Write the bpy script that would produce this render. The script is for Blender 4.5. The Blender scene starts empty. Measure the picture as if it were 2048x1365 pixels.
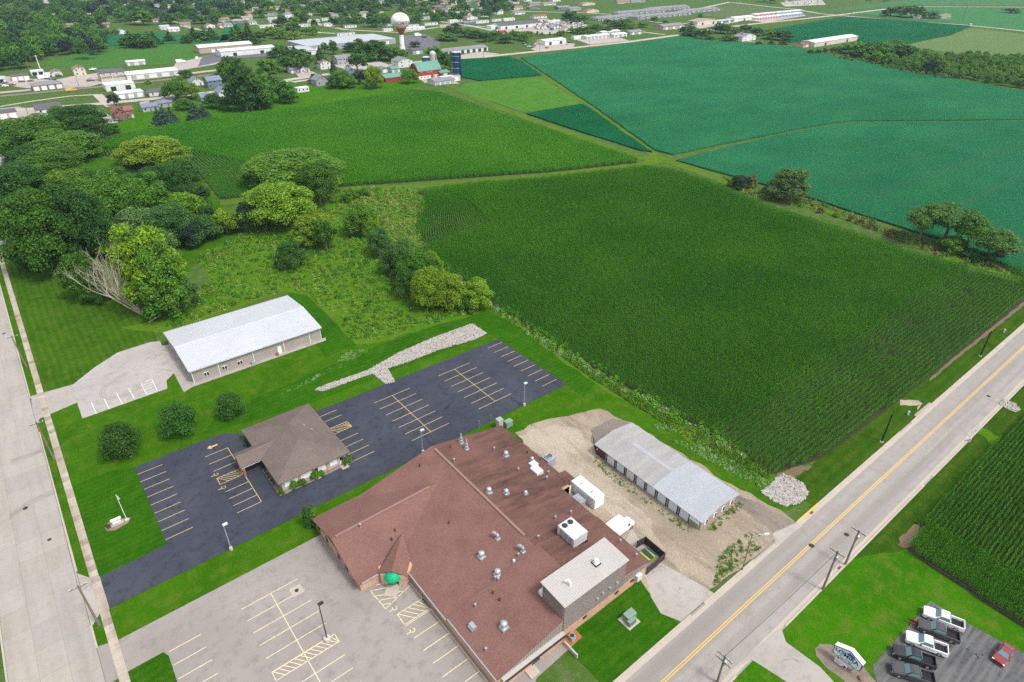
import bpy, bmesh, math, random
import numpy as np
from mathutils import Vector, Matrix, Euler
rnd = random.Random(11)
NR = np.random.RandomState(5)
sc = bpy.context.scene
C = sc.collection
# ---------------------------------------------------------------- camera
# world: x runs along the right-hand road, y along the left-hand street, z up, metres
FPX, PT, RO, YA, H = 1283.75, math.radians(31.878), math.radians(.2436), math.radians(128.739), 95.0
def _to(v):
    return Vector((v[0]*math.sin(YA)-v[1]*math.cos(YA), v[0]*math.cos(YA)+v[1]*math.sin(YA), v[2]))
_cp, _sp = math.cos(PT), math.sin(PT)
_r, _f, _u = (1, 0, 0), (0, _cp, -_sp), (0, _sp, _cp)
CF = _to(_f)
CR = _to([math.cos(RO)*a+math.sin(RO)*b for a, b in zip(_r, _u)])
CU = _to([-math.sin(RO)*a+math.cos(RO)*b for a, b in zip(_r, _u)])
cam = bpy.data.cameras.new('camera')
cam.sensor_width = 36; cam.lens = FPX/2048*36; cam.clip_start = 1; cam.clip_end = 9000
co = bpy.data.objects.new('camera', cam); C.objects.link(co)
m = Matrix((CR, CU, -CF)).transposed().to_4x4(); m.translation = (0, 0, H)
co.matrix_world = m
sc.camera = co
# ---------------------------------------------------------------- light: overcast day
SUN_EL, SUN_AZ = math.radians(58), math.radians(-75)     # azimuth measured from +x towards +y
w = bpy.data.worlds.new('World'); sc.world = w; w.use_nodes = True
nt = w.node_tree; bg = nt.nodes['Background']
sky = nt.nodes.new('ShaderNodeTexSky'); sky.sky_type = 'NISHITA'; sky.sun_disc = False
sky.sun_elevation = SUN_EL; sky.sun_rotation = math.pi/2-SUN_AZ
sky.air_density = 1.0; sky.dust_density = 3.0
hs = nt.nodes.new('ShaderNodeHueSaturation'); hs.inputs['Saturation'].default_value = .3
nt.links.new(sky.outputs[0], hs.inputs['Color']); nt.links.new(hs.outputs[0], bg.inputs[0])
bg.inputs[1].default_value = .145
sl = bpy.data.lights.new('sun', 'SUN'); sl.energy = 1.3; sl.angle = math.radians(10); sl.color = (1, .97, .92)
so = bpy.data.objects.new('sun', sl); C.objects.link(so)
sd = Vector((math.cos(SUN_EL)*math.cos(SUN_AZ), math.cos(SUN_EL)*math.sin(SUN_AZ), math.sin(SUN_EL)))
so.rotation_euler = sd.to_track_quat('Z', 'Y').to_euler(); so.location = (0, 0, 300)
sc.view_settings.view_transform = 'Standard'; sc.view_settings.look = 'None'
sc.view_settings.exposure = 0.92; sc.view_settings.gamma = 1
sc.view_settings.use_curve_mapping = False
try:
    sc.cycles.use_denoising = False
    sc.cycles.max_bounces = 6; sc.cycles.diffuse_bounces = 3; sc.cycles.transparent_max_bounces = 4
    sc.cycles.volume_bounces = 0
    sc.cycles.sample_clamp_indirect = 6
except Exception:
    pass
# ---------------------------------------------------------------- geometry helpers
def G(px, py, z=0.0):
    "point at height z seen at pixel (px,py) of the 2048x1365 photograph"
    d = CF*FPX+CR*(px-1024)-CU*(py-682.5)
    t = (z-H)/d.z
    return Vector((d.x*t, d.y*t, z))
def GG(pts, z=0.0): return [G(p[0], p[1], z) for p in pts]
def P(v):
    q = Vector(v)-Vector((0, 0, H)); d = q.dot(CF)
    return 1024+FPX*q.dot(CR)/d, 682.5-FPX*q.dot(CU)/d
def MPP(g):
    "metres per photo pixel at ground point g"
    return math.sqrt(g.x**2+g.y**2+H*H)/FPX
def HGT(g, py):
    lo, hi = 0, 80
    for _ in range(40):
        mid = (lo+hi)/2
        if P((g.x, g.y, mid))[1] > py: lo = mid
        else: hi = mid
    return lo
def R2(x, y, a):
    c, s = math.cos(a), math.sin(a)
    return x*c-y*s, x*s+y*c

class MB:
    def __init__(s): s.v = []; s.f = []; s.m = []
    def add(s, vs, fs, mi=0):
        o = len(s.v); s.v += [tuple(v) for v in vs]; s.f += [tuple(i+o for i in f) for f in fs]; s.m += [mi]*len(fs); return s
    def poly(s, vs, mi=0): return s.add(vs, [tuple(range(len(vs)))], mi)
    def prism(s, pts, z0, z1, mi=0, top=None):
        n = len(pts); top = top or pts
        a = sum(pts[i][0]*pts[(i+1) % n][1]-pts[(i+1) % n][0]*pts[i][1] for i in range(n))
        if a < 0: pts = pts[::-1]; top = top[::-1]
        vs = [(p[0], p[1], z0) for p in pts]+[(p[0], p[1], z1) for p in top]
        fs = [tuple(range(n-1, -1, -1)), tuple(range(n, 2*n))]+[(i, (i+1) % n, n+(i+1) % n, n+i) for i in range(n)]
        return s.add(vs, fs, mi)
    def box(s, x0, x1, y0, y1, z0, z1, mi=0):
        return s.prism([(x0, y0), (x1, y0), (x1, y1), (x0, y1)], z0, z1, mi)
    def rbox(s, c, sx, sy, z0, z1, a=0, mi=0):
        q = [R2(dx*sx/2, dy*sy/2, a) for dx, dy in ((-1, -1), (1, -1), (1, 1), (-1, 1))]
        return s.prism([(c[0]+x, c[1]+y) for x, y in q], z0, z1, mi)
    def slab(s, q, th, mi=0):
        "quad or polygon q (3-D, counter-clockwise from above) with thickness th downwards"
        n = len(q); vs = [tuple(p) for p in q]+[(p[0], p[1], p[2]-th) for p in q]
        return s.add(vs, [tuple(range(n)), tuple(range(2*n-1, n-1, -1))]+[(i, n+i, n+(i+1) % n, (i+1) % n) for i in range(n)], mi)
    def tube(s, p, q, r0, r1=None, n=8, mi=0, cap=True):
        r1 = r0 if r1 is None else r1
        p, q = Vector(p), Vector(q); d = (q-p).normalized()
        u = d.orthogonal().normalized(); v = d.cross(u)
        ring = lambda c, r: [c+(u*math.cos(2*math.pi*i/n)+v*math.sin(2*math.pi*i/n))*r for i in range(n)]
        vs = ring(p, r0)+ring(q, r1)
        fs = [(i, (i+1) % n, n+(i+1) % n, n+i) for i in range(n)]
        if cap: fs += [tuple(range(n-1, -1, -1)), tuple(range(n, 2*n))]
        return s.add(vs, fs, mi)
    def path(s, pts, rs, n=6, mi=0):
        for i in range(len(pts)-1): s.tube(pts[i], pts[i+1], rs[i], rs[i+1], n, mi, True)
        return s
    def lathe(s, c, prof, n=12, mi=0):
        "prof: list of (radius, z) upwards"
        k = len(prof); vs = []
        for r, z in prof: vs += [(c[0]+r*math.cos(2*math.pi*i/n), c[1]+r*math.sin(2*math.pi*i/n), c[2]+z) for i in range(n)]
        fs = [(j*n+i, j*n+(i+1) % n, (j+1)*n+(i+1) % n, (j+1)*n+i) for j in range(k-1) for i in range(n)]
        fs += [tuple(range(n-1, -1, -1)), tuple((k-1)*n+i for i in range(n))]
        return s.add(vs, fs, mi)
    def mesh(s, name, mats, inv=None, smooth=False):
        me = bpy.data.meshes.new(name)
        vs = s.v if inv is None else [tuple(inv @ Vector(v)) for v in s.v]
        me.from_pydata(vs, [], s.f)
        for mt in (mats if isinstance(mats, (list, tuple)) else [mats]): me.materials.append(mt)
        me.polygons.foreach_set('material_index', s.m)
        if smooth: me.polygons.foreach_set('use_smooth', [True]*len(s.f))
        me.update(); return me
    def build(s, name, mats, parent=None, smooth=False, label=None, cat=None, group=None, kind=None):
        inv = None
        if parent is not None:
            M = Matrix.Identity(4); q = parent
            while q is not None: M = q.matrix_basis @ M; q = q.parent
            inv = M.inverted()
        o = bpy.data.objects.new(name, s.mesh(name, mats, inv, smooth)); C.objects.link(o)
        if parent is not None: o.parent = parent
        return tag(o, label, cat, group, kind)
def tag(o, label=None, cat=None, group=None, kind=None):
    for k, v in (('label', label), ('category', cat), ('group', group), ('kind', kind)):
        if v: o[k] = v
    return o
def thing(name, label, cat, loc=(0, 0, 0), rot=0, group=None):
    o = bpy.data.objects.new(name, None); C.objects.link(o); o.empty_display_size = .5
    o.location = loc; o.rotation_euler = (0, 0, rot)
    o.matrix_basis = Matrix.Translation(loc) @ Matrix.Rotation(rot, 4, 'Z')
    return tag(o, label, cat, group)
KIDS = {}
def kids(o):
    return list(o.children)
def dup(root, loc, rot=0, label=None, cat=None, group=None, scale=None, color=None):
    r = root.copy(); C.objects.link(r)
    for k in ('label', 'group'):
        if k in r: del r[k]
    tag(r, label, cat, group)
    r.location = loc; r.rotation_euler = (0, 0, rot)
    if scale: r.scale = scale
    for ch in kids(root):
        c = ch.copy(); C.objects.link(c); c.parent = r
        if color: c.color = (*color, 1)
        for g in kids(ch):
            d = g.copy(); C.objects.link(d); d.parent = c
            if color: d.color = (*color, 1)
    return r
def jag(pts, amp, step=3.0, seed=1):
    "subdivide a closed outline and roughen it"
    r = random.Random(seed); out = []
    n = len(pts)
    for i in range(n):
        a, b = Vector(pts[i][:2]), Vector(pts[(i+1) % n][:2]); L = (b-a).length
        k = max(1, int(L/step)); nrm = Vector((-(b-a).y, (b-a).x)).normalized() if L > 0 else Vector((0, 0))
        for j in range(k):
            p = a.lerp(b, j/k)
            if j: p += nrm*r.uniform(-amp, amp)
            out.append((p.x, p.y))
    return out
def flat_poly(name, pts, z, mat, kind='structure', amp=0, step=3, parent=None, **k):
    if amp: pts = jag(pts, amp, step)
    a = sum(pts[i][0]*pts[(i+1) % len(pts)][1]-pts[(i+1) % len(pts)][0]*pts[i][1] for i in range(len(pts)))
    if a < 0: pts = pts[::-1]
    return MB().poly([(p[0], p[1], z) for p in pts]).build(name, mat, parent, kind=kind, **k)
def strip_pts(pts, w0, w1=None):
    "outline of a ribbon along ground points with half-widths w0 (left) and w1 (right)"
    w1 = w0 if w1 is None else w1
    L, Rr = [], []
    for i, p in enumerate(pts):
        p = Vector(p[:2]); a = Vector(pts[max(0, i-1)][:2]); b = Vector(pts[min(len(pts)-1, i+1)][:2])
        d = (b-a).normalized(); n = Vector((-d.y, d.x))
        L.append(tuple(p+n*w0)); Rr.append(tuple(p-n*w1))
    return L+Rr[::-1]
def inside(px, py, poly):
    "vectorised point in polygon"
    c = np.zeros(px.shape, bool); n = len(poly)
    for i in range(n):
        x0, y0 = poly[i][0], poly[i][1]; x1, y1 = poly[i-1][0], poly[i-1][1]
        if y0 == y1: continue
        t = ((y0 > py) != (y1 > py)) & (px < (x1-x0)*(py-y0)/(y1-y0)+x0)
        c ^= t
    return c
# ---------------------------------------------------------------- materials
def _n(nt, t, **k):
    n = nt.nodes.new(t)
    for a, b in k.items(): setattr(n, a, b)
    return n
def mix(nt, fac, a, b, mode='MIX'):
    n = _n(nt, 'ShaderNodeMix', data_type='RGBA', blend_type=mode)
    for s, v in ((n.inputs['Factor'], fac), (n.inputs['A'], a), (n.inputs['B'], b)):
        if hasattr(v, 'is_output'): nt.links.new(v, s)
        else: s.default_value = v if s.type == 'VALUE' else (*v[:3], 1)
    return n.outputs['Result']
def ramp(nt, src, lo, hi):
    n = _n(nt, 'ShaderNodeMapRange'); n.inputs[1].default_value = lo; n.inputs[2].default_value = hi
    nt.links.new(src, n.inputs[0]); return n.outputs[0]
def noise(nt, vec, scale, detail=3, rough=.55, dist=0):
    n = _n(nt, 'ShaderNodeTexNoise'); n.inputs['Scale'].default_value = scale; n.inputs['Detail'].default_value = detail
    n.inputs['Roughness'].default_value = rough; n.inputs['Distortion'].default_value = dist
    if vec is not None: nt.links.new(vec, n.inputs['Vector'])
    return n.outputs[0]
def pos(nt, scale=(1, 1, 1), rot=0, obj=False):
    if obj: src = _n(nt, 'ShaderNodeTexCoord').outputs['Object']
    else: src = _n(nt, 'ShaderNodeNewGeometry').outputs['Position']
    mp = _n(nt, 'ShaderNodeMapping'); mp.inputs['Scale'].default_value = scale; mp.inputs['Rotation'].default_value = (0, 0, rot)
    nt.links.new(src, mp.inputs['Vector']); return mp.outputs[0]
MATS = {}
def base(name, rough=.85, spec=.25, metal=0):
    mt = bpy.data.materials.new(name); mt.use_nodes = True
    b = mt.node_tree.nodes['Principled BSDF']
    b.inputs['Roughness'].default_value = rough; b.inputs['Metallic'].default_value = metal
    b.inputs['Specular IOR Level'].default_value = spec
    MATS[name] = mt
    return mt, mt.node_tree, b
def bump(nt, b, h, strength=.3, dist=.05):
    n = _n(nt, 'ShaderNodeBump'); n.inputs['Strength'].default_value = strength; n.inputs['Distance'].default_value = dist
    nt.links.new(h, n.inputs['Height']); nt.links.new(n.outputs[0], b.inputs['Normal'])
def MT(name, col, rough=.8, col2=None, layers=((.25, .25), (4, .25)), spec=.25, metal=0, stretch=(1, 1, 1), bmp=0, objcol=False, obj=False):
    """plain material: colour varied by several layers of noise; layers = (scale, amount)"""
    mt, nt, b = base(name, rough, spec, metal)
    v = pos(nt, stretch, obj=obj)
    c = col
    if objcol:
        oi = _n(nt, 'ShaderNodeObjectInfo'); c = mix(nt, 1, oi.outputs['Color'], (*col, 1), 'MULTIPLY')
    col2 = col2 or tuple(x*.62 for x in col)
    for i, (s, a) in enumerate(layers):
        f = ramp(nt, noise(nt, v, s, 4, .6), .35, .68)
        mm = _n(nt, 'ShaderNodeMath', operation='MULTIPLY'); nt.links.new(f, mm.inputs[0]); mm.inputs[1].default_value = a
        c = mix(nt, mm.outputs[0], c, col2)
        if i == len(layers)-1 and bmp: bump(nt, b, f, bmp)
    if hasattr(c, 'is_output'): nt.links.new(c, b.inputs['Base Color'])
    else: b.inputs['Base Color'].default_value = (*c, 1)
    return mt
def srgb(r, g, b):
    return tuple((x/255/12.92 if x/255 <= .04045 else ((x/255+.055)/1.055)**2.4) for x in (r, g, b))

def lawn_mat(name, a, b_, c_, rot=0, stripe=0, period=1.6):
    "mown grass: patches, fine grain and faint mowing passes"
    mt, nt, bs = base(name, 1, 0)
    v = pos(nt)
    c = mix(nt, ramp(nt, noise(nt, v, .09, 4, .6), .38, .64), a, b_)
    c = mix(nt, ramp(nt, noise(nt, v, .35, 6, .75), .47, .70), c, c_)
    g = ramp(nt, noise(nt, v, 7, 3, .7), .3, .7)
    c = mix(nt, g, c, mix(nt, 1, c, (.45, .5, .4), 'MULTIPLY'))
    if stripe:
        vs = pos(nt, rot=rot)
        wv = _n(nt, 'ShaderNodeTexWave'); wv.inputs['Scale'].default_value = .314/period; wv.inputs['Distortion'].default_value = 1.5
        wv.inputs['Detail'].default_value = 2; wv.inputs['Detail Scale'].default_value = .6
        nt.links.new(vs, wv.inputs['Vector'])
        mm = _n(nt, 'ShaderNodeMath', operation='MULTIPLY'); nt.links.new(wv.outputs['Fac'], mm.inputs[0]); mm.inputs[1].default_value = stripe
        c = mix(nt, mm.outputs[0], c, mix(nt, 1, c, (1.6, 1.35, 1.2), 'MULTIPLY'))
    nt.links.new(c, bs.inputs['Base Color']); bump(nt, bs, g, .5, .08)
    return mt

M_lawn = lawn_mat('lawn_grass', (.050, .155, .004), (.037, .126, .0035), (.105, .165, .018))
M_lawn_dark = lawn_mat('dark_lawn_grass', (.030, .120, .004), (.023, .098, .0035), (.055, .135, .009), stripe=.35, rot=math.pi/2, period=1.4)
M_verge = lawn_mat('verge_grass', (.040, .105, .007), (.027, .080, .005), (.075, .105, .016), rot=math.pi/2, stripe=.45, period=2.2)
M_lawn_n = lawn_mat('striped_lawn_grass', (.046, .125, .007), (.034, .10, .006), (.085, .135, .018), stripe=.5, rot=0, period=1.8)
M_bright = lawn_mat('bright_lawn_grass', (.050, .185, .003), (.036, .150, .003), (.125, .175, .022))
M_weed = lawn_mat('weedy_grass', (.095, .20, .010), (.068, .18, .007), (.145, .185, .030))
M_track = lawn_mat('grass_track', (.105, .19, .018), (.075, .16, .013), (.15, .17, .045))
M_town = lawn_mat('town_grass', (.058, .145, .018), (.085, .15, .03), (.17, .17, .10))
M_far = lawn_mat('far_grass', (.075, .16, .035), (.10, .17, .045), (.05, .12, .025))
M_hay = lawn_mat('hay_field_grass', (.070, .20, .028), (.05, .165, .02), (.10, .21, .04), rot=.25, stripe=.5, period=4)

def soy_mat(name, a, b_):
    mt, nt, bs = base(name, 1, 0)
    v = pos(nt)
    c = mix(nt, ramp(nt, noise(nt, v, .018, 4, .6), .35, .66), a, b_)
    c = mix(nt, ramp(nt, noise(nt, pos(nt, (.12, .5, 1), .6), .12, 3), .42, .68), c, mix(nt, 1, c, (1.25, 1.12, .95), 'MULTIPLY'))
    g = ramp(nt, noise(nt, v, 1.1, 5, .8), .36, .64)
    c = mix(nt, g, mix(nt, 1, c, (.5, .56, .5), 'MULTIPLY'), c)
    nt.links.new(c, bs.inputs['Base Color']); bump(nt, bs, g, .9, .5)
    return mt
M_soy = soy_mat('soybean_leaves', (.032, .205, .095), (.023, .165, .072))
M_soy2 = soy_mat('dark_soybean_leaves', (.011, .138, .057), (.009, .112, .044))
M_dirt = MT('bare_soil', (.17, .12, .075), .95, (.10, .075, .045), ((.3, .5), (3, .5)))

def asphalt(name, col, dark, light, sc_=1.0, cracks=.0, streak=None, streak_col=None):
    mt, nt, b = base(name, .85, .25)
    v = pos(nt)
    c = mix(nt, ramp(nt, noise(nt, v, .07*sc_, 4, .6), .38, .66), col, light)
    c = mix(nt, ramp(nt, noise(nt, v, .45*sc_, 5, .7), .5, .75), c, dark)
    if streak:
        s = pos(nt, streak)
        c = mix(nt, ramp(nt, noise(nt, s, 1, 3, .5), .42, .7), c, streak_col or dark)
    g = ramp(nt, noise(nt, v, 9, 4, .8), .3, .7)
    mm = _n(nt, 'ShaderNodeMath', operation='MULTIPLY'); nt.links.new(g, mm.inputs[0]); mm.inputs[1].default_value = .2
    c = mix(nt, mm.outputs[0], c, dark)
    if cracks:
        vo = _n(nt, 'ShaderNodeTexVoronoi', feature='DISTANCE_TO_EDGE'); vo.inputs['Scale'].default_value = cracks
        wp = _n(nt, 'ShaderNodeVectorMath', operation='ADD'); nz = _n(nt, 'ShaderNodeTexNoise'); nz.inputs['Scale'].default_value = .8
        nt.links.new(v, nz.inputs['Vector']); nt.links.new(v, wp.inputs[0]); nt.links.new(nz.outputs['Color'], wp.inputs[1])
        nt.links.new(wp.outputs[0], vo.inputs['Vector'])
        k = ramp(nt, vo.outputs['Distance'], .006, .001)
        mk = _n(nt, 'ShaderNodeMath', operation='MULTIPLY'); nt.links.new(k, mk.inputs[0]); nt.links.new(ramp(nt, noise(nt, v, .12), .5, .6), mk.inputs[1])
        c = mix(nt, mk.outputs[0], c, tuple(x*.5 for x in dark))
    nt.links.new(c, b.inputs['Base Color']); bump(nt, b, g, .25, .02)
    return mt
M_dark_asph = asphalt('sealed_asphalt', (.035, .039, .056), (.020, .023, .034), (.052, .057, .075), cracks=.07)
M_lot = asphalt('worn_asphalt', (.245, .218, .200), (.180, .160, .147), (.292, .263, .242))
M_old_asph = asphalt('cracked_asphalt', (.058, .061, .067), (.03, .032, .036), (.13, .13, .125), 2, cracks=.25, streak=(.10, 1.6, 1), streak_col=(.15, .145, .135))
M_road = asphalt('road_surface', (.272, .248, .227), (.208, .19, .174), (.312, .286, .264), streak=(.01, .45, 1))
M_drive = asphalt('driveway_concrete', (.32, .29, .262), (.23, .208, .188), (.37, .337, .305), cracks=.09)
M_townroad = asphalt('town_road_surface', (.37, .325, .285), (.29, .253, .222), (.42, .375, .33))
M_townlot = asphalt('town_yard_surface', (.34, .295, .257), (.24, .205, .178), (.40, .355, .31), .6)
M_lotgrey = asphalt('grey_yard_asphalt', (.10, .104, .116), (.07, .073, .08), (.13, .13, .138))

def slab_mat(name, col, dark):
    mt, nt, b = base(name, .9, .2)
    oi = _n(nt, 'ShaderNodeObjectInfo'); v = pos(nt)
    c = mix(nt, 1, oi.outputs['Color'], col, 'MULTIPLY')
    c = mix(nt, ramp(nt, noise(nt, pos(nt, (1, .12, 1)), .55, 4, .6), .42, .74), c, mix(nt, 1, c, dark, 'MULTIPLY'))
    c = mix(nt, ramp(nt, noise(nt, v, .8, 5, .7), .48, .78), c, mix(nt, 1, c, dark, 'MULTIPLY'))
    g = noise(nt, v, 12, 3, .7)
    c = mix(nt, ramp(nt, g, .5, .9), c, mix(nt, 1, c, (.6, .58, .55), 'MULTIPLY'))
    nt.links.new(c, b.inputs['Base Color']); return mt
M_conc = slab_mat('street_concrete', (.335, .315, .290), (.87, .85, .82))
M_walk = slab_mat('walk_concrete', (.39, .352, .308), (.74, .70, .64))
M_kerb = MT('kerb_concrete', (.42, .368, .31), .9, (.33, .285, .235), ((.3, .5), (5, .4)))
M_joint = MT('joint_filler', (.20, .175, .145), .95)

def gravel_mat(name, a, b_, c_, s=1):
    mt, nt, bs = base(name, .95, .1)
    v = pos(nt)
    c = mix(nt, ramp(nt, noise(nt, v, .06*s, 5, .65), .38, .62), a, b_)
    c = mix(nt, ramp(nt, noise(nt, pos(nt, (.5, .13, 1)), .5*s, 5, .7), .5, .68), c, c_)
    g = ramp(nt, noise(nt, v, 2.6*s, 5, .85), .3, .7)
    c = mix(nt, g, mix(nt, 1, c, (.62, .6, .56), 'MULTIPLY'), c)
    nt.links.new(c, bs.inputs['Base Color']); bump(nt, bs, g, .6, .06)
    return mt
M_gravel = gravel_mat('yard_gravel', (.40, .335, .26), (.30, .247, .19), (.22, .178, .14))
M_gravel_l = gravel_mat('pale_yard_gravel', (.46, .40, .322), (.38, .322, .252), (.29, .24, .183))
M_gravel_d = gravel_mat('grey_yard_gravel', (.20, .172, .152), (.26, .222, .186), (.155, .132, .117))
M_stone = MT('riprap_stone', (.42, .39, .36), .95, (.20, .18, .165), ((1.3, .7), (5, .5)))
M_bed = gravel_mat('bed_pebbles', (.30, .25, .21), (.25, .205, .17), (.19, .155, .13), 2)
def paint_mat(name, col, worn):
    mt, nt, b = base(name, .7, .3)
    c = mix(nt, ramp(nt, noise(nt, pos(nt), 2.2, 4, .7), .45, .75), col, worn)
    nt.links.new(c, b.inputs['Base Color']); return mt
M_yellow = paint_mat('yellow_line_paint', (.55, .40, .12), (.42, .32, .15))
M_pale = paint_mat('pale_line_paint', (.68, .57, .32), (.46, .40, .28))
M_white = paint_mat('white_line_paint', (.75, .73, .70), (.5, .47, .44))
M_road_yel = paint_mat('road_yellow_paint', (.62, .38, .07), (.50, .35, .14))

def shingle_mat(name, a, b_, streak=None, sdir=(1, .06, 1)):
    mt, nt, bs = base(name, .95, .1)
    v = pos(nt)
    c = mix(nt, ramp(nt, noise(nt, v, 4.5, 3, .8), .35, .65), a, b_)
    c = mix(nt, ramp(nt, noise(nt, v, .22, 4, .6), .4, .7), c, mix(nt, 1, c, (.84, .82, .82), 'MULTIPLY'))
    if streak:
        f = ramp(nt, noise(nt, pos(nt, sdir), .55, 5, .65), .42, .66)
        mm = _n(nt, 'ShaderNodeMath', operation='MULTIPLY'); nt.links.new(f, mm.inputs[0]); nt.links.new(ramp(nt, noise(nt, v, .06, 3), .36, .58), mm.inputs[1])
        c = mix(nt, mm.outputs[0], c, streak)
    nt.links.new(c, bs.inputs['Base Color'])
    vo = _n(nt, 'ShaderNodeTexNoise'); vo.inputs['Scale'].default_value = 9; nt.links.new(v, vo.inputs['Vector'])
    bump(nt, bs, vo.outputs[0], .35, .04)
    return mt
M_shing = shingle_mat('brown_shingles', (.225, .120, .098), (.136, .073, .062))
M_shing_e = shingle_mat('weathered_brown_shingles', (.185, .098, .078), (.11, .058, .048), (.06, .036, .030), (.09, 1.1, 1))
M_shing_o = shingle_mat('taupe_shingles', (.185, .147, .130), (.105, .083, .074), (.12, .097, .088), (1, .2, 1))

def brick_mat(name, a, b_, mortar, sc_=3.2):
    mt, nt, bs = base(name, .9, .15)
    tc = _n(nt, 'ShaderNodeNewGeometry')
    sp = _n(nt, 'ShaderNodeSeparateXYZ'); nt.links.new(tc.outputs['Position'], sp.inputs[0])
    ad = _n(nt, 'ShaderNodeMath', operation='ADD'); nt.links.new(sp.outputs[0], ad.inputs[0]); nt.links.new(sp.outputs[1], ad.inputs[1])
    cb = _n(nt, 'ShaderNodeCombineXYZ'); nt.links.new(ad.outputs[0], cb.inputs[0]); nt.links.new(sp.outputs[2], cb.inputs[1])
    br = _n(nt, 'ShaderNodeTexBrick'); br.inputs['Scale'].default_value = sc_
    br.inputs['Color1'].default_value = (*a, 1); br.inputs['Color2'].default_value = (*b_, 1); br.inputs['Mortar'].default_value = (*mortar, 1)
    br.inputs['Mortar Size'].default_value = .03; nt.links.new(cb.outputs[0], br.inputs['Vector'])
    c = mix(nt, ramp(nt, noise(nt, pos(nt), .6, 4), .45, .75), br.outputs[0], mix(nt, 1, br.outputs[0], (.78, .75, .72), 'MULTIPLY'))
    nt.links.new(c, bs.inputs['Base Color']); return mt
M_brick = brick_mat('orange_brick', (.52, .29, .175), (.44, .24, .14), (.48, .37, .28))
M_redbrick = brick_mat('red_brick', (.24, .085, .055), (.19, .07, .05), (.3, .2, .16))
M_metal_w = MT('white_roof_metal', (.50, .515, .535), .5, (.42, .435, .455), ((.12, .6), (.9, .3)), .4, .1)
M_metal_g = MT('galvanised_roof_metal', (.40, .42, .445), .5, (.32, .335, .355), ((.15, .6), (1.5, .5)), .4, .25, stretch=(.5, 2, 1))
M_metal_o = MT('old_galvanised_metal', (.37, .365, .36), .6, (.27, .262, .252), ((.25, .9), (1.2, .6)), .3, .15, stretch=(.4, 2, 1))
M_metal_p = MT('pale_seamed_metal', (.43, .41, .385), .6, (.38, .358, .335), ((.2, .6), (2, .4)), .35, .1)
M_steel = MT('vent_steel', (.50, .53, .56), .35, (.34, .36, .39), ((2, .5), (8, .3)), .5, .55)
M_whitep = MT('white_painted_metal', (.76, .76, .75), .45, (.62, .61, .59), ((.5, .3), (4, .3)), .4)
M_beige = MT('beige_steel_siding', (.36, .318, .288), .6, (.30, .262, .236), ((.3, .4), (3, .2)))
M_tan = MT('tan_siding', (.33, .27, .215), .7, (.26, .21, .165), ((.4, .5), (4, .3)))
M_taupe = MT('taupe_ribbed_siding', (.30, .255, .235), .6, (.23, .19, .175), ((.5, .5), (4, .3)))
M_fascia = MT('dark_brown_fascia', (.055, .035, .032), .6)
M_maroon = MT('maroon_siding', (.10, .035, .030), .6)
M_dark = MT('dark_window_glass', (.025, .03, .035), .12, (.05, .055, .06), ((.8, .6),), .6)
M_black = MT('black_rubber', (.018, .018, .02), .75)
M_chrome = MT('bright_trim', (.6, .6, .62), .2, None, (), .5, .8)
M_grey = MT('grey_equipment_paint', (.30, .33, .36), .55, (.22, .24, .27), ((1.5, .5), (6, .3)))
M_ltgrey = MT('pale_equipment_paint', (.55, .57, .57), .5, (.45, .46, .46), ((1, .4), (5, .3)))
M_green_eq = MT('green_equipment_paint', (.19, .27, .22), .55, (.13, .19, .155), ((1.5, .5),))
M_dome = MT('green_awning_fabric', (.0, .34, .15), .5, (.0, .26, .11), ((1, .5),))
M_wood = MT('weathered_pole_wood', (.20, .16, .125), .9, (.12, .095, .075), ((3, .6),), stretch=(4, 4, .4))
M_bronze = MT('dark_bronze_metal', (.04, .03, .027), .5)
M_blackpole = MT('black_painted_steel', (.012, .016, .018), .4)
M_galv = MT('galvanised_pole_steel', (.42, .44, .45), .45, (.33, .34, .35), ((2, .4),), .4, .4)
M_basec = MT('pole_base_concrete', (.48, .44, .38), .9)
M_lime = MT('lime_plastic', (.34, .50, .02), .45, (.28, .42, .02), ((2, .4),))
M_lid = MT('navy_plastic_lid', (.03, .04, .075), .4)
M_fence = MT('dark_stained_boards', (.045, .032, .03), .8, (.08, .06, .055), ((3, .6),))
M_ply = MT('translucent_door_panel', (.60, .66, .69), .4, (.52, .58, .61), ((.7, .5),), .4)
M_orange = MT('rust_stained_clay', (.34, .13, .05), .9)
# ================================================================ SETTING: ground, roads, lots, fields
flat_poly('ground', [(-1450, -280), (2550, -280), (2550, 2950), (-1450, 2950)], -.02, M_town)
def air(density):
    o = MB().box(-1500, 2600, -300, 3000, -1.0, 100.0).build('haze', [], kind='stuff'); mt = bpy.data.materials.new('haze_air'); mt.use_nodes = True; nt = mt.node_tree
    nt.nodes.remove(nt.nodes['Principled BSDF']); v = nt.nodes.new('ShaderNodeVolumePrincipled'); v.inputs['Density'].default_value = density; v.inputs['Color'].default_value = (.62, .80, 1, 1); v.inputs['Anisotropy'].default_value = .2
    nt.links.new(v.outputs[0], nt.nodes['Material Output'].inputs['Volume']); o.data.materials.append(mt)
air(.00007)
LAY = [0.0]
def lay(name, pts, mat, amp=0, step=3, px=True, z=None, **k):
    if px: pts = [tuple(G(*p)[:2]) for p in pts]
    LAY[0] += .002
    return flat_poly(name, pts, LAY[0] if z is None else z, mat, amp=amp, step=step, **k)
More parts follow.
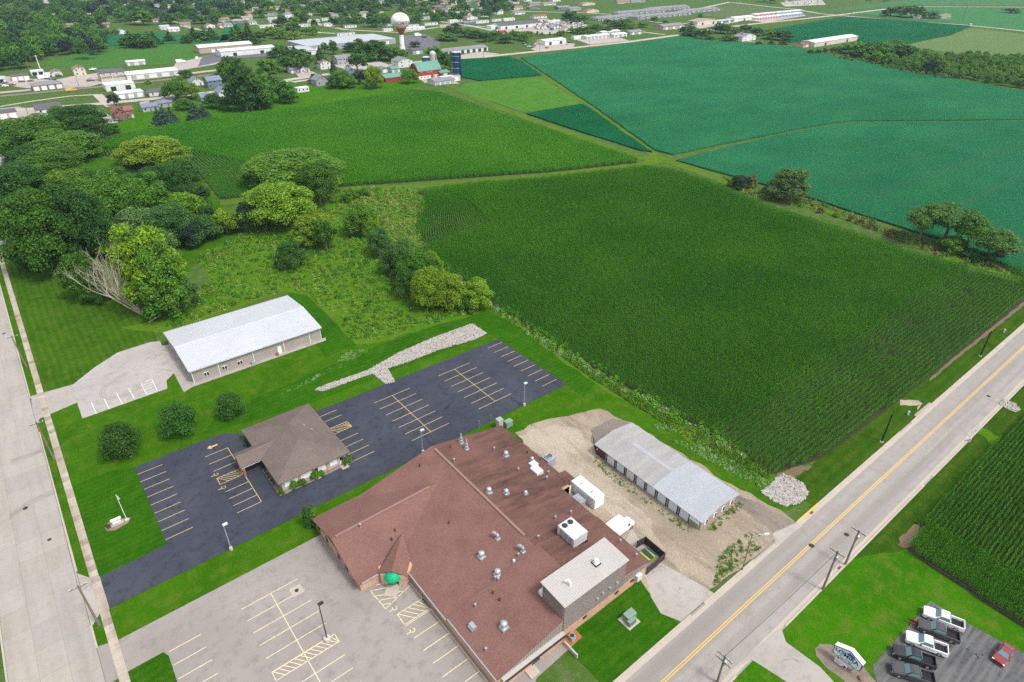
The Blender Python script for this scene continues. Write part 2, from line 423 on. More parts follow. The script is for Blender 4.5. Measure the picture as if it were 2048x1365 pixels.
# near grass
lay('lawn', [(-10.3, 60), (108, 34), (108, 141), (100, 152), (25, 165), (-10.3, 168)], M_lawn, px=False)
lay('yard_lawn', [(200, 252), (300, 200), (440, 190), (580, 160), (620, 178), (780, 152), (870, 166), (800, 182), (610, 216), (470, 232), (330, 256), (230, 274)], M_bright, amp=1)
lay('wood_lawn', [(-20, 500), (-20, 250), (30, 240), (140, 250), (205, 275), (206, 318), (330, 320), (372, 322), (440, 402), (480, 470), (390, 520), (330, 640), (250, 655), (100, 560)], M_lawn, amp=.5)
lay('lawn_strip', [(-13.1, 55), (-11.6, 55), (-11.6, 330), (-13.1, 330)], M_lawn, px=False)
lay('lawn_by_woods', [(-10.3, 163), (16, 166), (19, 190), (28, 200), (28, 290), (-10.3, 290)], M_lawn_n, px=False, amp=.3)
lay('dark_lawn', [(-10.3, 102.6), (.9, 103), (1.2, 129), (-3, 131), (-10.3, 131)], M_lawn_dark, px=False, amp=.25)
lay('dark_lawn_border', [(93.2, 88), (104, 92), (101, 136), (92, 140), (60, 140), (20, 136), (15, 131), (40, 127), (93, 126)], M_lawn_dark, px=False, amp=.3)
lay('meadow_ground', [(240, 655), (330, 640), (420, 560), (390, 520), (480, 470), (560, 400), (700, 372), (825, 378), (860, 412), (830, 455), (900, 545), (985, 603), (965, 625), (745, 688), (705, 690), (668, 640), (610, 592), (570, 583), (440, 628), (330, 668)], M_weed, amp=.6)
lay('field_edge_ground', [(985, 603), (1010, 625), (1080, 690), (1200, 775), (1330, 850), (1500, 960), (1560, 965), (1545, 940), (1250, 770), (1000, 600)], M_weed, amp=.5)
lay('shed_lawn', [(575, 585), (612, 590), (660, 636), (712, 690), (650, 715), (600, 640)], M_lawn_dark, amp=.2)
lay('verge', [(104, 33.5), (330, 33.5), (330, 38.3), (104, 40)], M_verge, px=False, amp=.2)
lay('verge_right', [(76, -12), (330, -12), (330, 22.2), (76, 22.2)], M_verge, px=False)
lay('bright_lawn', [(1562, 1262), (1700, 1120), (1815, 1098), (1900, 1156), (2048, 1252), (2120, 1300), (2120, 1420), (1700, 1420), (1640, 1345), (1580, 1290)], M_bright, amp=.3)
lay('corner_lawn', [(1440, 1420), (1440, 1365), (1470, 1335), (1500, 1318), (1560, 1335), (1640, 1420)], M_bright, amp=.2)
lay('side_lawn', [(45, 33.5), (62, 33.5), (63.2, 38), (66, 42), (65, 43.2), (45, 43.2)], M_lawn_dark, px=False, amp=.2)
# ---- right-hand road
lay('right_road', [(-20, 22.2), (340, 22.2), (340, 33.4), (-20, 33.4)], M_road, px=False, z=.03)
lay('gutter', [(-20, 32.3), (340, 32.3), (340, 33.05), (-20, 33.05)], M_kerb, px=False, z=.036)
lay('gutter', [(-20, 22.5), (340, 22.5), (340, 23.2), (-20, 23.2)], M_kerb, px=False, z=.036)
def kerb(x0, x1, y0, y1, h=.15, mat=None, name='kerb'):
    return MB().box(x0, x1, y0, y1, 0, h).build(name, mat or M_kerb, kind='structure')
for x0, x1 in ((-20, 65), (68.6, 83), (97, 140.5), (146, 340)): kerb(x0, x1, 33.05, 33.4)
for x0, x1 in ((-20, 62), (75.5, 127), (131, 340)): kerb(x0, x1, 22.15, 22.5)
kerb(98, 105, 33.04, 33.41, .155, M_road_yel)
for y in (28.42, 28.78):
    lay('centre_line', [(-20, y), (340, y), (340, y+.16), (-20, y+.16)], M_road_yel, px=False, z=.04)
# ---- left street: concrete panels, kerb, pavement slabs
st = flat_poly('left_street', [(-24.7, 40), (-13.2, 40), (-13.2, 330), (-24.7, 330)], .006, M_joint)
pan = MB().box(-1.89, 1.89, -2.685, 2.685, 0, .04).mesh('street_panel', M_conc)
sl_ = MB().box(-.66, .66, -.735, .735, 0, .07).mesh('pavement_slab', M_walk)
def piece(name, me, loc, parent, col):
    o = bpy.data.objects.new(name, me); C.objects.link(o); o.parent = parent; o.location = loc; o.color = (*col, 1); return o
for j in range(50):
    for i in range(3):
        t = rnd.uniform(.93, 1.04); piece('panel', pan, (-22.8+3.8*i, 58+5.4*j, .008), st, (t, t*rnd.uniform(.97, 1), t*rnd.uniform(.93, 1)))
for y0, y1 in ((40, 80.5), (88, 93), (106.5, 155), (171, 330)): kerb(-13.35, -13.05, y0, y1)
kerb(-25.0, -24.72, 40, 330)
sw = flat_poly('pavement', [(-11.65, 55), (-10.28, 55), (-10.28, 330), (-11.65, 330)], LAY[0]+.004, M_joint)
for j in range(146):
    t = rnd.choice((1, 1, 1.05, .95, .82, .72, 1.1)); k = rnd.uniform(.92, 1)
    piece('slab', sl_, (-10.97, 56+1.5*j, .02), sw, (t, t*k, t*k*k))
lay('street_patch', [(22, 920), (84, 898), (86, 905), (22, 930)], M_road, z=.052)
lay('street_patch', [(108, 990), (60, 1010), (20, 1040), (18, 1030), (60, 1000), (107, 980)], M_road, z=.052)
# aprons and drives
lay('shed_apron', [(62, 793), (145, 770), (157, 805), (80, 838), (70, 860)], M_drive, z=.075)
lay('dark_lot_apron', [(-13.2, 92.5), (-11.7, 94.5), (-10.2, 94.5), (-10.2, 102.8), (-11.6, 103.5), (-13.2, 106)], M_drive, px=False, z=.05)
lay('lot_apron', [(-13.2, 80.2), (-10.1, 80.7), (-10.1, 87.4), (-13.2, 88.2)], M_lot, px=False, z=.05)
# ---- parking lots
lot = lay('worn_parking_lot', [(-10.2, 38), (33, 38), (38, 41), (47.5, 41.6), (47.5, 50), (36, 90), (26, 87.5), (-10.2, 87.4)], M_lot, px=False, z=.055)
lay('lot_grass', [(-10.2, 38), (-5.6, 38), (-4.7, 79.5), (-5.2, 80.7), (-10.2, 80.7)], M_lawn_dark, px=False, z=.075)
dlot = lay('sealed_parking_lot', [(1, 129), (17, 129.1), (19.5, 128.6), (22.4, 126), (24, 123), (40, 123.1), (93.1, 122.4), (93.6, 94.3), (27, 94.6), (-10.2, 94.6), (-10.2, 102.6), (.9, 103)], M_dark_asph, px=False, z=.06)
slot = lay('shed_parking_lot', [(143, 772), (165, 838), (335, 778), (333, 762), (350, 745), (320, 683), (300, 685), (235, 706), (190, 735)], asphalt('shed_lot_asphalt', (.33, .30, .285), (.24, .22, .21), (.38, .355, .335), cracks=.05), z=.06)
# ---- painted lines: every stripe its own piece
def stripe(par, p, q, mat, z, wd=.12, name='parking_line'):
    p, q = Vector(p[:2]), Vector(q[:2]); d = (q-p).normalized(); n = Vector((-d.y, d.x))*wd/2
    MB().poly([(*(p-n), z), (*(q-n), z), (*(q+n), z), (*(p+n), z)]).build(name, mat, par)
def hstripe(par, x0, x1, y, mat, z): stripe(par, (x0, y), (x1, y), mat, z)
def vstripe(par, x, y0, y1, mat, z): stripe(par, (x, y0), (x, y1), mat, z)
def hatch(par, x0, x1, y0, y1, mat, z, n, lean=1):
    for a, b in (((x0, y0), (x1, y0)), ((x1, y0), (x1, y1)), ((x1, y1), (x0, y1)), ((x0, y1), (x0, y0))): stripe(par, a, b, mat, z)
    for i in range(n):
        xa = x0+(x1-x0)*(i+.1)/n; stripe(par, (xa, y1), (min(x1, xa+(y1-y0)*.8*lean), y0), mat, z+.003)
def wheelchair(par, c, ang, mat, z, s=1.0):
    b = MB()
    def pl(pts): b.poly([(c[0]+R2(x*s, y*s, ang)[0], c[1]+R2(x*s, y*s, ang)[1], z) for x, y in pts])
    for i in range(14):
        if i in (2, 3): continue
        a0, a1 = 2*math.pi*i/14, 2*math.pi*(i+1)/14
        pl([(.42*math.cos(a0), .42*math.sin(a0)-.2), (.42*math.cos(a1), .42*math.sin(a1)-.2), (.3*math.cos(a1), .3*math.sin(a1)-.2), (.3*math.cos(a0), .3*math.sin(a0)-.2)])
    pl([(-.12, .1), (.02, .1), (.02, .62), (-.12, .62)]); pl([(-.14, .68), (.06, .68), (.06, .86), (-.14, .86)])
    pl([(.02, .1), (.38, .1), (.38, .2), (.02, .2)]); pl([(.3, -.45), (.42, -.45), (.42, .1), (.3, .1)])
    b.build('wheelchair_symbol', mat, par)
Z = .068
for i in range(9): hstripe(dlot, 1.0, 5.9, 126.3-2.74*i*1.005, M_yellow, Z)            # west stalls
for y in (123.1, 120.2, 117.4, 109.8, 107.4, 105.0): hstripe(dlot, 13.7, 18.5, y, M_yellow, Z)
hstripe(dlot, 13.7, 18.5, 102.65, M_yellow, Z); vstripe(dlot, 18.5, 102.6, 123.2, M_yellow, Z)
hatch(dlot, 13.6, 18.4, 112.6, 114.8, M_yellow, Z+.003, 7)
wheelchair(dlot, (13.7, 116.1), math.pi/2, M_yellow, Z); wheelchair(dlot, (13.7, 111.3), math.pi/2, M_yellow, Z)
b = MB(); b.poly([(15.9+x, 125.6+y, Z) for x, y in ((-1, 0), (-.2, -.75), (-.2, -.25), (1.2, -.25), (1.2, .25), (-.2, .25), (-.2, .75))]); b.build('direction_arrow', M_yellow, dlot)
for cx in (56.55, 75.0):
    for i in range(7): hstripe(dlot, cx-5, cx+5, 117.5-2.93*i, M_yellow, Z)
    vstripe(dlot, cx, 99.9, 117.5, M_yellow, Z+.003)
for i in range(9): hstripe(dlot, 88.1, 92.9, 120.3-2.85*i, M_yellow, Z)
for y in (120.7, 118.2, 109.8, 107.2, 104.6, 102.0): hstripe(dlot, 38.3, 43.3, y, M_yellow, Z)
hatch(dlot, 38.3, 43.3, 112.8, 115.2, M_yellow, Z, 7)
for i in range(6):                                                                       # worn lot
    hstripe(lot, 7.0, 16.9, 80.7-2.77*i, M_pale, .063)
    hstripe(lot, 7.0, 16.9, 62.6-2.77*i, M_pale, .063)
vstripe(lot, 12.0, 38, 80.7, M_pale, .066)
hatch(lot, 6.9, 17.2, 65.2, 66.9, M_pale, .066, 12)
for i in range(6): hstripe(lot, -4.5, .4, 80.2-2.77*i, M_pale, .063)
vstripe(lot, 31.8, 40, 67.6, M_pale, .066)
for i in range(9): hstripe(lot, 26.9, 31.8, 61.0-2.74*i, M_pale, .063)
hatch(lot, 26.9, 31.8, 61.3, 63.7, M_pale, .066, 5)
wheelchair(lot, (27.0, 65.0), math.pi/2, M_pale, .066); wheelchair(lot, (27.2, 59.6), math.pi/2, M_pale, .066)
for a, q in (((25.6, 70.5), (25.9, 65.8)), ((25.9, 65.8), (31.6, 67.3)), ((25.6, 70.5), (31.7, 67.9)), ((25.5, 69.2), (30.2, 66.9)), ((25.7, 68.0), (28.8, 66.5)), ((25.8, 66.9), (27.4, 66.1)), ((26.9, 71), (32, 68.8))): stripe(lot, a, q, M_pale, .066)
MB().box(14.7, 16.7, 77.5, 79.5, .05, .07).build('drain_pad', M_kerb, lot)
MB().lathe((15.7, 78.5, .07), [(.35, 0), (.35, .02)], 14).build('drain_lid', M_bronze, lot)
for a, q in (((183, 806), (193, 828)), ((208, 798), (219, 819)), ((233, 787), (245, 809)), ((257, 777), (269, 798))): stripe(slot, G(*a), G(*q), M_white, .068)
for a, q in (((282, 767), (293, 790)), ((304, 760), (315, 782)), ((282, 767), (304, 760)), ((284, 772), (306, 764)), ((286, 776), (308, 768)), ((288, 781), (310, 773)), ((291, 786), (313, 778)), ((293, 790), (315, 782))): stripe(slot, G(*a), G(*q), M_white, .068)
# tyre marks, manholes, drains
M_tyre = MT('tyre_mark', (.21, .195, .18), .9, (.26, .24, .22), ((2, .8),))
def arc_marks(name, c, rx, ry, a0, a1, z, mats, n=26, wd=.16, rot=0):
    pts = []
    for i in range(n+1):
        a = a0+(a1-a0)*i/n; x, y = R2(rx*math.cos(a), ry*math.sin(a), rot); pts.append((c[0]+x, c[1]+y))
    flat_poly(name, strip_pts(pts, wd/2), z, mats)
c0 = G(262, 765)
for k, (rx, ry) in enumerate(((7.2, 4.6), (6.6, 4.1), (7.6, 5.2))): arc_marks('tyre_marks', c0, rx, ry, 1.2, 5.0-.3*k, .064+.001*k, M_tyre, rot=.4)
for k, r_ in enumerate((13.5, 15.2, 16.9, 18.4)): arc_marks('tyre_marks', (8+k*.2, 67.8), r_, r_, .15, 1.75, .0572+.0005*k, M_tyre, wd=.14)
for k in range(3): arc_marks('tyre_marks', (76+k*.5, 18.2), 10+k*.7, 10+k*.7, 1.2, 2.2, .033+.001*k, M_tyre, wd=.13)
for p, r_ in (((1623, 1092), .45), ((1693, 1070), .4), ((1977, 793), .4), ((51, 1017), .4), ((8, 668), .4), ((99, 1080), .3)):
    g = G(*p); tag(MB().lathe((g.x, g.y, .03), [(r_+.06, 0), (r_+.06, .03), (r_, .035), (r_, .045)], 16).build('manhole_cover', M_bronze), {1623: 'round iron manhole cover on the yellow centre line', 1693: 'round iron manhole cover in the lane by the utility poles', 1977: 'small iron manhole cover in the far stretch of the right-hand road', 51: 'iron manhole cover in the concrete street near the monument lawn', 8: 'iron manhole cover in the street beside the wooded lawn', 99: 'stained valve cover in the concrete street opposite the dark driveway'}[p[0]], 'manhole', 'iron covers in the roads')
for (x, y), lb in (((101.9, 32.9), 'rusty storm drain grate at the yellow painted kerb'), ((93.6, 22.6), 'rusty storm drain grate in the kerb beside the utility poles')):
    d = thing('storm_drain', lb, 'drain', (x, y, .04), 0, 'storm drains along the right-hand road')
    MB().box(x-.5, x+.5, y-.35, y+.35, .03, .05).build('frame', M_orange, d)
    for i in range(6): MB().box(x-.42+.15*i, x-.34+.15*i, y-.28, y+.28, .05, .065).build('bar', M_bronze, d)
# ---- gravel yard and drives
lay('gravel_yard', [(1030, 866), (1075, 845), (1120, 835), (1200, 818), (1262, 846), (1350, 900), (1480, 980), (1560, 1020), (1592, 1046), (1540, 1090), (1480, 1140), (1400, 1195), (1330, 1225), (1280, 1160), (1200, 1060), (1100, 940)], M_gravel, amp=.5, step=2)
lay('pale_gravel', [(1035, 872), (1110, 850), (1165, 862), (1190, 900), (1230, 960), (1290, 1030), (1330, 1100), (1280, 1090), (1230, 1040), (1120, 945)], M_gravel_l, amp=.8, step=1.5)
lay('grey_gravel', [(1466, 985), (1500, 1000), (1592, 1046), (1545, 1068), (1500, 1030), (1470, 1010)], M_gravel_d, amp=.5, step=1.5)
lay('grey_gravel', [(1190, 905), (1180, 860), (1225, 838), (1262, 848), (1195, 885)], M_gravel_d, amp=.6, step=1.5)
lay('concrete_drive', [(1262, 1055), (1300, 1110), (1325, 1128), (1365, 1150), (1432, 1190), (1405, 1206), (1362, 1244), (1322, 1228), (1302, 1195), (1292, 1158), (1250, 1090)], M_drive, amp=.15)
lay('street_crossing', [(1545, 1068), (1592, 1046), (1606, 1052), (1552, 1092)], M_drive)
adr = lay('auto_drive', [(1562, 1256), (1572, 1285), (1640, 1335), (1720, 1420), (1660, 1420), (1500, 1318), (1460, 1345), (1450, 1350)], M_drive, amp=.05)
alot = lay('auto_parking_lot', [(1861, 1203), (1800, 1272), (1745, 1332), (1762, 1420), (2140, 1420), (2140, 1350), (2048, 1308), (1950, 1256)], M_old_asph, amp=.12, step=1)
lay('sign_bed', [(1630, 1298), (1640, 1289), (1662, 1290), (1700, 1312), (1730, 1338), (1752, 1365), (1748, 1400), (1722, 1400), (1690, 1365), (1650, 1334), (1632, 1312)], M_bed, amp=.06, step=.6)
lay('monument_bed', [(209, 1056), (216, 1046), (240, 1038), (262, 1036), (256, 1047), (230, 1062), (214, 1063)], M_bed, amp=.05, step=.5)
lay('field_approach', [(1800, 800), (1836, 802), (1845, 808), (1828, 830), (1838, 812), (1800, 812)], M_gravel_l, amp=.2, step=1)
lay('field_approach', [(1828, 831), (1858, 806), (1868, 808), (1835, 838)], M_drive)
lay('field_approach', [(1932, 868), (1958, 848), (1962, 856), (1940, 874)], M_drive)
lay('field_approach', [(1950, 862), (1962, 856), (2000, 875), (1985, 892)], M_weed, amp=.4, step=1)
lay('bare_field_corner', [(1795, 1090), (1805, 1070), (1843, 1040), (1855, 1050), (1825, 1085), (1808, 1098)], M_dirt, amp=.4, step=.8)
lay('bare_field_corner', [(1545, 955), (1600, 930), (1625, 935), (1570, 965)], M_dirt, amp=.4, step=.8)
# ---- grass tracks between the fields
def track(name, pts, wd, mat, amp=.4, z=None):
    g = [tuple(G(*p)[:2]) for p in pts]; return lay(name, strip_pts(g, wd/2), mat, amp=amp, step=4, px=False, z=z)
track('field_track', [(1000, 108), (1040, 128), (1110, 165), (1180, 213), (1250, 268), (1320, 318)], 7, M_track)
track('field_track', [(880, 165), (940, 190), (1000, 217), (1130, 264), (1280, 318), (1330, 322)], 6.5, M_track)
track('field_track', [(1340, 318), (1280, 330), (1100, 352), (950, 364), (820, 374), (690, 380), (560, 392), (440, 408)], 6.5, M_track)
track('field_track', [(1290, 315), (1345, 325), (1425, 352), (1500, 385), (1640, 412), (1760, 455), (1900, 510), (2060, 556)], 8, M_track)
lay('track_crossing', [(1285, 321), (1312, 317), (1340, 322), (1322, 327), (1296, 325)], M_weed, amp=.8)
track('hedge_bank', [(1440, 358), (1520, 390), (1640, 418), (1760, 462), (1900, 520), (2060, 562)], 4, M_weed)
lay('brown_margin', [(2048, 612), (1990, 658), (1900, 730), (1860, 764), (1858, 760), (1900, 722), (1990, 650), (2048, 604)], M_dirt, amp=.15, step=1.5)
# ---- fields of soybeans (slabs of crop, 0.8 m high) and hay
def crop(name, pts, mat, h, label=None, amp=.35):
    g = jag([tuple(G(*p)[:2]) for p in pts], amp, 5)
    return MB().prism(g, 0, h).build(name, mat, kind='stuff')
S1 = [(1042, 117), (1200, 96), (1362, 74), (1480, 86), (1590, 96), (1700, 120), (1830, 147), (1960, 168), (2100, 195), (2100, 240), (1850, 243), (1700, 243), (1620, 255), (1520, 275), (1440, 291), (1345, 311), (1312, 303), (1245, 256), (1186, 213), (1110, 162)]
S2 = [(1352, 323), (1450, 298), (1530, 279), (1625, 259), (1705, 246.5), (1850, 246.5), (2100, 244), (2100, 570), (2000, 528), (1900, 486), (1830, 466), (1700, 425), (1640, 404), (1540, 375), (1450, 350)]
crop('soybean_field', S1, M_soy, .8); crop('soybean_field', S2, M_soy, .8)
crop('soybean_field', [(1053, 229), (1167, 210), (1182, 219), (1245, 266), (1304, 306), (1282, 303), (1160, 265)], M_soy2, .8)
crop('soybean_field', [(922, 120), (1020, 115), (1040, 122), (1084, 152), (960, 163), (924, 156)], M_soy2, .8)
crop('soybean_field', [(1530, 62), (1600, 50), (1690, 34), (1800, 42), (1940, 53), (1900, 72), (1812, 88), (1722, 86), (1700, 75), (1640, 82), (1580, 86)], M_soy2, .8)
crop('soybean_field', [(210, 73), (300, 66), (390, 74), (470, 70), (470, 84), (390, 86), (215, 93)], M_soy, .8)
crop('soybean_field', [(450, 52), (482, 48), (478, 80), (440, 84)], M_soy, .8)
lay('hay_field', [(930, 168), (960, 165), (1084, 155), (1165, 208), (1050, 226), (985, 204), (915, 182)], M_hay, z=.12)
lay('hay_field', [(1812, 92), (1945, 57), (2100, 75), (2100, 125), (1960, 118)], lawn_mat('pale_hay_grass', (.13, .22, .075), (.16, .21, .09), (.10, .18, .06)), z=.12)
lay('far_field', [(1690, 26), (1800, 14), (2100, 20), (2100, 72), (1940, 50)], lawn_mat('far_field_grass', (.06, .21, .075), (.05, .18, .065), (.08, .21, .08)), z=.12)
lay('far_field', [(1640, 22), (1760, 8), (1900, -12), (2200, -15), (2100, 12), (1790, 12), (1690, 22)], lawn_mat('far_field_grass2', (.07, .2, .075), (.06, .17, .06), (.10, .2, .09)), z=.12)
lay('far_field', [(1180, 22), (1300, 2), (1420, -25), (1530, -20), (1460, 4), (1400, 14), (1250, 30)], M_far, z=.12)
lay('far_field', [(1400, 32), (1460, 8), (1600, 24), (1640, 34), (1500, 40)], lawn_mat('rank_field_grass', (.12, .17, .07), (.10, .16, .06), (.15, .16, .09)), z=.12)
lay('meadow', [(215, 95), (390, 88), (400, 100), (395, 120), (350, 128), (180, 138), (70, 130), (140, 112)], lawn_mat('meadow_grass', (.065, .19, .035), (.08, .18, .04), (.05, .15, .025)), z=.1)
# tramlines: shade in the gaps of the soybeans, painted as dark green strips
M_tram_shade = MT('crop_gap_shade', (.008, .060, .022), .9, (.02, .075, .03), ((.2, .6),))
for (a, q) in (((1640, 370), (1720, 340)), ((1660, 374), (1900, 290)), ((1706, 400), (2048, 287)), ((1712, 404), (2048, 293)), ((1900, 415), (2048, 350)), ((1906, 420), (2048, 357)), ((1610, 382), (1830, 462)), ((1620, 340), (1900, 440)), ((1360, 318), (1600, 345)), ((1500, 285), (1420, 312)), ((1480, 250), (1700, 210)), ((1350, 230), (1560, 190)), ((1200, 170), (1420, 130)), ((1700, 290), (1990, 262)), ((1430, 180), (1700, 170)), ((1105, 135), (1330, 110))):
    p0, p1 = G(*a, .81), G(*q, .81); MB().poly([(*v, .815) for v in strip_pts([p0, p1], .3)]).build('crop_gap_shade', M_tram_shade, kind='structure')
# ---- town streets, yards and rail line (all seen from far off)
for pts, wd, mt in (([(-20, 226), (60, 219), (130, 214), (215, 207), (300, 199), (345, 194), (420, 186), (520, 175), (580, 160), (650, 150), (760, 134), (860, 122), (930, 117)], 9, M_townroad),
                    ([(905, 122), (1000, 111), (1140, 97), (1260, 84), (1362, 70), (1440, 57), (1503, 49), (1600, 39), (1674, 31)], 9, M_townroad),
                    ([(1674, 31), (1769, 19), (1844, 14), (2060, 15)], 8, M_townroad), ([(1674, 31), (1800, 42), (1922, 50), (2060, 64)], 8, M_townroad),
                    ([(1459, 5), (1520, 12), (1595, 20), (1640, 28), (1674, 31)], 8, M_townroad), ([(1300, 30), (1380, 22), (1459, 5)], 8, M_townroad),
                    ([(-20, 188), (80, 179), (200, 167), (360, 150), (460, 138)], 8, M_townlot),
                    ([(195, 222), (212, 234), (228, 247)], 5, M_drive), ([(195, 190), (205, 200), (222, 214)], 6, M_townroad), ([(0, 214), (60, 204), (140, 193), (195, 190)], 3.5, M_townroad),
                    ([(118, 20), (150, 42), (182, 62), (215, 70)], 10, M_townroad), ([(90, 0), (104, 20), (112, 30)], 8, M_townroad), ([(340, 40), (380, 56), (420, 64)], 6, M_townroad),
                    ([(560, 16), (590, 30), (640, 50), (690, 60), (800, 66), (900, 52), (1000, 55)], 7, M_townroad), ([(540, 48), (580, 56), (640, 66), (760, 72)], 7, M_townroad),
                    ([(880, 44), (940, 52), (985, 62)], 7, M_townroad), ([(1000, 20), (1060, 24), (1160, 26), (1240, 30)], 7, M_townroad), ([(1280, 64), (1330, 70)], 6, M_townroad),
                    ([(1400, 44), (1350, 50), (1300, 44)], 6, M_townroad), ([(585, 165), (620, 160), (660, 165)], 7, M_townroad), ([(470, 150), (500, 160)], 6, M_townroad)):
    track('town_road', pts, wd, mt, amp=.1, z=.16+LAY[0]*.04)
for pts, mt in (([(112, 160), (150, 152), (205, 146), (212, 165), (180, 174), (128, 178)], M_townlot), ([(0, 152), (60, 158), (105, 160), (110, 170), (60, 178), (0, 170)], M_townlot),
                ([(350, 128), (400, 115), (440, 110), (440, 128), (380, 138), (340, 150)], M_townlot), ([(405, 112), (440, 106), (550, 105), (560, 112), (470, 118), (395, 134)], M_lotgrey),
                ([(806, 72), (850, 68), (880, 84), (877, 100), (810, 100)], M_lotgrey), ([(1070, 86), (1085, 84), (1150, 88), (1145, 98), (1075, 104), (1062, 98)], M_townlot),
                ([(1140, 76), (1165, 72), (1225, 72), (1260, 82), (1180, 90)], M_townlot), ([(915, 112), (960, 104), (1000, 108), (960, 116), (920, 120)], M_townlot),
                ([(1045, 58), (1080, 38), (1140, 44), (1175, 50), (1165, 62), (1080, 70)], M_townlot), ([(985, 54), (1010, 50), (1060, 62), (1000, 68)], M_townlot),
                ([(836, 158), (890, 155), (920, 168), (870, 170), (850, 167)], M_townlot), ([(1490, 40), (1600, 26), (1612, 32), (1530, 46)], M_townlot), ([(1380, 52), (1450, 40), (1480, 44), (1400, 58)], M_townlot),
                ([(1560, 6), (1640, -4), (1652, 10), (1570, 14)], M_townlot), ([(0, 218), (35, 214), (80, 222), (85, 236), (40, 244), (0, 240)], M_townlot), ([(325, 195), (345, 190), (350, 200), (332, 208)], M_townlot),
                ([(280, 205), (300, 202), (290, 226), (280, 222)], M_townlot), ([(0, 462), (28, 462), (22, 496), (0, 498)], M_old_asph), ([(210, 245), (222, 244), (210, 262), (198, 268)], M_dirt),
                ([(660, 130), (760, 124), (790, 134), (700, 142)], M_townroad), ([(590, 146), (615, 140), (640, 150), (600, 160)], M_townlot)):
    lay('town_yard', pts, mt, amp=.4, step=6, z=.13+.0015*LAY[0]/.004*.1)
rl = track('railway_bed', [(-20, 195), (60, 188), (130, 181), (215, 173), (360, 157), (430, 150)], 7, MT('railway_ballast', (.20, .175, .15), .95, (.13, .115, .10), ((.3, .6), (3, .6))), z=.17)
# ================================================================ SCATTERED GROUND COVER AND CORN
def scatter(name, pts, yaw, scl, protos, label=None):
    protos = list(dict.fromkeys(protos))
    me = bpy.data.meshes.new(name); n = len(pts)
    me.from_pydata([tuple(p) for p in pts], [], [])
    a = me.attributes.new('rot', 'FLOAT_VECTOR', 'POINT'); v = np.zeros((n, 3)); v[:, 2] = yaw; a.data.foreach_set('vector', v.ravel())
    a = me.attributes.new('scl', 'FLOAT_VECTOR', 'POINT'); s = np.asarray(scl, float); s = np.repeat(s[:, None], 3, 1) if s.ndim == 1 else s; a.data.foreach_set('vector', s.ravel())
    a = me.attributes.new('idx', 'INT', 'POINT'); a.data.foreach_set('value', NR.randint(0, len(protos), n).astype(np.int32))
    cl = bpy.data.collections.new(name+'_kinds')
    for p in protos: cl.objects.link(p)
    ng = bpy.data.node_groups.new(name+'_scatter', 'GeometryNodeTree')
    ng.interface.new_socket('Geometry', in_out='INPUT', socket_type='NodeSocketGeometry'); ng.interface.new_socket('Geometry', in_out='OUTPUT', socket_type='NodeSocketGeometry')
    i, o = ng.nodes.new('NodeGroupInput'), ng.nodes.new('NodeGroupOutput')
    ci = ng.nodes.new('GeometryNodeCollectionInfo'); ci.inputs['Collection'].default_value = cl; ci.inputs['Separate Children'].default_value = True; ci.inputs['Reset Children'].default_value = True
    ip = ng.nodes.new('GeometryNodeInstanceOnPoints'); ip.inputs['Pick Instance'].default_value = True
    def na(nm, t):
        q = ng.nodes.new('GeometryNodeInputNamedAttribute'); q.data_type = t; q.inputs['Name'].default_value = nm; return q.outputs['Attribute']
    L = ng.links.new
    L(i.outputs[0], ip.inputs['Points']); L(ci.outputs[0], ip.inputs['Instance']); L(na('idx', 'INT'), ip.inputs['Instance Index'])
    er = ng.nodes.new('FunctionNodeEulerToRotation'); L(na('rot', 'FLOAT_VECTOR'), er.inputs[0]); L(er.outputs[0], ip.inputs['Rotation'])
    L(na('scl', 'FLOAT_VECTOR'), ip.inputs['Scale']); L(ip.outputs[0], o.inputs[0])
    ob = bpy.data.objects.new(name, me); C.objects.link(ob)
    md = ob.modifiers.new('scatter', 'NODES'); md.node_group = ng
    ob['kind'] = 'stuff'
    return ob
def proto(name, mb, mats):
    return bpy.data.objects.new(name, mb.mesh(name, mats))
def leaf_mat(name, a, b_, patch=.03, tr=.25, gloss=.3, island=.5, objcol=False):
    mt, nt, b = base(name, .5, gloss)
    v = pos(nt)
    if objcol:
        oi = _n(nt, 'ShaderNodeObjectInfo'); c = mix(nt, 1, oi.outputs['Color'], a, 'MULTIPLY'); c2 = mix(nt, 1, oi.outputs['Color'], b_, 'MULTIPLY')
    else: c, c2 = a, b_
    c = mix(nt, ramp(nt, noise(nt, v, patch, 4, .6), .36, .66), c, c2)
    ge = _n(nt, 'ShaderNodeNewGeometry')
    mr = _n(nt, 'ShaderNodeMapRange'); mr.inputs[3].default_value = 1-island; mr.inputs[4].default_value = 1+island*.8
    nt.links.new(ge.outputs['Random Per Island'], mr.inputs[0])
    cc = _n(nt, 'ShaderNodeCombineColor')
    for i in range(3): nt.links.new(mr.outputs[0], cc.inputs[i])
    c = mix(nt, 1, c, cc.outputs[0], 'MULTIPLY')
    nt.links.new(c, b.inputs['Base Color'])
    tl = _n(nt, 'ShaderNodeBsdfTranslucent'); nt.links.new(mix(nt, 1, c, (1.5, 1.35, .5), 'MULTIPLY'), tl.inputs[0])
    ms = _n(nt, 'ShaderNodeMixShader'); ms.inputs[0].default_value = tr
    nt.links.new(b.outputs[0], ms.inputs[1]); nt.links.new(tl.outputs[0], ms.inputs[2])
    nt.links.new(ms.outputs[0], nt.nodes['Material Output'].inputs['Surface'])
    return mt
M_corn = leaf_mat('corn_leaves', (.036, .170, .0035), (.068, .225, .007), .024, .2, .05, .6)
M_cornf = leaf_mat('far_corn_leaves', (.050, .225, .010), (.092, .29, .014), .016, .2, .05, .55)
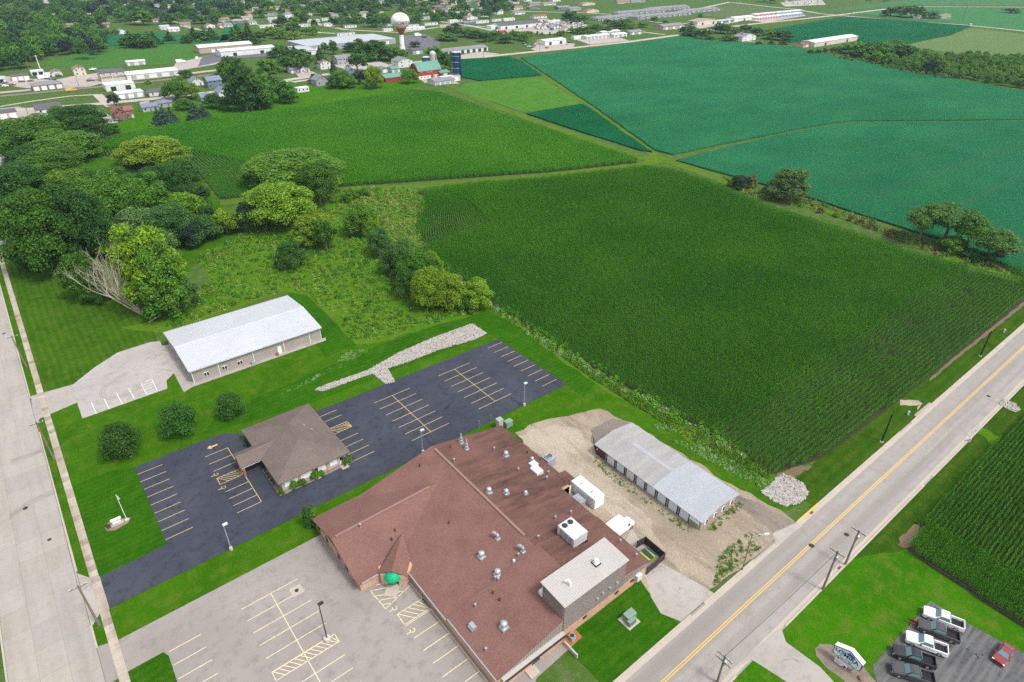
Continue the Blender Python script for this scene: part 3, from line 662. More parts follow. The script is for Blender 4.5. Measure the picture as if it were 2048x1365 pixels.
def corn_chunk(seed, ln=1.52):
    r = random.Random(seed); b = MB(); n = 8
    for i in range(n):
        y = -ln/2+ln*(i+.5)/n+r.uniform(-.04, .04); x = r.uniform(-.05, .05); h = r.uniform(1.9, 2.35)
        b.add([(x-.02, y, 0), (x+.02, y, 0), (x, y, h)], [(0, 1, 2)])
        a0 = r.uniform(0, 6.28)
        for k in range(6):
            a = a0+math.pi*k+r.uniform(-.5, .5); z = h*(.35+.62*k/5); L = r.uniform(.34, .54)*(1-.25*abs(k-2.5)/2.5); up = r.uniform(.15, .32); wd = .055
            c, s = math.cos(a), math.sin(a); px_, py_ = -s*wd, c*wd
            p1 = (x+c*L*.5, y+s*L*.5, z+up); p2 = (x+c*L, y+s*L, z+up-.28*r.uniform(.6, 1.4))
            b.add([(x-px_*.5, y-py_*.5, z), (x+px_*.5, y+py_*.5, z), (p1[0]+px_, p1[1]+py_, p1[2]), (p1[0]-px_, p1[1]-py_, p1[2]), p2], [(0, 1, 2, 3), (3, 2, 4)])
    return b
CORN = [proto('corn_row', corn_chunk(s), M_corn) for s in range(5)]
CORNF = [proto('far_corn_row', corn_chunk(s+20), M_cornf) for s in range(5)]
def rows(poly, sp=.76, ln=1.5, along='y', bands=(), exclude=None, warp=None, skip=None, only=None):
    xs = [p[0] for p in poly]; ys = [p[1] for p in poly]
    if along == 'y': gx, gy = np.meshgrid(np.arange(min(xs)-30, max(xs)+30, sp), np.arange(min(ys), max(ys), ln))
    else: gx, gy = np.meshgrid(np.arange(min(xs), max(xs), ln), np.arange(min(ys), max(ys), sp))
    gx, gy = gx.ravel(), gy.ravel(); gx0 = gx.copy()
    yaw = np.zeros(gx.shape) if along == 'y' else np.full(gx.shape, math.pi/2)
    if warp is not None:
        d, dd = warp(gx, gy); gx = gx+d; yaw = -np.arctan(dd)
    k = inside(gx, gy, poly)
    if exclude is not None: k &= ~inside(gx, gy, exclude)
    if skip is not None: k &= ~inside(gx, gy, skip)
    if only is not None: k &= inside(gx, gy, only)
    return gx[k], gy[k], yaw[k]
def corn_field(name, sets, protos, hscale=1.0, gaps=()):
    gx = np.concatenate([s[0] for s in sets]); gy = np.concatenate([s[1] for s in sets]); yw = np.concatenate([s[2] for s in sets])
    keep = np.ones(gx.shape, bool)
    for (x, y, r_) in gaps: keep &= np.hypot(gx-x, gy-y) > r_*NR.uniform(.5, 1.3, gx.shape)
    gx, gy, yw = gx[keep], gy[keep], yw[keep]; KEEP = [keep]
    hx = np.concatenate([np.full(len(s[0]), s[4] if len(s) > 4 else 1.0) for s in sets])[keep]
    n = len(gx); j = NR.uniform(-.05, .05, n)
    pts = np.stack([gx+j, gy+NR.uniform(-.1, .1, n), np.zeros(n)], 1)
    flip = np.where(NR.rand(n) < .5, 0, math.pi)
    wx = np.concatenate([np.full(len(s[0]), s[3] if len(s) > 3 else .84) for s in sets])
    wx = wx[KEEP[0]] if len(KEEP) else wx
    s = NR.uniform(.88, 1.1, n)*hscale*hx*(1+.06*np.sin(gx*.05+np.sin(gy*.04)*2))
    return scatter(name, pts, yw+flip, np.stack([wx, np.full(n, 1.02), s], 1), protos)
C1 = [(106, 43.5), (118, 39.8), (153, 38.9), (212, 38.3), (262, 38), (262, 56)] + [tuple(G(*p)[:2]) for p in ((2048, 568), (1950, 545), (1830, 513), (1700, 468), (1570, 428), (1500, 402), (1430, 372), (1350, 345), (1290, 338), (1100, 358), (950, 371), (830, 386))] + [(141, 237), (130, 224), (121, 212), (115, 201), (108.5, 185), (107, 168), (104.5, 141), (103, 111), (104.4, 84), (105.5, 62)]
BAND = [(102, 36), (280, 36), (280, 58.5), (112, 60.2), (102, 60)]
def warp1(x, y):
    t = np.clip((y-188)/36, 0, 1); s = t*t*(3-2*t); ds = np.where((t > 0) & (t < 1), 6*t*(1-t)/36, 0)
    t2 = np.clip((y-226)/28, 0, 1); s2 = t2*t2*(3-2*t2); ds2 = np.where((t2 > 0) & (t2 < 1), 6*t2*(1-t2)/28, 0)
    f = np.clip(1-(x-104)/70, 0, 1)
    return f*(22*s-14*s2), f*(22*ds-14*ds2)
flat_poly('corn_soil', C1, .1, MT('corn_soil', (.022, .030, .010), .95, (.045, .036, .02), ((.5, .7),)), kind='structure')
gaps = [(g.x, g.y, r_) for g, r_ in ((G(1770, 690), 1.5), (G(1745, 702), 1.0), (G(1820, 650), 1.3), (G(1930, 590), 1.6), (G(1940, 598), 1.1), (G(1780, 715), 1.1), (G(1700, 765), .9), (G(1900, 620), .9))]
WAVY = [(100, 186), (142, 190), (150, 215), (150, 262), (100, 262)]
corn_field('corn_field', [rows(C1, sp=.95, exclude=BAND, warp=warp1, skip=WAVY)+(.78, .95), rows(C1, sp=1.15, exclude=BAND, warp=warp1, only=WAVY)+(.75, .72), rows(C1, sp=1.1, along='x', exclude=[(0, 61.0), (400, 59.0), (400, 400), (0, 400)])+(.66, .85)], CORN, gaps=gaps)
C2 = [tuple(G(*p)[:2]) for p in ((206, 312), (255, 318), (330, 318), (372, 320), (408, 360), (440, 400), (560, 386), (690, 374), (900, 359), (1100, 345), (1276, 326), (1272, 322), (1120, 270), (1000, 230), (870, 186), (800, 183), (740, 198), (610, 218), (470, 233), (330, 258), (230, 276), (208, 290))]
flat_poly('corn_soil', C2, .1, MATS['corn_soil'], kind='structure')
ROWY = [(30, 270), (84, 262), (96, 330), (70, 400), (30, 400)]
def warp2(x, y): return 4*np.sin(y*.05)*np.clip(1-np.abs(x-60)/30, 0, 1), .2*np.cos(y*.05)*np.clip(1-np.abs(x-60)/30, 0, 1)
corn_field('corn_field', [rows(C2, warp=warp2, skip=ROWY), rows(C2, sp=1.4, warp=warp2, only=ROWY)+(.85, .7)], CORNF)
C3 = [(116.5, 18.6), (190, 17.2), (190, -30), (106.5, -30), (105.8, -2), (106.4, 9.3), (107, 16.8), (112, 17)]
flat_poly('corn_soil', C3, .1, MATS['corn_soil'], kind='structure')
HB = [(100, -40), (117, -40), (115.5, 30), (100, 30)]
corn_field('corn_field', [rows(C3, along='x', exclude=HB)+(.8, .9), rows(C3, along='y', exclude=[(115.5, 30), (117, -40), (300, -40), (300, 30)])], CORN)
print('corn done')
# ---- weeds: tufts of blades, broad clumps, flowering heads
def tuft(seed, n=16, h=.8, spread=.45, w_=.05):
    r = random.Random(seed); b = MB()
    for i in range(n):
        a = r.uniform(0, 6.28); q = r.uniform(0, spread); x, y = q*math.cos(a), q*math.sin(a); a2 = r.uniform(0, 6.28); L = h*r.uniform(.5, 1)
        tx, ty = x+math.cos(a)*L*.4, y+math.sin(a)*L*.4; px_, py_ = math.cos(a2)*w_, math.sin(a2)*w_
        b.add([(x-px_, y-py_, 0), (x+px_, y+py_, 0), ((x+tx)/2+px_*1.6, (y+ty)/2+py_*1.6, L*.75), (tx, ty, L)], [(0, 1, 2), (0, 2, 3)])
    return b
def clump(seed, n=40, r0=.5, h=.7, leaf=.16):
    r = random.Random(seed); b = MB()
    for i in range(n):
        a = r.uniform(0, 6.28); q = r0*math.sqrt(r.random()); z = h*(1-(q/r0)**2)*r.uniform(.4, 1)
        n_ = Vector((math.cos(a)*q, math.sin(a)*q, .7+r.uniform(-.3, .3))).normalized(); u = n_.orthogonal().normalized(); v = n_.cross(u); c = Vector((q*math.cos(a), q*math.sin(a), z)); s = leaf*r.uniform(.6, 1.3); t = r.uniform(0, 6.28)
        u, v = u*math.cos(t)+v*math.sin(t), v*math.cos(t)-u*math.sin(t)
        b.add([c-u*s, c-v*s*.6, c+u*s, c+v*s*.6], [(0, 1, 2, 3)])
    return b
M_w1 = leaf_mat('weed_leaves_green', (.075, .24, .009), (.12, .27, .012), .12, .25, .2, .5)
M_w2 = leaf_mat('weed_leaves_yellow', (.16, .27, .02), (.19, .26, .035), .12, .25, .2, .5)
M_w3 = leaf_mat('weed_stalks_tan', (.20, .19, .07), (.15, .15, .05), .12, .1, .1, .5)
M_w4 = leaf_mat('weed_leaves_dark', (.032, .12, .008), (.05, .15, .012), .12, .2, .2, .5)
M_w5 = leaf_mat('weed_flowers_white', (.26, .33, .18), (.18, .27, .11), .2, .1, .1, .3)
W = [proto('weed', tuft(1), M_w1), proto('weed', tuft(2), M_w2), proto('weed', clump(3), M_w1), proto('weed', clump(4), M_w2), proto('weed', clump(5, 60, .8, 1.1), M_w4), proto('weed', tuft(6), M_w3), proto('weed', clump(7), M_w1), proto('weed', tuft(8, 22, 1.1), M_w1)]
def pts_in(poly, n, clumpy=0, seed=3):
    q = np.random.RandomState(seed); xs = [p[0] for p in poly]; ys = [p[1] for p in poly]; X, Y = [], []; tot = 0
    ph = q.uniform(0, 6, 6)
    while tot < n:
        x = q.uniform(min(xs), max(xs), 4*n); y = q.uniform(min(ys), max(ys), 4*n); k = inside(x, y, poly)
        if clumpy:
            f = np.sin(x*.23+ph[0]+2*np.sin(y*.11+ph[1]))+np.sin(y*.31+ph[2]+2*np.sin(x*.17+ph[3]))+.7*np.sin(x*.9+ph[4])*np.sin(y*.8+ph[5])
            k &= q.uniform(-2.2, 2.2, x.shape)*clumpy < f
        X.append(x[k]); Y.append(y[k]); tot += k.sum()
    return np.concatenate(X)[:n], np.concatenate(Y)[:n]
def weeds(name, pxpoly, n, protos, smin, smax, clumpy=.8, px=True, seed=3):
    poly = [tuple(G(*p)[:2]) for p in pxpoly] if px else pxpoly
    x, y = pts_in(poly, n, clumpy, seed); k = len(x)
    return scatter(name, np.stack([x, y, np.zeros(k)], 1), NR.uniform(0, 6.28, k), NR.uniform(smin, smax, k), protos)
MEAD = [(330, 640), (420, 560), (390, 520), (480, 470), (560, 410), (700, 380), (825, 382), (855, 412), (828, 455), (890, 545), (960, 612), (950, 622), (745, 682), (710, 682), (668, 630), (615, 588), (570, 580), (440, 622), (335, 660)]
weeds('meadow_weeds', MEAD, 4200, W[:5]+W[6:]+W[:4], .5, 1.3, 1.15)
weeds('meadow_dry_weeds', MEAD, 380, [W[5], W[3], W[1]], .5, 1.2, 1.3, seed=17)
weeds('tall_meadow_weeds', MEAD, 1100, [proto('weed', clump(11, 70, 1.0, 1.6, .2), M_w1), proto('weed', clump(12, 60, .9, 1.3, .2), M_w4), proto('weed', clump(13, 60, 1, 1.2, .2), M_w2)], .6, 1.3, 1.1, seed=8)
weeds('thicket_undergrowth', [(700, 375), (825, 380), (850, 412), (828, 455), (850, 500), (780, 520), (740, 440), (690, 420)], 900, [proto('weed', clump(14, 80, 1.2, 1.9, .22), M_w1), proto('weed', clump(15, 70, 1.2, 1.6, .22), M_w2), proto('weed', clump(16, 60, 1, 1.2, .2), M_w3)], .6, 1.5, .9, seed=9)
EDGE = [(985, 606), (1010, 622), (1080, 682), (1200, 768), (1330, 848), (1500, 955), (1545, 955), (1540, 942), (1400, 862), (1250, 778), (1100, 692), (1000, 612)]
weeds('field_edge_weeds', EDGE, 3800, W+[proto('weed', tuft(9, 16, .9), M_w3)], .35, .95, .9)
weeds('ditch_flowers', [(1300, 850), (1330, 848), (1480, 935), (1540, 965), (1520, 975), (1440, 935), (1340, 880)], 700, [proto('weed', clump(21, 30, .4, .7, .1), M_w5), proto('weed', clump(22, 40, .5, .8, .14), M_w1)], .4, 1.0, .7)
weeds('corn_edge_bushes', [(870, 520), (890, 525), (1000, 605), (1120, 690), (1260, 772), (1390, 848), (1500, 918), (1490, 924), (1380, 862), (1250, 786), (1100, 700), (985, 620)], 420, [proto('weed', clump(23, 90, 1.0, 1.8, .2), M_w1), proto('weed', clump(24, 70, .8, 1.2, .18), M_w2), proto('weed', clump(25, 60, .8, 1.3, .16), M_w5)], .45, 1.25, 1.0)
weeds('hedge_bank_weeds', [(1440, 352), (1500, 372), (1640, 408), (1760, 450), (1900, 505), (2060, 548), (2060, 562), (1900, 522), (1760, 466), (1640, 424), (1500, 394)], 700, [proto('weed', clump(26, 70, 1.1, 1.4, .22), leaf_mat('weed_leaves_russet', (.16, .10, .06), (.10, .12, .04), .2, .1, .1, .4)), proto('weed', clump(27, 70, 1, 1.2, .2), M_w2), proto('weed', clump(28, 70, 1.1, 1.6, .2), M_w4)], .4, 1.3, .8)
weeds('yard_weeds', [(1425, 1175), (1440, 1110), (1500, 1065), (1545, 1075), (1500, 1115)], 240, W, .25, .6, .9, seed=12)
weeds('yard_weeds', [(1410, 1060), (1480, 1000), (1492, 1010), (1430, 1062)], 110, W, .25, .55, .8, seed=13)
weeds('yard_weeds', [(1190, 915), (1250, 960), (1390, 1066), (1380, 1070), (1240, 975), (1186, 925)], 160, W, .2, .5, 1, seed=14)
weeds('lawn_clover', [(700, 700), (640, 745), (560, 790), (600, 775), (690, 730), (740, 700)], 220, [proto('weed', clump(31, 16, .4, .12, .1), M_w5), proto('weed', clump(32, 20, .5, .15, .1), M_w1)], .5, 1.1, .6)
# ---- riprap: loose pale stones
def rock(seed):
    r = random.Random(seed); bm = bmesh.new(); bmesh.ops.create_icosphere(bm, subdivisions=1, radius=.5)
    for v in bm.verts: v.co *= r.uniform(.7, 1.15); v.co.z *= .65
    me = bpy.data.meshes.new('stone'); bm.to_mesh(me); bm.free(); me.materials.append(M_stone); return bpy.data.objects.new('stone', me)
ROCK = [rock(i) for i in range(6)]
def stones(name, pxpoly, n, s0, s1, px=True, seed=5):
    poly = [tuple(G(*p)[:2]) for p in pxpoly] if px else pxpoly
    flat_poly(name+'_bed', jag(poly, .25, .8), .11, M_bed, kind='structure')
    x, y = pts_in(poly, n, 0, seed)
    return scatter(name, np.stack([x, y, np.full(n, .14)], 1), NR.uniform(0, 6.28, n), NR.uniform(s0, s1, n), ROCK)
stones('riprap_swale', [(630, 781), (640, 775), (735, 742), (770, 722), (800, 705), (870, 675), (945, 648), (974, 668), (950, 680), (880, 700), (815, 725), (775, 738), (790, 765), (772, 769), (745, 748), (700, 764), (645, 784)], 5200, .25, .6)
stones('riprap_outfall', [(1521, 984), (1545, 968), (1550, 958), (1566, 949), (1590, 958), (1608, 970), (1617, 986), (1606, 1002), (1590, 1011), (1570, 1014), (1545, 1003)], 900, .3, .7)
stones('riprap_patch', [(1998, 808), (2006, 799), (2030, 808), (2042, 820), (2030, 826), (2012, 818)], 160, .3, .6)
# ---- small pond in the thicket
pd = [(748, 423), (760, 417), (778, 416), (790, 420), (788, 426), (775, 432), (757, 430)]
lay('pond_mud', pd, M_dirt, amp=.3, step=1.5)
gp = [G(*p) for p in pd]; cx = sum(p.x for p in gp)/len(gp); cy = sum(p.y for p in gp)/len(gp)
flat_poly('pond_water', jag([(cx+(p.x-cx)*.8, cy+(p.y-cy)*.8) for p in gp], .15, 1), LAY[0]+.01, MT('pond_water', (.10, .11, .10), .08, None, (), .6))
# ================================================================ NEAR BUILDINGS
def vent_kind(b, c, kind, s=1.0):
    x, y, z = c
    if kind == 'dome':
        b.box(x-.55*s, x+.55*s, y-.55*s, y+.55*s, z-.35, z+.25)
        b.lathe((x, y, z), [(.38*s, .25), (.38*s, .75*s), (.52*s, .8*s), (.52*s, 1.0*s), (.42*s, 1.2*s), (.18*s, 1.35*s)], 14)
    elif kind == 'stack':
        b.box(x-.45, x+.45, y-.45, y+.45, z-.3, z+.3)
        b.lathe((x, y, z), [(.4, .3), (.4, .9), (.3, 1.1), (.34, 1.5), (.22, 1.9), (.16, 2.5), (.03, 2.9)], 12)
    elif kind == 'pipe': b.lathe((x, y, z), [(.07*s, -.3), (.07*s, .45*s), (.13*s, .46*s), (.13*s, .56*s)], 8)
    elif kind == 'goose':
        b.box(x-.4, x+.4, y-.4, y+.4, z-.3, z+.2)
        pts = [(x, y, z+.2), (x, y, z+.9), (x-.15, y+.25, z+1.25), (x-.3, y+.6, z+1.3), (x-.4, y+.9, z+1.1)]
        b.path(pts, [.28]*5, 10)
    elif kind == 'hood':
        b.box(x-.5, x+.5, y-.5, y+.5, z-.3, z+.3)
        b.add([(x-.6, y-.6, z+.3), (x+.6, y-.6, z+.3), (x+.6, y+.6, z+.3), (x-.6, y+.6, z+.3), (x-.3, y-.6, z+.85), (x+.3, y-.6, z+.85), (x+.3, y+.6, z+.85), (x-.3, y+.6, z+.85)], [(0, 3, 2, 1), (4, 5, 6, 7), (0, 1, 5, 4), (1, 2, 6, 5), (2, 3, 7, 6), (3, 0, 4, 7)])
bk = thing('brick_building', 'large low brick building under a sprawling brown shingle roof', 'building', (50, 66, 0))
b = MB()     # walls, inner loop kept simple: one closed shell per block
b.prism([(32.25, 43.32), (65, 43.32), (65, 66), (67.9, 66), (67.9, 88.7), (32.25, 88.7)], 0, 2.45)
b.prism([(24.3, 71.4), (33, 71.4), (33, 89.5), (24.3, 89.5)], 0, 2.42)
b.build('wall', M_brick, bk)
b = MB()     # gable infill
b.add([(24.32, 71.6, 2.4), (24.32, 89.4, 2.4), (24.32, 80.5, 5.2), (25, 71.6, 2.38), (25, 89.6, 2.38), (25, 80.5, 5.2)], [(0, 2, 1), (3, 4, 5), (0, 1, 4, 3), (1, 2, 5, 4), (2, 0, 3, 5)])
b.build('gable_infill', M_fascia, bk)
b = MB(); b.add([(33, 88.72, 2.4), (67.8, 88.72, 2.4), (50.5, 88.72, 6), (33, 88.5, 2.4), (67.8, 88.5, 2.4), (50.5, 88.5, 6)], [(0, 1, 2), (3, 5, 4), (0, 3, 4, 1), (1, 4, 5, 2), (2, 5, 3, 0)]); b.build('gable_infill', M_taupe, bk)
b = MB(); b.add([(32.7, 43.28, 2.44), (65, 43.28, 2.44), (65, 43.28, 3.4), (52, 43.28, 6.35), (32.7, 43.28, 2.75), (32.7, 44.1, 2.44), (65, 44.1, 2.44), (65, 44.1, 3.4), (52, 44.1, 6.35), (32.7, 44.1, 2.75)], [(0, 1, 2, 3, 4), (9, 8, 7, 6, 5)]); b.build('gable_siding', M_taupe, bk)
b = MB()
for i in range(80):
    x = 33+i*.4; zt = 2.75+(x-32.7)*.187 if x < 52 else 6.35-(x-52)*.227
    if zt > 3.0: b.box(x-.05, x+.05, 43.22, 43.28, 2.5, zt-.25)
b.build('siding_rib', M_taupe, bk, kind='stuff')
K = .205
def rz(x, y):
    if x < 33 or (x < 46 and 71 < y < 90):
        if 71 < y < 90.2:
            zz = 5.4-abs(y-80.5)*.316
            return max(zz, 6.3-abs(x-50.5)*K) if x > 33 else zz
    if y < 56.3: return 6.6-abs(x-51)*K
    return 6.3-abs(x-50.5)*K
def slope(name, q, mat): return MB().slab(q, .22, 0).build(name, [mat], bk)
zw, zs = 6.3-18.6*K, 6.6-18.9*K
slope('roof_slope', [(31.9, 56.2, zw), (50.5, 56.2, 6.3), (50.5, 89.4, 6.3), (31.9, 89.4, zw)], M_shing)
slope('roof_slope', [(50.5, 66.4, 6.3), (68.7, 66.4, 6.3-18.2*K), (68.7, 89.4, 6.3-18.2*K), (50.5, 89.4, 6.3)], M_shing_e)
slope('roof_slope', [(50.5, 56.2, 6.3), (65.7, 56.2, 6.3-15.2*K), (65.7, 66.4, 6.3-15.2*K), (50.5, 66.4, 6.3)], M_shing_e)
slope('roof_slope', [(32.1, 43.2, zs), (51, 43.2, 6.6), (51, 56.3, 6.6), (32.1, 56.3, zs)], M_shing)
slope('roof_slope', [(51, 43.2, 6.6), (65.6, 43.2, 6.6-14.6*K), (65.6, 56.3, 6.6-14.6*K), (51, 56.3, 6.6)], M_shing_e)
ze = 5.4-9.4*.316
slope('roof_slope', [(23.8, 71.1, ze), (33.0, 71.1, ze), (46.1, 80.5, 5.4), (23.8, 80.5, 5.4)], M_shing)
slope('roof_slope', [(23.8, 80.5, 5.4), (46.1, 80.5, 5.4), (32.8, 89.9, ze), (23.8, 89.9, ze)], M_shing)
M_cap = MT('ridge_cap_metal', (.245, .145, .128), .8, (.20, .115, .102), ((1, .5),))
for p, q in (((50.5, 59, 6.36), (50.5, 88.3, 6.36)),): MB().box(50.25, 50.75, 59.2, 88.2, 6.3, 6.5).build('ridge_cap', M_cap, bk)
MB().box(24.6, 44.3, 80.28, 80.72, 5.38, 5.56).build('ridge_cap', M_cap, bk)
# entrance: small gable pointing to the corner of the yard, octagonal brick bay, green dome awning, glass doors
ec = Vector((29.6, 69.4)); dd = Vector((-1, -1)).normalized(); nn = Vector((1, -1)).normalized()
def EP(f, s, z): p = ec+dd*f+nn*s; return (p.x, p.y, z)
slope('entry_roof', [EP(.3, -2.6, 2.7), EP(.5, 0, 3.75), EP(-7.2, 0, 4.75), EP(-3.2, -2.3, 2.75)], M_shing)
slope('entry_roof', [EP(.5, 0, 3.75), EP(.3, 2.6, 2.7), EP(-3.2, 2.3, 2.75), EP(-7.2, 0, 4.75)], M_shing)
b = MB(); b.prism([EP(.4, -1.0, 0)[:2], EP(.4, -2.1, 0)[:2], EP(-1, -2.9, 0)[:2], EP(-3.2, -2.9, 0)[:2], EP(-3.2, -1.0, 0)[:2]], .06, 2.75)
b.prism([EP(.4, 1.0, 0)[:2], EP(.4, 2.1, 0)[:2], EP(-1, 2.9, 0)[:2], EP(-3.2, 2.9, 0)[:2], EP(-3.2, 1.0, 0)[:2]], .06, 2.75); b.build('entry_wall', M_brick, bk)
b = MB(); b.prism([EP(-.1, -1, 0)[:2], EP(-.1, 1, 0)[:2], EP(-.3, 1, 0)[:2], EP(-.3, -1, 0)[:2]], .08, 2.4); dr = b.build('door', M_dark, bk)
b = MB()
for s in (-1, -.35, .35, 1): b.tube(EP(-.05, s*.97, .08), EP(-.05, s*.97, 2.4), .05, n=4)
for z in (.1, 1.1, 2.05): b.tube(EP(-.05, -1, z), EP(-.05, 1, z), .04, n=4)
b.build('door_frame', M_blackpole, dr)
b = MB(); vs = []; fs = []
for i in range(9):
    for j in range(9):
        a = math.pi*i/8; e = math.pi/2*j/8
        vs.append(EP(.3+1.35*math.sin(a)*math.cos(e), -1.45*math.cos(a)*math.cos(e), 2.05+1.3*math.sin(e)))
for i in range(8):
    for j in range(8): fs.append((i*9+j, (i+1)*9+j, (i+1)*9+j+1, i*9+j+1))
b.add(vs, fs); b.build('awning', M_dome, bk, smooth=True)
MB().prism([EP(.5, -1.1, 0)[:2], EP(.5, 1.1, 0)[:2], EP(2.7, 1.1, 0)[:2], EP(2.7, -1.1, 0)[:2]], .05, .09).build('door_slab', M_kerb, bk)
# gutters and fascia
b = MB(); b.box(31.72, 31.9, 56.4, 68, zw-.2, zw-.02); b.box(31.92, 32.1, 43.2, 56.2, zs-.2, zs-.02); b.build('gutter', M_grey, bk)
MB().box(24.5, 29.5, 70.92, 71.1, ze-.2, ze-.02).build('gutter', M_grey, bk)
for y in (88.0, 84.6, 79.6, 76.6, 73.4):
    wn = MB().box(24.2, 24.34, y-.45, y+.45, .6, 1.9).build('window', M_dark, bk); MB().box(24.16, 24.22, y-.5, y+.5, .52, .6).build('sill', M_kerb, wn)
for x in (50.2, 57.7, 61.5): wn = MB().box(x-.4, x+.4, 43.24, 43.4, 1.2, 1.75).build('wall_vent', M_fascia, bk)
b = MB().box(62.2, 63.4, 42.7, 43.4, 1.0, 2.3).build('wall_duct', M_ltgrey, bk)
# low canopy and dock on the road side
MB().box(32.9, 45.2, 42.5, 43.88, 2.05, 2.42).build('canopy', M_metal_p, bk); MB().box(32.8, 45.3, 42.4, 42.5, 1.95, 2.46).build('canopy_edge', M_fascia, bk)
MB().box(33.2, 45.0, 42.9, 43.88, 0, 2.05).build('dock_wall', M_brick, bk); MB().box(44.9, 45.15, 39.5, 42.5, 0, .9).build('retaining_wall', M_metal_p, bk)
MB().box(37.2, 39.0, 41.3, 42.9, .055, .3).build('step', M_kerb, bk)
MB().box(38.6, 40.2, 42.84, 42.9, .3, 2.0).build('dock_door', M_dark, bk)
# penthouse in ribbed metal on the road-side gable
ph = MB().prism([(45.2, 43.1), (59.0, 43.1), (59.0, 48.3), (45.2, 48.3)], 2.6, 8.9).build('penthouse', M_taupe, bk)
b = MB()
for i in range(70): x = 45.3+i*.197; b.box(x-.03, x+.03, 43.06, 43.1, 2.6, 8.85)
for i in range(24): y = 43.65+i*.197; b.box(45.14, 45.2, y-.03, y+.03, 4.5, 8.85)
b.build('siding_rib', M_taupe, ph, kind='stuff')
MB().slab([(44.9, 42.85, 8.93), (59.3, 42.85, 8.93), (59.3, 48.6, 9.2), (44.9, 48.6, 9.2)], .12).build('penthouse_roof', M_metal_p, ph)
b = MB()
for i in range(36): x = 45.1+i*.4; b.add([(x-.04, 42.85, 8.935), (x+.04, 42.85, 8.935), (x+.04, 48.6, 9.205), (x-.04, 48.6, 9.205), (x, 42.85, 8.975), (x, 48.6, 9.24)], [(0, 4, 5, 3), (4, 1, 2, 5), (0, 1, 4)])
b.build('roof_seam', M_metal_p, ph, kind='stuff')
for x, z in ((57.0, 5.0), (55.3, 5.0), (53.7, 5.0), (52.5, 4.6)):
    b = MB(); b.tube((x, 43.12, z), (x, 42.78, z), .24, n=10); b.build('wall_louvre', M_grey, ph)
b = MB(); vent_kind(b, (54.4, 45.7, 9.1), 'dome', .8); b.build('roof_vent', M_whitep, ph); MB().box(53.8, 55.0, 45.1, 46.3, 9.06, 9.2).build('vent_curb', M_black, ph)
b = MB(); b.path([(48.2, 45.2, 9.0), (48.2, 45.2, 9.9), (48.1, 45.6, 10.2), (47.7, 45.9, 9.9)], [.18]*4, 8); b.build('roof_vent', M_whitep, ph)
MB().box(46.2, 49.6, 48.3, 49.5, 5.4, 7.2).build('air_duct', M_whitep, ph); MB().box(45.2, 47.6, 48.3, 49.2, 5.2, 6.3).build('air_duct', M_whitep, ph)
# vents: each placed where it breaks the roof
def on_roof(px, py):
    z = 4.0
    for _ in range(25): g = G(px, py, z); z = rz(g.x, g.y)
    return Vector((g.x, g.y, z))
def ZV(x, y): return on_roof(600+x*.37736, 850+y*.37736)
for x, y, k, s in ((1092, 166, 'dome', 1), (1002, 360, 'dome', 1), (1093, 366, 'dome', .9), (962, 702, 'dome', 1.1), (1047, 796, 'dome', 1.05), (1081, 1076, 'dome', 1.15), (1196, 368, 'dome', .7), (1230, 190, 'dome', .75), (1133, 728, 'dome', .55), (855, 98, 'stack', 1), (883, 130, 'stack', 1), (1048, 606, 'goose', 1), (1182, 674, 'goose', .8), (916, 1078, 'hood', 1)):
    b = MB(); vent_kind(b, ZV(x, y), k, s); b.build('roof_vent', M_steel, bk)
for x, y, m_ in ((1030, 136, 0), (818, 197, 0), (1158, 247, 0), (1316, 262, 0), (1308, 292, 0), (1436, 474, 0), (1354, 502, 0), (1264, 606, 0), (635, 222, 1), (790, 526, 1), (322, 544, 0), (505, 566, 1), (487, 614, 1), (1023, 897, 1), (1058, 934, 1), (930, 968, 0), (986, 1201, 0), (1036, 822, 0), (1052, 830, 0), (1697, 628, 0), (1782, 702, 0), (1205, 152, 1), (1158, 700, 0), (1273, 188, 1), (798, 122, 1)):
    b = MB(); vent_kind(b, ZV(x, y), 'pipe', 1.6 if m_ == 0 else 1.3); b.build('vent_pipe', M_fascia if m_ else M_steel, bk)
for x, y, w_, h_ in ((1238, 214, 1.5, .5), (1254, 248, 2.3, .7)):
    c = ZV(x, y); MB().rbox(c, 1.5 if w_ < 2 else 1.7, w_, c.z-.4, c.z+h_, 0).build('roof_hatch', M_ltgrey, bk)
c = ZV(1441, 596)
u = MB().rbox(c, 3.2, 4.2, c.z+.1, c.z+2.3).build('rooftop_unit', M_ltgrey, bk); MB().rbox(c, 3.5, 4.5, c.z-.6, c.z+.12).build('unit_curb', M_black, u)
for dx in (-.75, .75): b = MB(); b.lathe((c.x-dx*.9, c.y+1.3, c.z+2.3), [(.55, 0), (.55, .06)], 16); b.build('unit_fan', M_dark, u)
MB().box(c.x+1.62, c.x+2.1, c.y-1.9, c.y+1.9, c.z+1.5, c.z+1.6).build('unit_rail', M_steel, u)
for i in range(3): MB().box(c.x-1.63, c.x-1.6, c.y-1.6+i*1.1, c.y-.7+i*1.1, c.z+.4, c.z+2.0).build('unit_panel', M_grey, u)
# porch at the notch of the yard side
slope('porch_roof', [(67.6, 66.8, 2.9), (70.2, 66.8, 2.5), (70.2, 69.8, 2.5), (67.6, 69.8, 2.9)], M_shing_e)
b = MB(); [b.tube((x, 66.9, 0), (x, 66.9, 2.6), .09, n=6) for x in (69.9, 68.6)]; b.build('porch_post', M_fascia, bk)
MB().box(65.02, 68.4, 66.0, 66.06, .1, 2.3).build('loading_door', M_whitep, bk)
MB().box(65.05, 66.3, 45, 65, 0, .35).build('yard_kerb', M_kerb, bk)
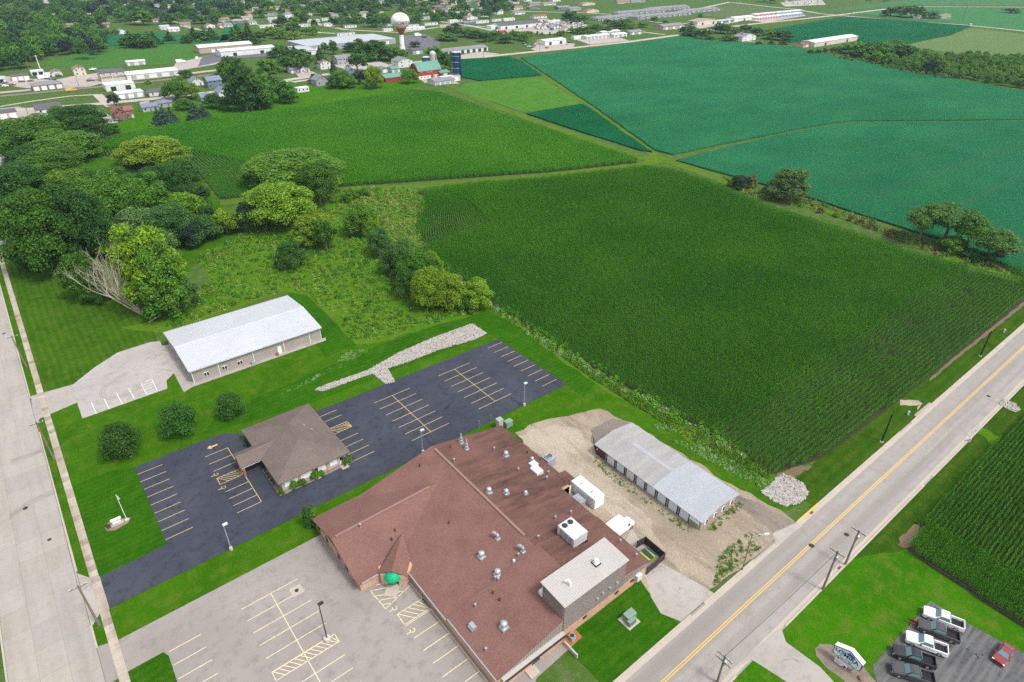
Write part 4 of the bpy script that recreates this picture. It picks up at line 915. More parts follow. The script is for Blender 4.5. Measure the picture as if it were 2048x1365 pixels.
# ---------------- office with hipped taupe roof and drive-through canopy
of = thing('office_building', 'low office with a hipped taupe shingle roof and a covered drive-through', 'building', (30, 112, 0))
MB().prism([(23, 102.8), (37.1, 102.8), (37.1, 122.8), (23, 122.8)], .06, 2.75).build('wall', M_metal_p, of)
def hip(par, x0, x1, y0, y1, ze_, zr, mat, name='roof_slope'):
    h = (x1-x0)/2; cx_ = (x0+x1)/2; a, b_ = y0+h, y1-h
    A, B, Cc, D = (x0, y0, ze_), (x1, y0, ze_), (x1, y1, ze_), (x0, y1, ze_); E, F = (cx_, a, zr), (cx_, b_, zr)
    for q in ([A, B, E], [B, Cc, F, E], [Cc, D, F], [D, A, E, F]): MB().slab(q, .18).build(name, mat, par)
hip(of, 22.2, 37.9, 102, 123.5, 2.9, 5.5, M_shing_o)
MB().slab([(18.0, 111.4, 2.9), (23.2, 111.4, 2.9), (27.6, 114.0, 4.35), (18.0, 114.0, 4.2)], .16).build('canopy_slope', M_shing_o, of)
MB().slab([(18.0, 114.0, 4.2), (27.6, 114.0, 4.35), (23.2, 116.7, 2.9), (18.0, 116.7, 2.9)], .16).build('canopy_slope', M_shing_o, of)
b = MB(); b.add([(18.2, 111.6, 2.75), (18.2, 116.5, 2.75), (18.2, 114, 4.05), (18.35, 111.6, 2.75), (18.35, 116.5, 2.75), (18.35, 114, 4.05)], [(0, 2, 1), (3, 4, 5), (0, 1, 4, 3), (1, 2, 5, 4), (2, 0, 3, 5)]); b.build('canopy_gable', M_whitep, of)
MB().box(18.2, 23, 111.6, 111.75, 2.35, 2.74).build('canopy_beam', M_whitep, of); MB().box(18.2, 23, 116.35, 116.5, 2.35, 2.74).build('canopy_beam', M_whitep, of)
for x, y in ((18.5, 111.9), (18.5, 116.2)): MB().box(x-.28, x+.28, y-.28, y+.28, .06, 2.4).build('canopy_pillar', M_redbrick, of)
for x0, x1 in ((23.6, 26.4), (27.0, 29.4), (30.3, 32.4), (33.4, 35.0)):
    MB().box(x0, x1, 102.74, 102.8, .7, 2.6).build('wall_panel', M_whitep, of)
for x in (26.7, 29.7, 32.9, 36.3): MB().box(x-.2, x+.2, 102.68, 102.8, .06, 2.7).build('pilaster', M_brick, of)
for x in (29.95, 35.6): d = MB().box(x-.1, x+.85, 102.7, 102.8, .1, 2.2).build('door', M_whitep, of); MB().box(x, x+.75, 102.66, 102.7, 1.1, 2.0).build('pane', M_dark, d)
for y in (105, 108.5, 119.5): wn = MB().box(22.93, 23, y-.7, y+.7, .9, 2.2).build('window', M_dark, of); MB().box(22.9, 22.94, y-.8, y+.8, 2.2, 2.32).build('frame', M_whitep, wn)
for x, y in ((33.2, 114.2), (34.0, 112.2)): b = MB(); b.lathe((x, y, 5.4-abs(x-30)*.33), [(.12, -.5), (.12, .35), (.2, .36), (.2, .45)], 8); b.build('vent_pipe', M_steel, of)
MB().box(29.6, 30.8, 101.5, 102.8, .06, .12).build('door_slab', M_kerb, of); MB().box(35.3, 36.8, 100.9, 102.8, .06, .12).build('door_slab', M_kerb, of)
flat_poly('planting_bed', [(22.4, 101.7), (38, 101.7), (38, 102.8), (23.0, 102.8), (23.0, 111.5), (21.9, 111.5), (21.9, 102)], .075, M_bed)
# ---------------- white-roofed steel shed
sh = thing('steel_shed', 'long beige steel shed with a white ribbed roof on the lawn', 'shed', (37, 164, 0))
MB().prism([(19.9, 153), (54.2, 153), (54.2, 176), (19.9, 176)], .02, 4.0).build('wall', M_beige, sh)
for s, q in ((1, [(19.4, 152.5, 4.05), (54.6, 152.5, 4.05), (54.6, 164.5, 5.25), (19.4, 164.5, 5.25)]), (-1, [(19.4, 164.5, 5.25), (54.6, 164.5, 5.25), (54.6, 176.6, 4.05), (19.4, 176.6, 4.05)])):
    rs = MB().slab(q, .15).build('roof_slope', M_metal_w, sh); b = MB()
    for i in range(77):
        x = 19.6+i*.455; (y0, z0), (y1, z1) = ((152.5, 4.05), (164.3, 5.23)) if s > 0 else ((176.6, 4.05), (164.7, 5.23))
        b.add([(x-.045, y0, z0+.004), (x+.045, y0, z0+.004), (x+.03, y0, z0+.07), (x-.03, y0, z0+.07), (x-.045, y1, z1+.004), (x+.045, y1, z1+.004), (x+.03, y1, z1+.07), (x-.03, y1, z1+.07)], [(0, 3, 2, 1), (3, 7, 6, 2), (0, 4, 7, 3), (1, 2, 6, 5)])
    b.build('roof_rib', M_metal_w, rs, kind='stuff')
b = MB(); b.slab([(19.4, 164.1, 5.27), (54.6, 164.1, 5.27), (54.6, 164.5, 5.36), (19.4, 164.5, 5.36)], .04); b.slab([(19.4, 164.5, 5.36), (54.6, 164.5, 5.36), (54.6, 164.9, 5.27), (19.4, 164.9, 5.27)], .04); b.build('ridge_cap', M_metal_w, sh)
for xg, s in ((19.9, -1), (54.2, 1)):
    b = MB(); b.add([(xg, 153, 4), (xg, 176, 4), (xg, 164.5, 5.1), (xg-s*.2, 153, 4), (xg-s*.2, 176, 4), (xg-s*.2, 164.5, 5.1)], [(0, 1, 2), (3, 5, 4), (0, 2, 5, 3), (1, 4, 5, 2)]); b.build('gable_wall', M_beige, sh)
b = MB()
for i in range(110): x = 20.1+i*.31; b.box(x-.04, x+.04, 152.95, 153, .1, 3.9)
b.build('siding_rib', M_beige, sh, kind='stuff')
MB().box(19.6, 54.5, 152.3, 152.48, 3.82, 4.02).build('gutter', M_metal_w, sh)
for x in (20.0, 26.4, 35.3, 43.6, 50.9, 54.1): MB().box(x-.07, x+.07, 152.84, 152.95, .1, 3.9).build('downspout', M_whitep, sh)
for x in (23.3, 27.8, 31.7):
    wn = MB().box(x-.65, x+.65, 152.86, 152.97, 1.0, 2.1).build('window', M_whitep, sh)
    for k in (-.32, .32): MB().box(x+k-.26, x+k+.26, 152.83, 152.87, 1.1, 2.0).build('pane', M_dark, wn)
d = MB().box(41.8, 42.8, 152.88, 152.97, .1, 2.3).build('door', M_whitep, sh); MB().box(42.6, 42.68, 152.84, 152.88, 1.1, 1.2).build('handle', M_steel, d)
for y in (157.5, 161.5, 164.2, 169.5): wn = MB().box(19.84, 19.9, y-.6, y+.6, 1.0, 2.4).build('window', M_dark, sh); MB().box(19.8, 19.84, y-.7, y+.7, 2.4, 2.5).build('frame', M_whitep, wn)
flat_poly('shed_walk', [(16.8, 150.6), (19.2, 151.6), (54.9, 151.6), (55.4, 153.2), (20, 153.2), (20, 176.5), (17.2, 177), (17.2, 163)], .075, M_drive)
tag(MB().box(41.1, 41.7, 152.2, 152.8, .03, .9).build('bin', M_orange), 'rust brown bin beside the white shed door', 'bin')
tag(MB().box(34.3, 35.1, 151.9, 152.6, .05, .8).box(34.25, 35.15, 151.85, 152.65, .8, .86).lathe((34.7, 152.25, .86), [(.3, 0), (.3, .03)], 12).build('condenser_unit', M_grey), 'small grey condenser against the beige shed wall', 'condenser')
# ---------------- garage with translucent doors
ga = thing('garage_building', 'long garage with a two tone galvanised roof and eight pale doors', 'garage', (86, 57.4, 0))
MB().prism([(80.9, 43.6), (91.9, 43.6), (91.9, 71.3), (80.9, 71.3)], .02, 2.7).build('wall', M_tan, ga)
MB().prism([(80.8, 68.6), (92.0, 68.6), (92.0, 71.38), (80.8, 71.38)], .03, 2.66).build('end_wall', M_maroon, ga)
for y0, y1, mt, dz in ((55.3, 71.7, M_metal_o, 0), (43.2, 55.3, M_metal_g, .05)):
    for q in ([(80.4, y0, 2.75+dz), (86.4, y0, 3.65+dz), (86.4, y1, 3.65+dz), (80.4, y1, 2.75+dz)], [(86.4, y0, 3.65+dz), (92.4, y0, 2.75+dz), (92.4, y1, 2.75+dz), (86.4, y1, 3.65+dz)]):
        rs = MB().slab(q, .1).build('roof_slope', mt, ga); b = MB(); west = q[0][0] < 82
        n_ = int((y1-y0)/.45)
        for i in range(1, n_):
            y = y0+(y1-y0)*i/n_; (xa, za), (xb, zb) = ((80.4, 2.75+dz), (86.3, 3.64+dz)) if west else ((92.4, 2.75+dz), (86.5, 3.64+dz))
            b.add([(xa, y-.04, za+.003), (xa, y+.04, za+.003), (xa, y, za+.05), (xb, y-.04, zb+.003), (xb, y+.04, zb+.003), (xb, y, zb+.05)], [(0, 1, 2), (0, 3, 5, 2), (1, 2, 5, 4)])
        b.build('roof_rib', mt, rs, kind='stuff')
b = MB(); b.slab([(85.9, 55.4, 3.62), (86.4, 55.4, 3.7), (86.4, 66, 3.7), (85.9, 66, 3.62)], .03); b.slab([(86.4, 55.4, 3.7), (86.9, 55.4, 3.62), (86.9, 66, 3.62), (86.4, 66, 3.7)], .03); b.build('skylight_strip', M_metal_g, ga)
for i in range(8):
    y = 66.9-2.78*i; d = MB().box(80.82, 80.88, y-1.05, y+1.05, .1, 2.45).build('door', M_ply, ga)
    b = MB(); b.box(80.74, 80.82, y-1.17, y-1.05, .05, 2.5); b.box(80.74, 80.82, y+1.05, y+1.17, .05, 2.5); b.box(80.74, 80.82, y-1.05, y+1.05, 2.45, 2.55); b.build('frame', M_blackpole, d)
    b = MB()
    for z in (.7, 1.3, 1.9): b.box(80.8, 80.822, y-1.05, y+1.05, z-.02, z+.02)
    b.build('door_seam', M_ltgrey, d)
for x in (82.4, 85.1, 87.7, 90.4):
    d = MB().box(x-.5, x+.5, 43.52, 43.6, .9 if x > 81 else .1, 2.1).build('window', M_whitep, ga); MB().box(x-.05, x+.42, 43.49, 43.52, .98, 2.0).build('pane', M_dark, d)
sg = MB().box(80.78, 80.88, 44.0, 46.2, .9, 2.3).build('sign_panel', M_whitep, ga); MB().box(80.76, 80.785, 44.05, 46.15, .95, 1.3).build('sign_band', MT('sign_green', (.10, .30, .07)), sg)
def text(name, s, size, mat, mw, parent=None, ext=.01, align='CENTER', shear=0, bold=0):
    cu = bpy.data.curves.new(name, 'FONT'); cu.body = s; cu.size = size; cu.extrude = ext; cu.align_x = align; cu.shear = shear; cu.offset = bold
    t = bpy.data.objects.new(name, cu); C.objects.link(t); dg = bpy.context.evaluated_depsgraph_get(); me = bpy.data.meshes.new_from_object(t.evaluated_get(dg)); bpy.data.objects.remove(t)
    me.materials.clear(); me.materials.append(mat); o = bpy.data.objects.new(name, me); C.objects.link(o)
    if parent is not None:
        Mx = Matrix.Identity(4); q = parent
        while q is not None: Mx = q.matrix_basis @ Mx; q = q.parent
        o.parent = parent; o.matrix_basis = Mx.inverted() @ mw
    else: o.matrix_basis = mw
    return o
def frame(o, right, up):
    r, u = Vector(right).normalized(), Vector(up).normalized(); n = r.cross(u)
    Mx = Matrix((r, u, n)).transposed().to_4x4(); Mx.translation = o; return Mx
b = MB(); b.lathe((80.7, 70.9, 1.5), [(.12, 0), (.12, .3)], 8); b.build('wall_lamp', M_whitep, ga)
# ================================================================ VEHICLES
def carpaint():
    mt, nt, b = base('car_paint', .28, .5)
    oi = _n(nt, 'ShaderNodeObjectInfo'); nt.links.new(oi.outputs['Color'], b.inputs['Base Color'])
    b.inputs['Coat Weight'].default_value = .5; b.inputs['Coat Roughness'].default_value = .08
    return mt
M_paint = carpaint()
M_lamp = MT('headlight_lens', (.75, .75, .72), .15, None, (), .6); M_tail = MT('tail_light_lens', (.35, .02, .02), .2, None, (), .5)
M_glass = MT('tinted_car_glass', (.10, .20, .22), .06, None, (), .7)
def loft(b, secs, mi=0):
    "secs: (x, half width low, half width high, z low, z shoulder, z top)"
    ring = [[(x, -wl, zl), (x, -wl, zs_), (x, -wh, zt), (x, wh, zt), (x, wl, zs_), (x, wl, zl)] for x, wl, wh, zl, zs_, zt in secs]
    vs = [v for r in ring for v in r]; n = len(ring); fs = [(i*6+j, i*6+(j+1) % 6, (i+1)*6+(j+1) % 6, (i+1)*6+j) for i in range(n-1) for j in range(6)]
    fs += [tuple(range(6)), tuple((n-1)*6+j for j in range(5, -1, -1))]
    return b.add(vs, fs, mi)
def wheel(par, x, y, r, w_=.26):
    b = MB(); s = 1 if y > 0 else -1; b.tube((x, y-s*w_, r), (x, y, r), r, r, 16); wh = b.build('wheel', M_black, par)
    b = MB(); b.tube((x, y-.03*s, r), (x, y+.015*s, r), r*.62, r*.55, 12); b.build('rim', M_chrome, wh)
def glass(b, q): b.poly(q)
def make_car(name, kind):
    t = thing(name, '', kind); L = {'pickup': 5.9, 'sedan': 4.6, 'van': 5.2}[kind]; x0, x1 = -L/2, L/2; wd = 1.0 if kind == 'pickup' else .9
    b = MB()
    if kind == 'pickup':
        loft(b, [(x1, .8, .72, .5, .95, 1.0), (x1-.12, .95, .85, .42, 1.02, 1.12), (x1-.6, 1, .92, .38, 1.08, 1.2), (1.25, 1, .94, .38, 1.12, 1.25), (-.85, 1, .95, .38, 1.15, 1.22), (-.9, 1, .95, .38, 1.15, 1.2)])
        loft(b, [(-.9, 1, .98, .38, .6, .7), (x0+.05, 1, .98, .42, .6, .7)])
        for s in (-1, 1): b.prism([(-.9, s*.86), (x0+.02, s*.86), (x0+.02, s*1.0), (-.9, s*1.0)], .7, 1.2)
        b.box(x0, x0+.1, -.98, .98, .5, 1.2)
        loft(b, [(1.3, .94, .9, 1.15, 1.2, 1.24), (.55, .9, .74, 1.15, 1.25, 1.86), (.2, .92, .76, 1.15, 1.25, 1.93), (-.6, .92, .76, 1.15, 1.25, 1.92), (-.88, .92, .8, 1.15, 1.25, 1.5), (-.93, .92, .86, 1.15, 1.2, 1.24)])
        fx, ry = x1, 1.86
    elif kind == 'sedan':
        loft(b, [(x1, .68, .6, .4, .62, .68), (x1-.15, .82, .72, .28, .72, .78), (x1-.7, .9, .82, .24, .8, .86), (.95, .9, .84, .24, .88, .94), (-1.3, .9, .84, .24, .9, .98), (x0+.15, .84, .74, .28, .86, .96), (x0, .72, .64, .4, .8, .88)])
        loft(b, [(1.05, .82, .78, .88, .9, .95), (.25, .8, .6, .9, .95, 1.36), (-.1, .8, .62, .9, .95, 1.42), (-.75, .8, .62, .9, .95, 1.4), (-1.6, .8, .72, .9, .95, 1.0)])
    else:
        loft(b, [(x1, .8, .72, .4, .9, 1.0), (x1-.3, .92, .8, .3, 1.0, 1.15), (1.6, .96, .86, .3, 1.1, 1.25), (.9, .97, .8, .3, 1.15, 1.95), (x0+.1, .97, .82, .3, 1.15, 2.0), (x0, .94, .8, .35, 1.1, 1.9)])
    body = b.build('body', M_paint, t)
    g = MB(); e = .012
    if kind == 'pickup':
        g.poly([(1.22, -.82, 1.29), (1.22, .82, 1.29), (.6, .7, 1.84), (.6, -.7, 1.84)]); g.poly([(-.9, -.74, 1.5), (-.64, -.7, 1.86), (-.64, .7, 1.86), (-.9, .74, 1.5)])
        for s in (-1, 1): g.poly([(.98, s*.925, 1.3), (.48, s*.79, 1.8), (-.55, s*.79, 1.84), (-.8, s*.925, 1.32)][::s])
        bedf = MB().box(x0+.1, -.92, -.85, .85, .7, .72).build('bed_liner', M_black, t)
    elif kind == 'sedan':
        g.poly([(.95, -.7, .99), (.95, .7, .99), (.28, .56, 1.35), (.28, -.56, 1.35)]); g.poly([(-1.5, -.66, 1.03), (-.8, -.57, 1.38), (-.8, .57, 1.38), (-1.5, .66, 1.03)])
        for s in (-1, 1): g.poly([(.72, s*.8, 1.0), (.18, s*.66, 1.33), (-.72, s*.66, 1.35), (-1.25, s*.8, 1.0)][::s])
    else:
        g.poly([(1.58, -.78, 1.3), (1.58, .78, 1.3), (.98, .72, 1.86), (.98, -.72, 1.86)])
        for s in (-1, 1): g.poly([(1.2, s*.93, 1.3), (.85, s*.84, 1.8), (.1, s*.84, 1.8), (.1, s*.93, 1.3)][::s])
    for v in range(len(g.v)): x, y, z = g.v[v]; g.v[v] = (x+(.04 if x > .5 else -.04 if x < -.5 and abs(y) < .8 else 0), y+(.02 if y > .6 else -.02 if y < -.6 else 0), z+.02)
    g.build('windows', M_glass, t)
    r = .4 if kind == 'pickup' else .33; fx = L/2-1.0; rx = -L/2+1.15
    for x in (fx, rx):
        for s in (-1, 1): wheel(t, x, s*(wd+.01), r)
    for s in (-1, 1):
        zz = .9 if kind != 'sedan' else .66
        MB().box(L/2-.16, L/2-.02, s*.72-.16, s*.72+.16, zz-.1, zz+.1).build('headlight', M_lamp, t)
        MB().box(-L/2-.015, -L/2+.1, s*.84-.1, s*.84+.1, zz, zz+.25).build('tail_light', M_tail, t)
        if kind != 'van' or True: MB().box(.85, 1.05, s*(wd+.02)-.02, s*(wd+.02)+s*.18, 1.12 if kind == 'pickup' else .95, 1.32 if kind == 'pickup' else 1.08).build('mirror', M_paint if kind != 'pickup' else M_black, t)
    MB().box(L/2-.05, L/2+.03, -.55, .55, zz-.28, zz+.02).build('grille', M_black, t)
    MB().box(L/2-.08, L/2+.06, -.85, .85, zz-.42, zz-.28).build('bumper', M_chrome if kind == 'pickup' else M_paint, t)
    return t
PICK, SEDAN, VAN = make_car('pickup_truck', 'pickup'), make_car('car', 'sedan'), make_car('van', 'van')
USED = set()
def vehicle(pr, loc, rot, colr, label, group=None, cat=None, scale=None):
    if pr.name not in USED:
        USED.add(pr.name); pr.location = loc; pr.rotation_euler = (0, 0, rot); tag(pr, label, cat, group)
        if scale: pr.scale = scale
        for ch in kids(pr):
            ch.color = (*colr, 1)
        return pr
    return dup(pr, loc, rot, label, cat, group, scale, colr)
WH, BK, DG, GY, RD, SV = (.78, .78, .77), (.02, .02, .024), (.055, .05, .055), (.22, .21, .22), (.22, .025, .03), (.42, .43, .45)
PG = 'pickups parked in a row at the auto lot'
for (f, b_, colr, lb) in (((1849, 1222), (1926, 1252), WH, 'white pickup at the grassy end of the auto lot row'), ((1838, 1247), (1917, 1276), DG, 'dark grey pickup with a red plow frame on its nose'),
                          ((1813, 1272), (1894, 1302), WH, 'white pickup parked between two dark pickups'), ((1789, 1300), (1868, 1326), BK, 'black pickup with pale running boards beside the white one'), ((1788, 1336), (1864, 1358), DG, 'charcoal pickup cut by the bottom edge of the photo')):
    p, q = G(*f, .9), G(*b_, .9); d = (p-q); c = (p+q)/2
    vehicle(PICK, (c.x, c.y, .08), math.atan2(d.y, d.x), colr, lb, PG, 'pickup')
p, q = G(1998, 1322, .6), G(2017, 1296, .6); d = p-q; c = (p+q)/2
vehicle(SEDAN, (c.x, c.y, .08), math.atan2(d.y, d.x), RD, 'maroon sedan parked alone on the cracked auto lot', None, 'car')
g = G(1831, 1252); pl = thing('snow_plow', 'red snow plow standing before the dark grey pickup', 'plow', (g.x, g.y, .08), math.atan2(1, -.25))
b = MB(); vs = []
for i in range(7): a = -.5+i*.28; vs += [(-1.25, .25-.35*math.cos(a), .35+.42*math.sin(a)+.1), (1.25, .25-.35*math.cos(a), .35+.42*math.sin(a)+.1)]
vs = [tuple(Vector(v)+Vector((0, 0, .08))) for v in vs]
Mx = pl.matrix_basis
b.add([tuple(Mx @ Vector(v)) for v in vs], [(2*i, 2*i+1, 2*i+3, 2*i+2) for i in range(6)]); b.build('blade', MT('plow_red', (.30, .03, .025), .5), pl)
b = MB(); [b.tube(Mx @ Vector((x, .2, .3)), Mx @ Vector((x*.4, 1.0, .5)), .06, n=6) for x in (-.7, .7)]; b.tube(Mx @ Vector((-1, .15, .5)), Mx @ Vector((1, .15, .5)), .07, n=6); b.build('push_frame', MATS['plow_red'], pl)
# white box truck
bt = thing('box_truck', 'white box truck backed against the brown roofed building', 'truck', (69.0, 53.0, .08), 0)
X, Y = 69.0, 53.0
MB().box(X-3.4, X+.7, Y-1.2, Y+1.2, .8, 3.1).build('cargo_box', M_whitep, bt)
b = MB(); loft(b, [(X+3.0, .8, .7, .5, 1.0, 1.15), (X+2.7, 1.0, .9, .4, 1.15, 1.3), (X+1.9, 1.02, .94, .4, 1.3, 1.42), (X+1.4, 1.02, .86, .4, 1.35, 2.0), (X+.75, 1.02, .86, .4, 1.35, 2.05), (X+.7, 1.0, .86, .4, 1.3, 1.95)])
b.v = [(v[0], v[1]+Y, v[2]+.08) for v in b.v]; b.build('cab', M_whitep, bt)
b = MB(); b.poly([(X+1.95, Y-.8, 1.5), (X+1.95, Y+.8, 1.5), (X+1.5, Y+.74, 2.04), (X+1.5, Y-.74, 2.04)])
for s in (-1, 1): b.poly([(X+1.7, Y+s*1.035, 1.48), (X+1.4, Y+s*.93, 1.98), (X+.85, Y+s*.93, 2.0), (X+.85, Y+s*1.035, 1.48)][::s])
b.build('windows', M_dark, bt)
for x in (X-2.2, X+2.1):
    for s in (-1, 1):
        b = MB(); b.tube((x, Y+s*.75, .48), (x, Y+s*1.06, .48), .42, n=14); wh = b.build('wheel', M_black, bt); b = MB(); b.tube((x, Y+s*1.05, .48), (x, Y+s*1.075, .48), .24, n=10); b.build('rim', M_chrome, wh)
MB().box(X-3.3, X+2.7, Y-.5, Y+.5, .5, .78).build('chassis', M_black, bt)
# ================================================================ YARD EQUIPMENT AND STREET FURNITURE
ct = thing('storage_container', 'long white storage container in the gravel yard', 'container', (70.2, 63, .05))
MB().box(68.9, 71.5, 59.8, 66.6, .12, 2.75).build('shell', M_whitep, ct)
b = MB()
for i in range(13): y = 60.2+i*.5; b.box(68.86, 68.9, y-.06, y+.06, .3, 2.6); b.box(71.5, 71.54, y-.06, y+.06, .3, 2.6)
b.build('side_rib', M_whitep, ct, kind='stuff')
MB().box(68.84, 68.9, 60.6, 61.8, .3, 2.4).build('door', M_ltgrey, ct); MB().box(69.5, 70.4, 61.6, 62.1, 2.75, 2.8).build('roof_vent', M_steel, ct); MB().box(69.5, 70.2, 64.5, 64.9, 2.75, 2.8).build('roof_vent', M_steel, ct)
tag(MB().box(66.9, 68.3, 61.7, 64.0, .05, 1.6).box(66.85, 68.35, 61.65, 64.05, 1.6, 1.68).box(67.2, 68, 62.2, 63.5, 1.68, 1.74).build('generator', M_grey), 'dark grey generator box wedged between brown roof and white container', 'generator')
cu_ = thing('cooling_unit', 'tall grey cooling unit with a top fan by the pale gravel', 'cooling unit', (70.4, 75.2, 0))
MB().box(69.3, 71.5, 74.1, 76.3, .05, 2.2).build('cabinet', M_grey, cu_); b = MB(); b.lathe((70.4, 75.2, 2.2), [(.85, 0), (.85, .3), (.75, .3), (.75, .1)], 18); b.build('fan_ring', M_steel, cu_)
b = MB(); [b.box(70.4-.7, 70.4+.7, 75.2-.06+k*.3, 75.2+.06+k*.3, 2.44, 2.48) for k in (-1, 0, 1)]; b.build('fan_guard', M_black, cu_)
b = MB(); b.path([(68.6, 77.6, .3), (68.6, 78.5, 1.4), (68.2, 79.3, 2.2), (68.0, 80, 1.2)], [.07]*4, 6); b.path([(69.2, 77.2, .2), (69.4, 78.4, .9), (69.0, 79.6, 1.6)], [.06]*3, 6); tag(b.build('pipework', M_steel), 'bent grey pipes rising along the yard eave', 'pipes')
tr = thing('transformer', 'green transformer cabinet on a pad in the side lawn', 'transformer', (56.2, 38.9, 0))
MB().rbox((56.2, 38.9), 2.6, 2.6, .0, .18).build('pad', M_kerb, tr); MB().rbox((56.4, 39.1), 1.9, 1.2, .18, 1.6).build('cabinet', M_green_eq, tr); MB().rbox((56.0, 38.3), 1.6, .7, .18, 1.25).build('radiator', M_green_eq, tr); MB().rbox((56.4, 39.1), 2.0, 1.3, 1.6, 1.68).build('lid', M_green_eq, tr)
b = MB(); [b.box(55.3+k*.2, 55.36+k*.2, 37.9, 37.96, .25, 1.2) for k in range(8)]; b.build('radiator_fin', M_green_eq, tr, kind='stuff')
cn = thing('condenser_unit', 'small condenser on bark by the dock wall corner', 'condenser', (46.6, 42.4, 0))
MB().box(45.2, 48.2, 41.6, 43.4, .02, .06).build('bark_bed', M_orange, cn); MB().rbox((46.6, 42.4), .9, .9, .06, .95).build('cabinet', M_grey, cn); b = MB(); b.lathe((46.6, 42.4, .95), [(.36, 0), (.36, .04), (.1, .05)], 14); b.build('fan', M_dark, cn)
fe = thing('fence_enclosure', 'dark board fence around the lime waste container', 'fence', (67.8, 45.6, 0))
pts = [(65.4, 43.2), (70.3, 43.4), (70.4, 48.1), (68.4, 48.3)]
b = MB()
for (xa, ya), (xb, yb) in zip(pts, pts[1:]):
    n_ = int(math.hypot(xb-xa, yb-ya)/.16); a = math.atan2(yb-ya, xb-xa)
    for i in range(n_): t = (i+.5)/n_; b.rbox((xa+(xb-xa)*t, ya+(yb-ya)*t), .145, .03, .05, 1.9+.03*(i % 3), a)
b.build('board', M_fence, fe, kind='stuff')
for x, y in pts: MB().rbox((x, y), .12, .12, 0, 2.0).build('post', M_fence, fe)
wc = thing('waste_container', 'lime green waste container with navy lids inside the fence', 'waste container', (68.0, 45.5, .05))
MB().prism([(66.9, 44.6), (69.2, 44.6), (69.2, 46.5), (66.9, 46.5)], .15, 1.2, 0, [(66.7, 44.4), (69.4, 44.4), (69.4, 46.7), (66.7, 46.7)]).build('bin', M_lime, wc)
for x in (67.7, 69.0): MB().slab([(x-.05, 44.4, 1.25), (x+.85 if x < 68 else x+.35, 44.4, 1.25), (x+.85 if x < 68 else x+.35, 46.6, 1.6), (x-.05, 46.6, 1.6)], .05).build('lid', M_lid, wc)
def lamp_post(px, py, top, name, label, mats, arm=0, base_=None, head='box', group=None):
    g = G(px, py); h = HGT(g, top); t = thing(name, label, 'lamp post', (g.x, g.y, 0), 0, group); pm, bm_ = mats
    if base_: b = MB(); b.lathe((g.x, g.y, 0), [(base_[0], .05), (base_[0], base_[1]), (base_[0]*.85, base_[1]+.05)], 14); b.build('base', M_basec, t)
    b = MB(); b.tube((g.x, g.y, .05), (g.x, g.y, h), .11, .075, 8); b.build('pole', pm, t)
    if arm:
        a = arm; e = (g.x+2.2*math.cos(a), g.y+2.2*math.sin(a), h+.25); b = MB(); b.path([(g.x, g.y, h-.3), (g.x+1.1*math.cos(a), g.y+1.1*math.sin(a), h+.2), e], [.06, .05, .05], 6); b.build('arm', M_galv, t)
        b = MB(); b.rbox((e[0]+.3*math.cos(a), e[1]+.3*math.sin(a)), .9, .35, h+.12, h+.35, a); b.build('lamp_head', M_ltgrey, t)
    else:
        b = MB(); b.rbox((g.x+.3, g.y), .85, .5, h-.05, h+.18); b.build('lamp_head', bm_, t)
    return t
lamp_post(463, 1100, 1051, 'lamp_post', 'grey lamp post at the south edge of the sealed lot near the street', (M_galv, M_ltgrey), 0, (.3, .7))
lamp_post(1048.6, 812, 768, 'lamp_post', 'grey lamp post at the field end of the sealed lot', (M_galv, M_ltgrey), 0, (.3, .7))
lamp_post(846, 906, 862, 'lamp_post', 'grey lamp post rising behind the brown roof', (M_galv, M_ltgrey), 0, (.3, .7))
lamp_post(655, 1281, 1210, 'lamp_post', 'dark bronze lamp post on a round concrete base in the worn lot', (M_bronze, M_bronze), 0, (.55, .75))
lamp_post(1484, 1141, 1072, 'street_lamp', 'wooden street lamp with a long arm at the gravel yard kerb', (M_wood, M_ltgrey), -.6, None)
for p, tp, lb in (((1763, 884), 830, 'black unlit pole on the verge near the field approach'), ((1960.4, 712.4), 662.6, 'black pole on the verge far along the road'),):
    g = G(*p); h = HGT(g, tp); t = thing('street_pole', lb, 'pole', (g.x, g.y, 0), 0, 'black poles along the cornfield verge'); b = MB(); b.tube((g.x, g.y, 0), (g.x, g.y, h), .2, .15, 8); b.build('shaft', M_blackpole, t); b = MB(); b.lathe((g.x, g.y, 0), [(.4, .02), (.4, .12)], 10); b.build('footing', M_basec, t)
def utility_pole(px, py, top, label, ang, trafo=False, arms=1):
    g = G(px, py); h = HGT(g, top); t = thing('utility_pole', label, 'utility pole', (g.x, g.y, 0), 0, 'wooden utility poles along the roads')
    b = MB(); b.tube((g.x, g.y, 0), (g.x, g.y, h), .2, .13, 8); b.build('shaft', M_wood, t)
    for k in range(arms):
        z = h-.35-1.1*k; b = MB(); b.rbox((g.x, g.y), 2.6, .12, z-.07, z+.07, ang); b.build('crossarm', M_wood, t)
        for s in (-1.15, -.5, .5, 1.15): b = MB(); b.lathe((g.x+s*math.cos(ang), g.y+s*math.sin(ang), z+.07), [(.06, 0), (.1, .08), (.06, .2)], 6); b.build('insulator', M_ltgrey, t)
    if trafo: b = MB(); b.lathe((g.x+.45, g.y, h-2.6), [(.3, 0), (.3, .95), (.12, 1.05)], 10); b.build('transformer_can', M_galv, t)
    b = MB(); b.tube((g.x, g.y, h*.55), (g.x+.25, g.y, .0), .03, n=4); b.build('conduit', M_steel, t)
    return Vector((g.x, g.y, h))
u1 = utility_pole(199, 1252, 1172, 'wooden utility pole beside the concrete apron of the dark driveway', 0, False, 1)
u2 = utility_pole(109, 920, 845, 'wooden utility pole on the grass strip opposite the round trees', 0, False, 1)
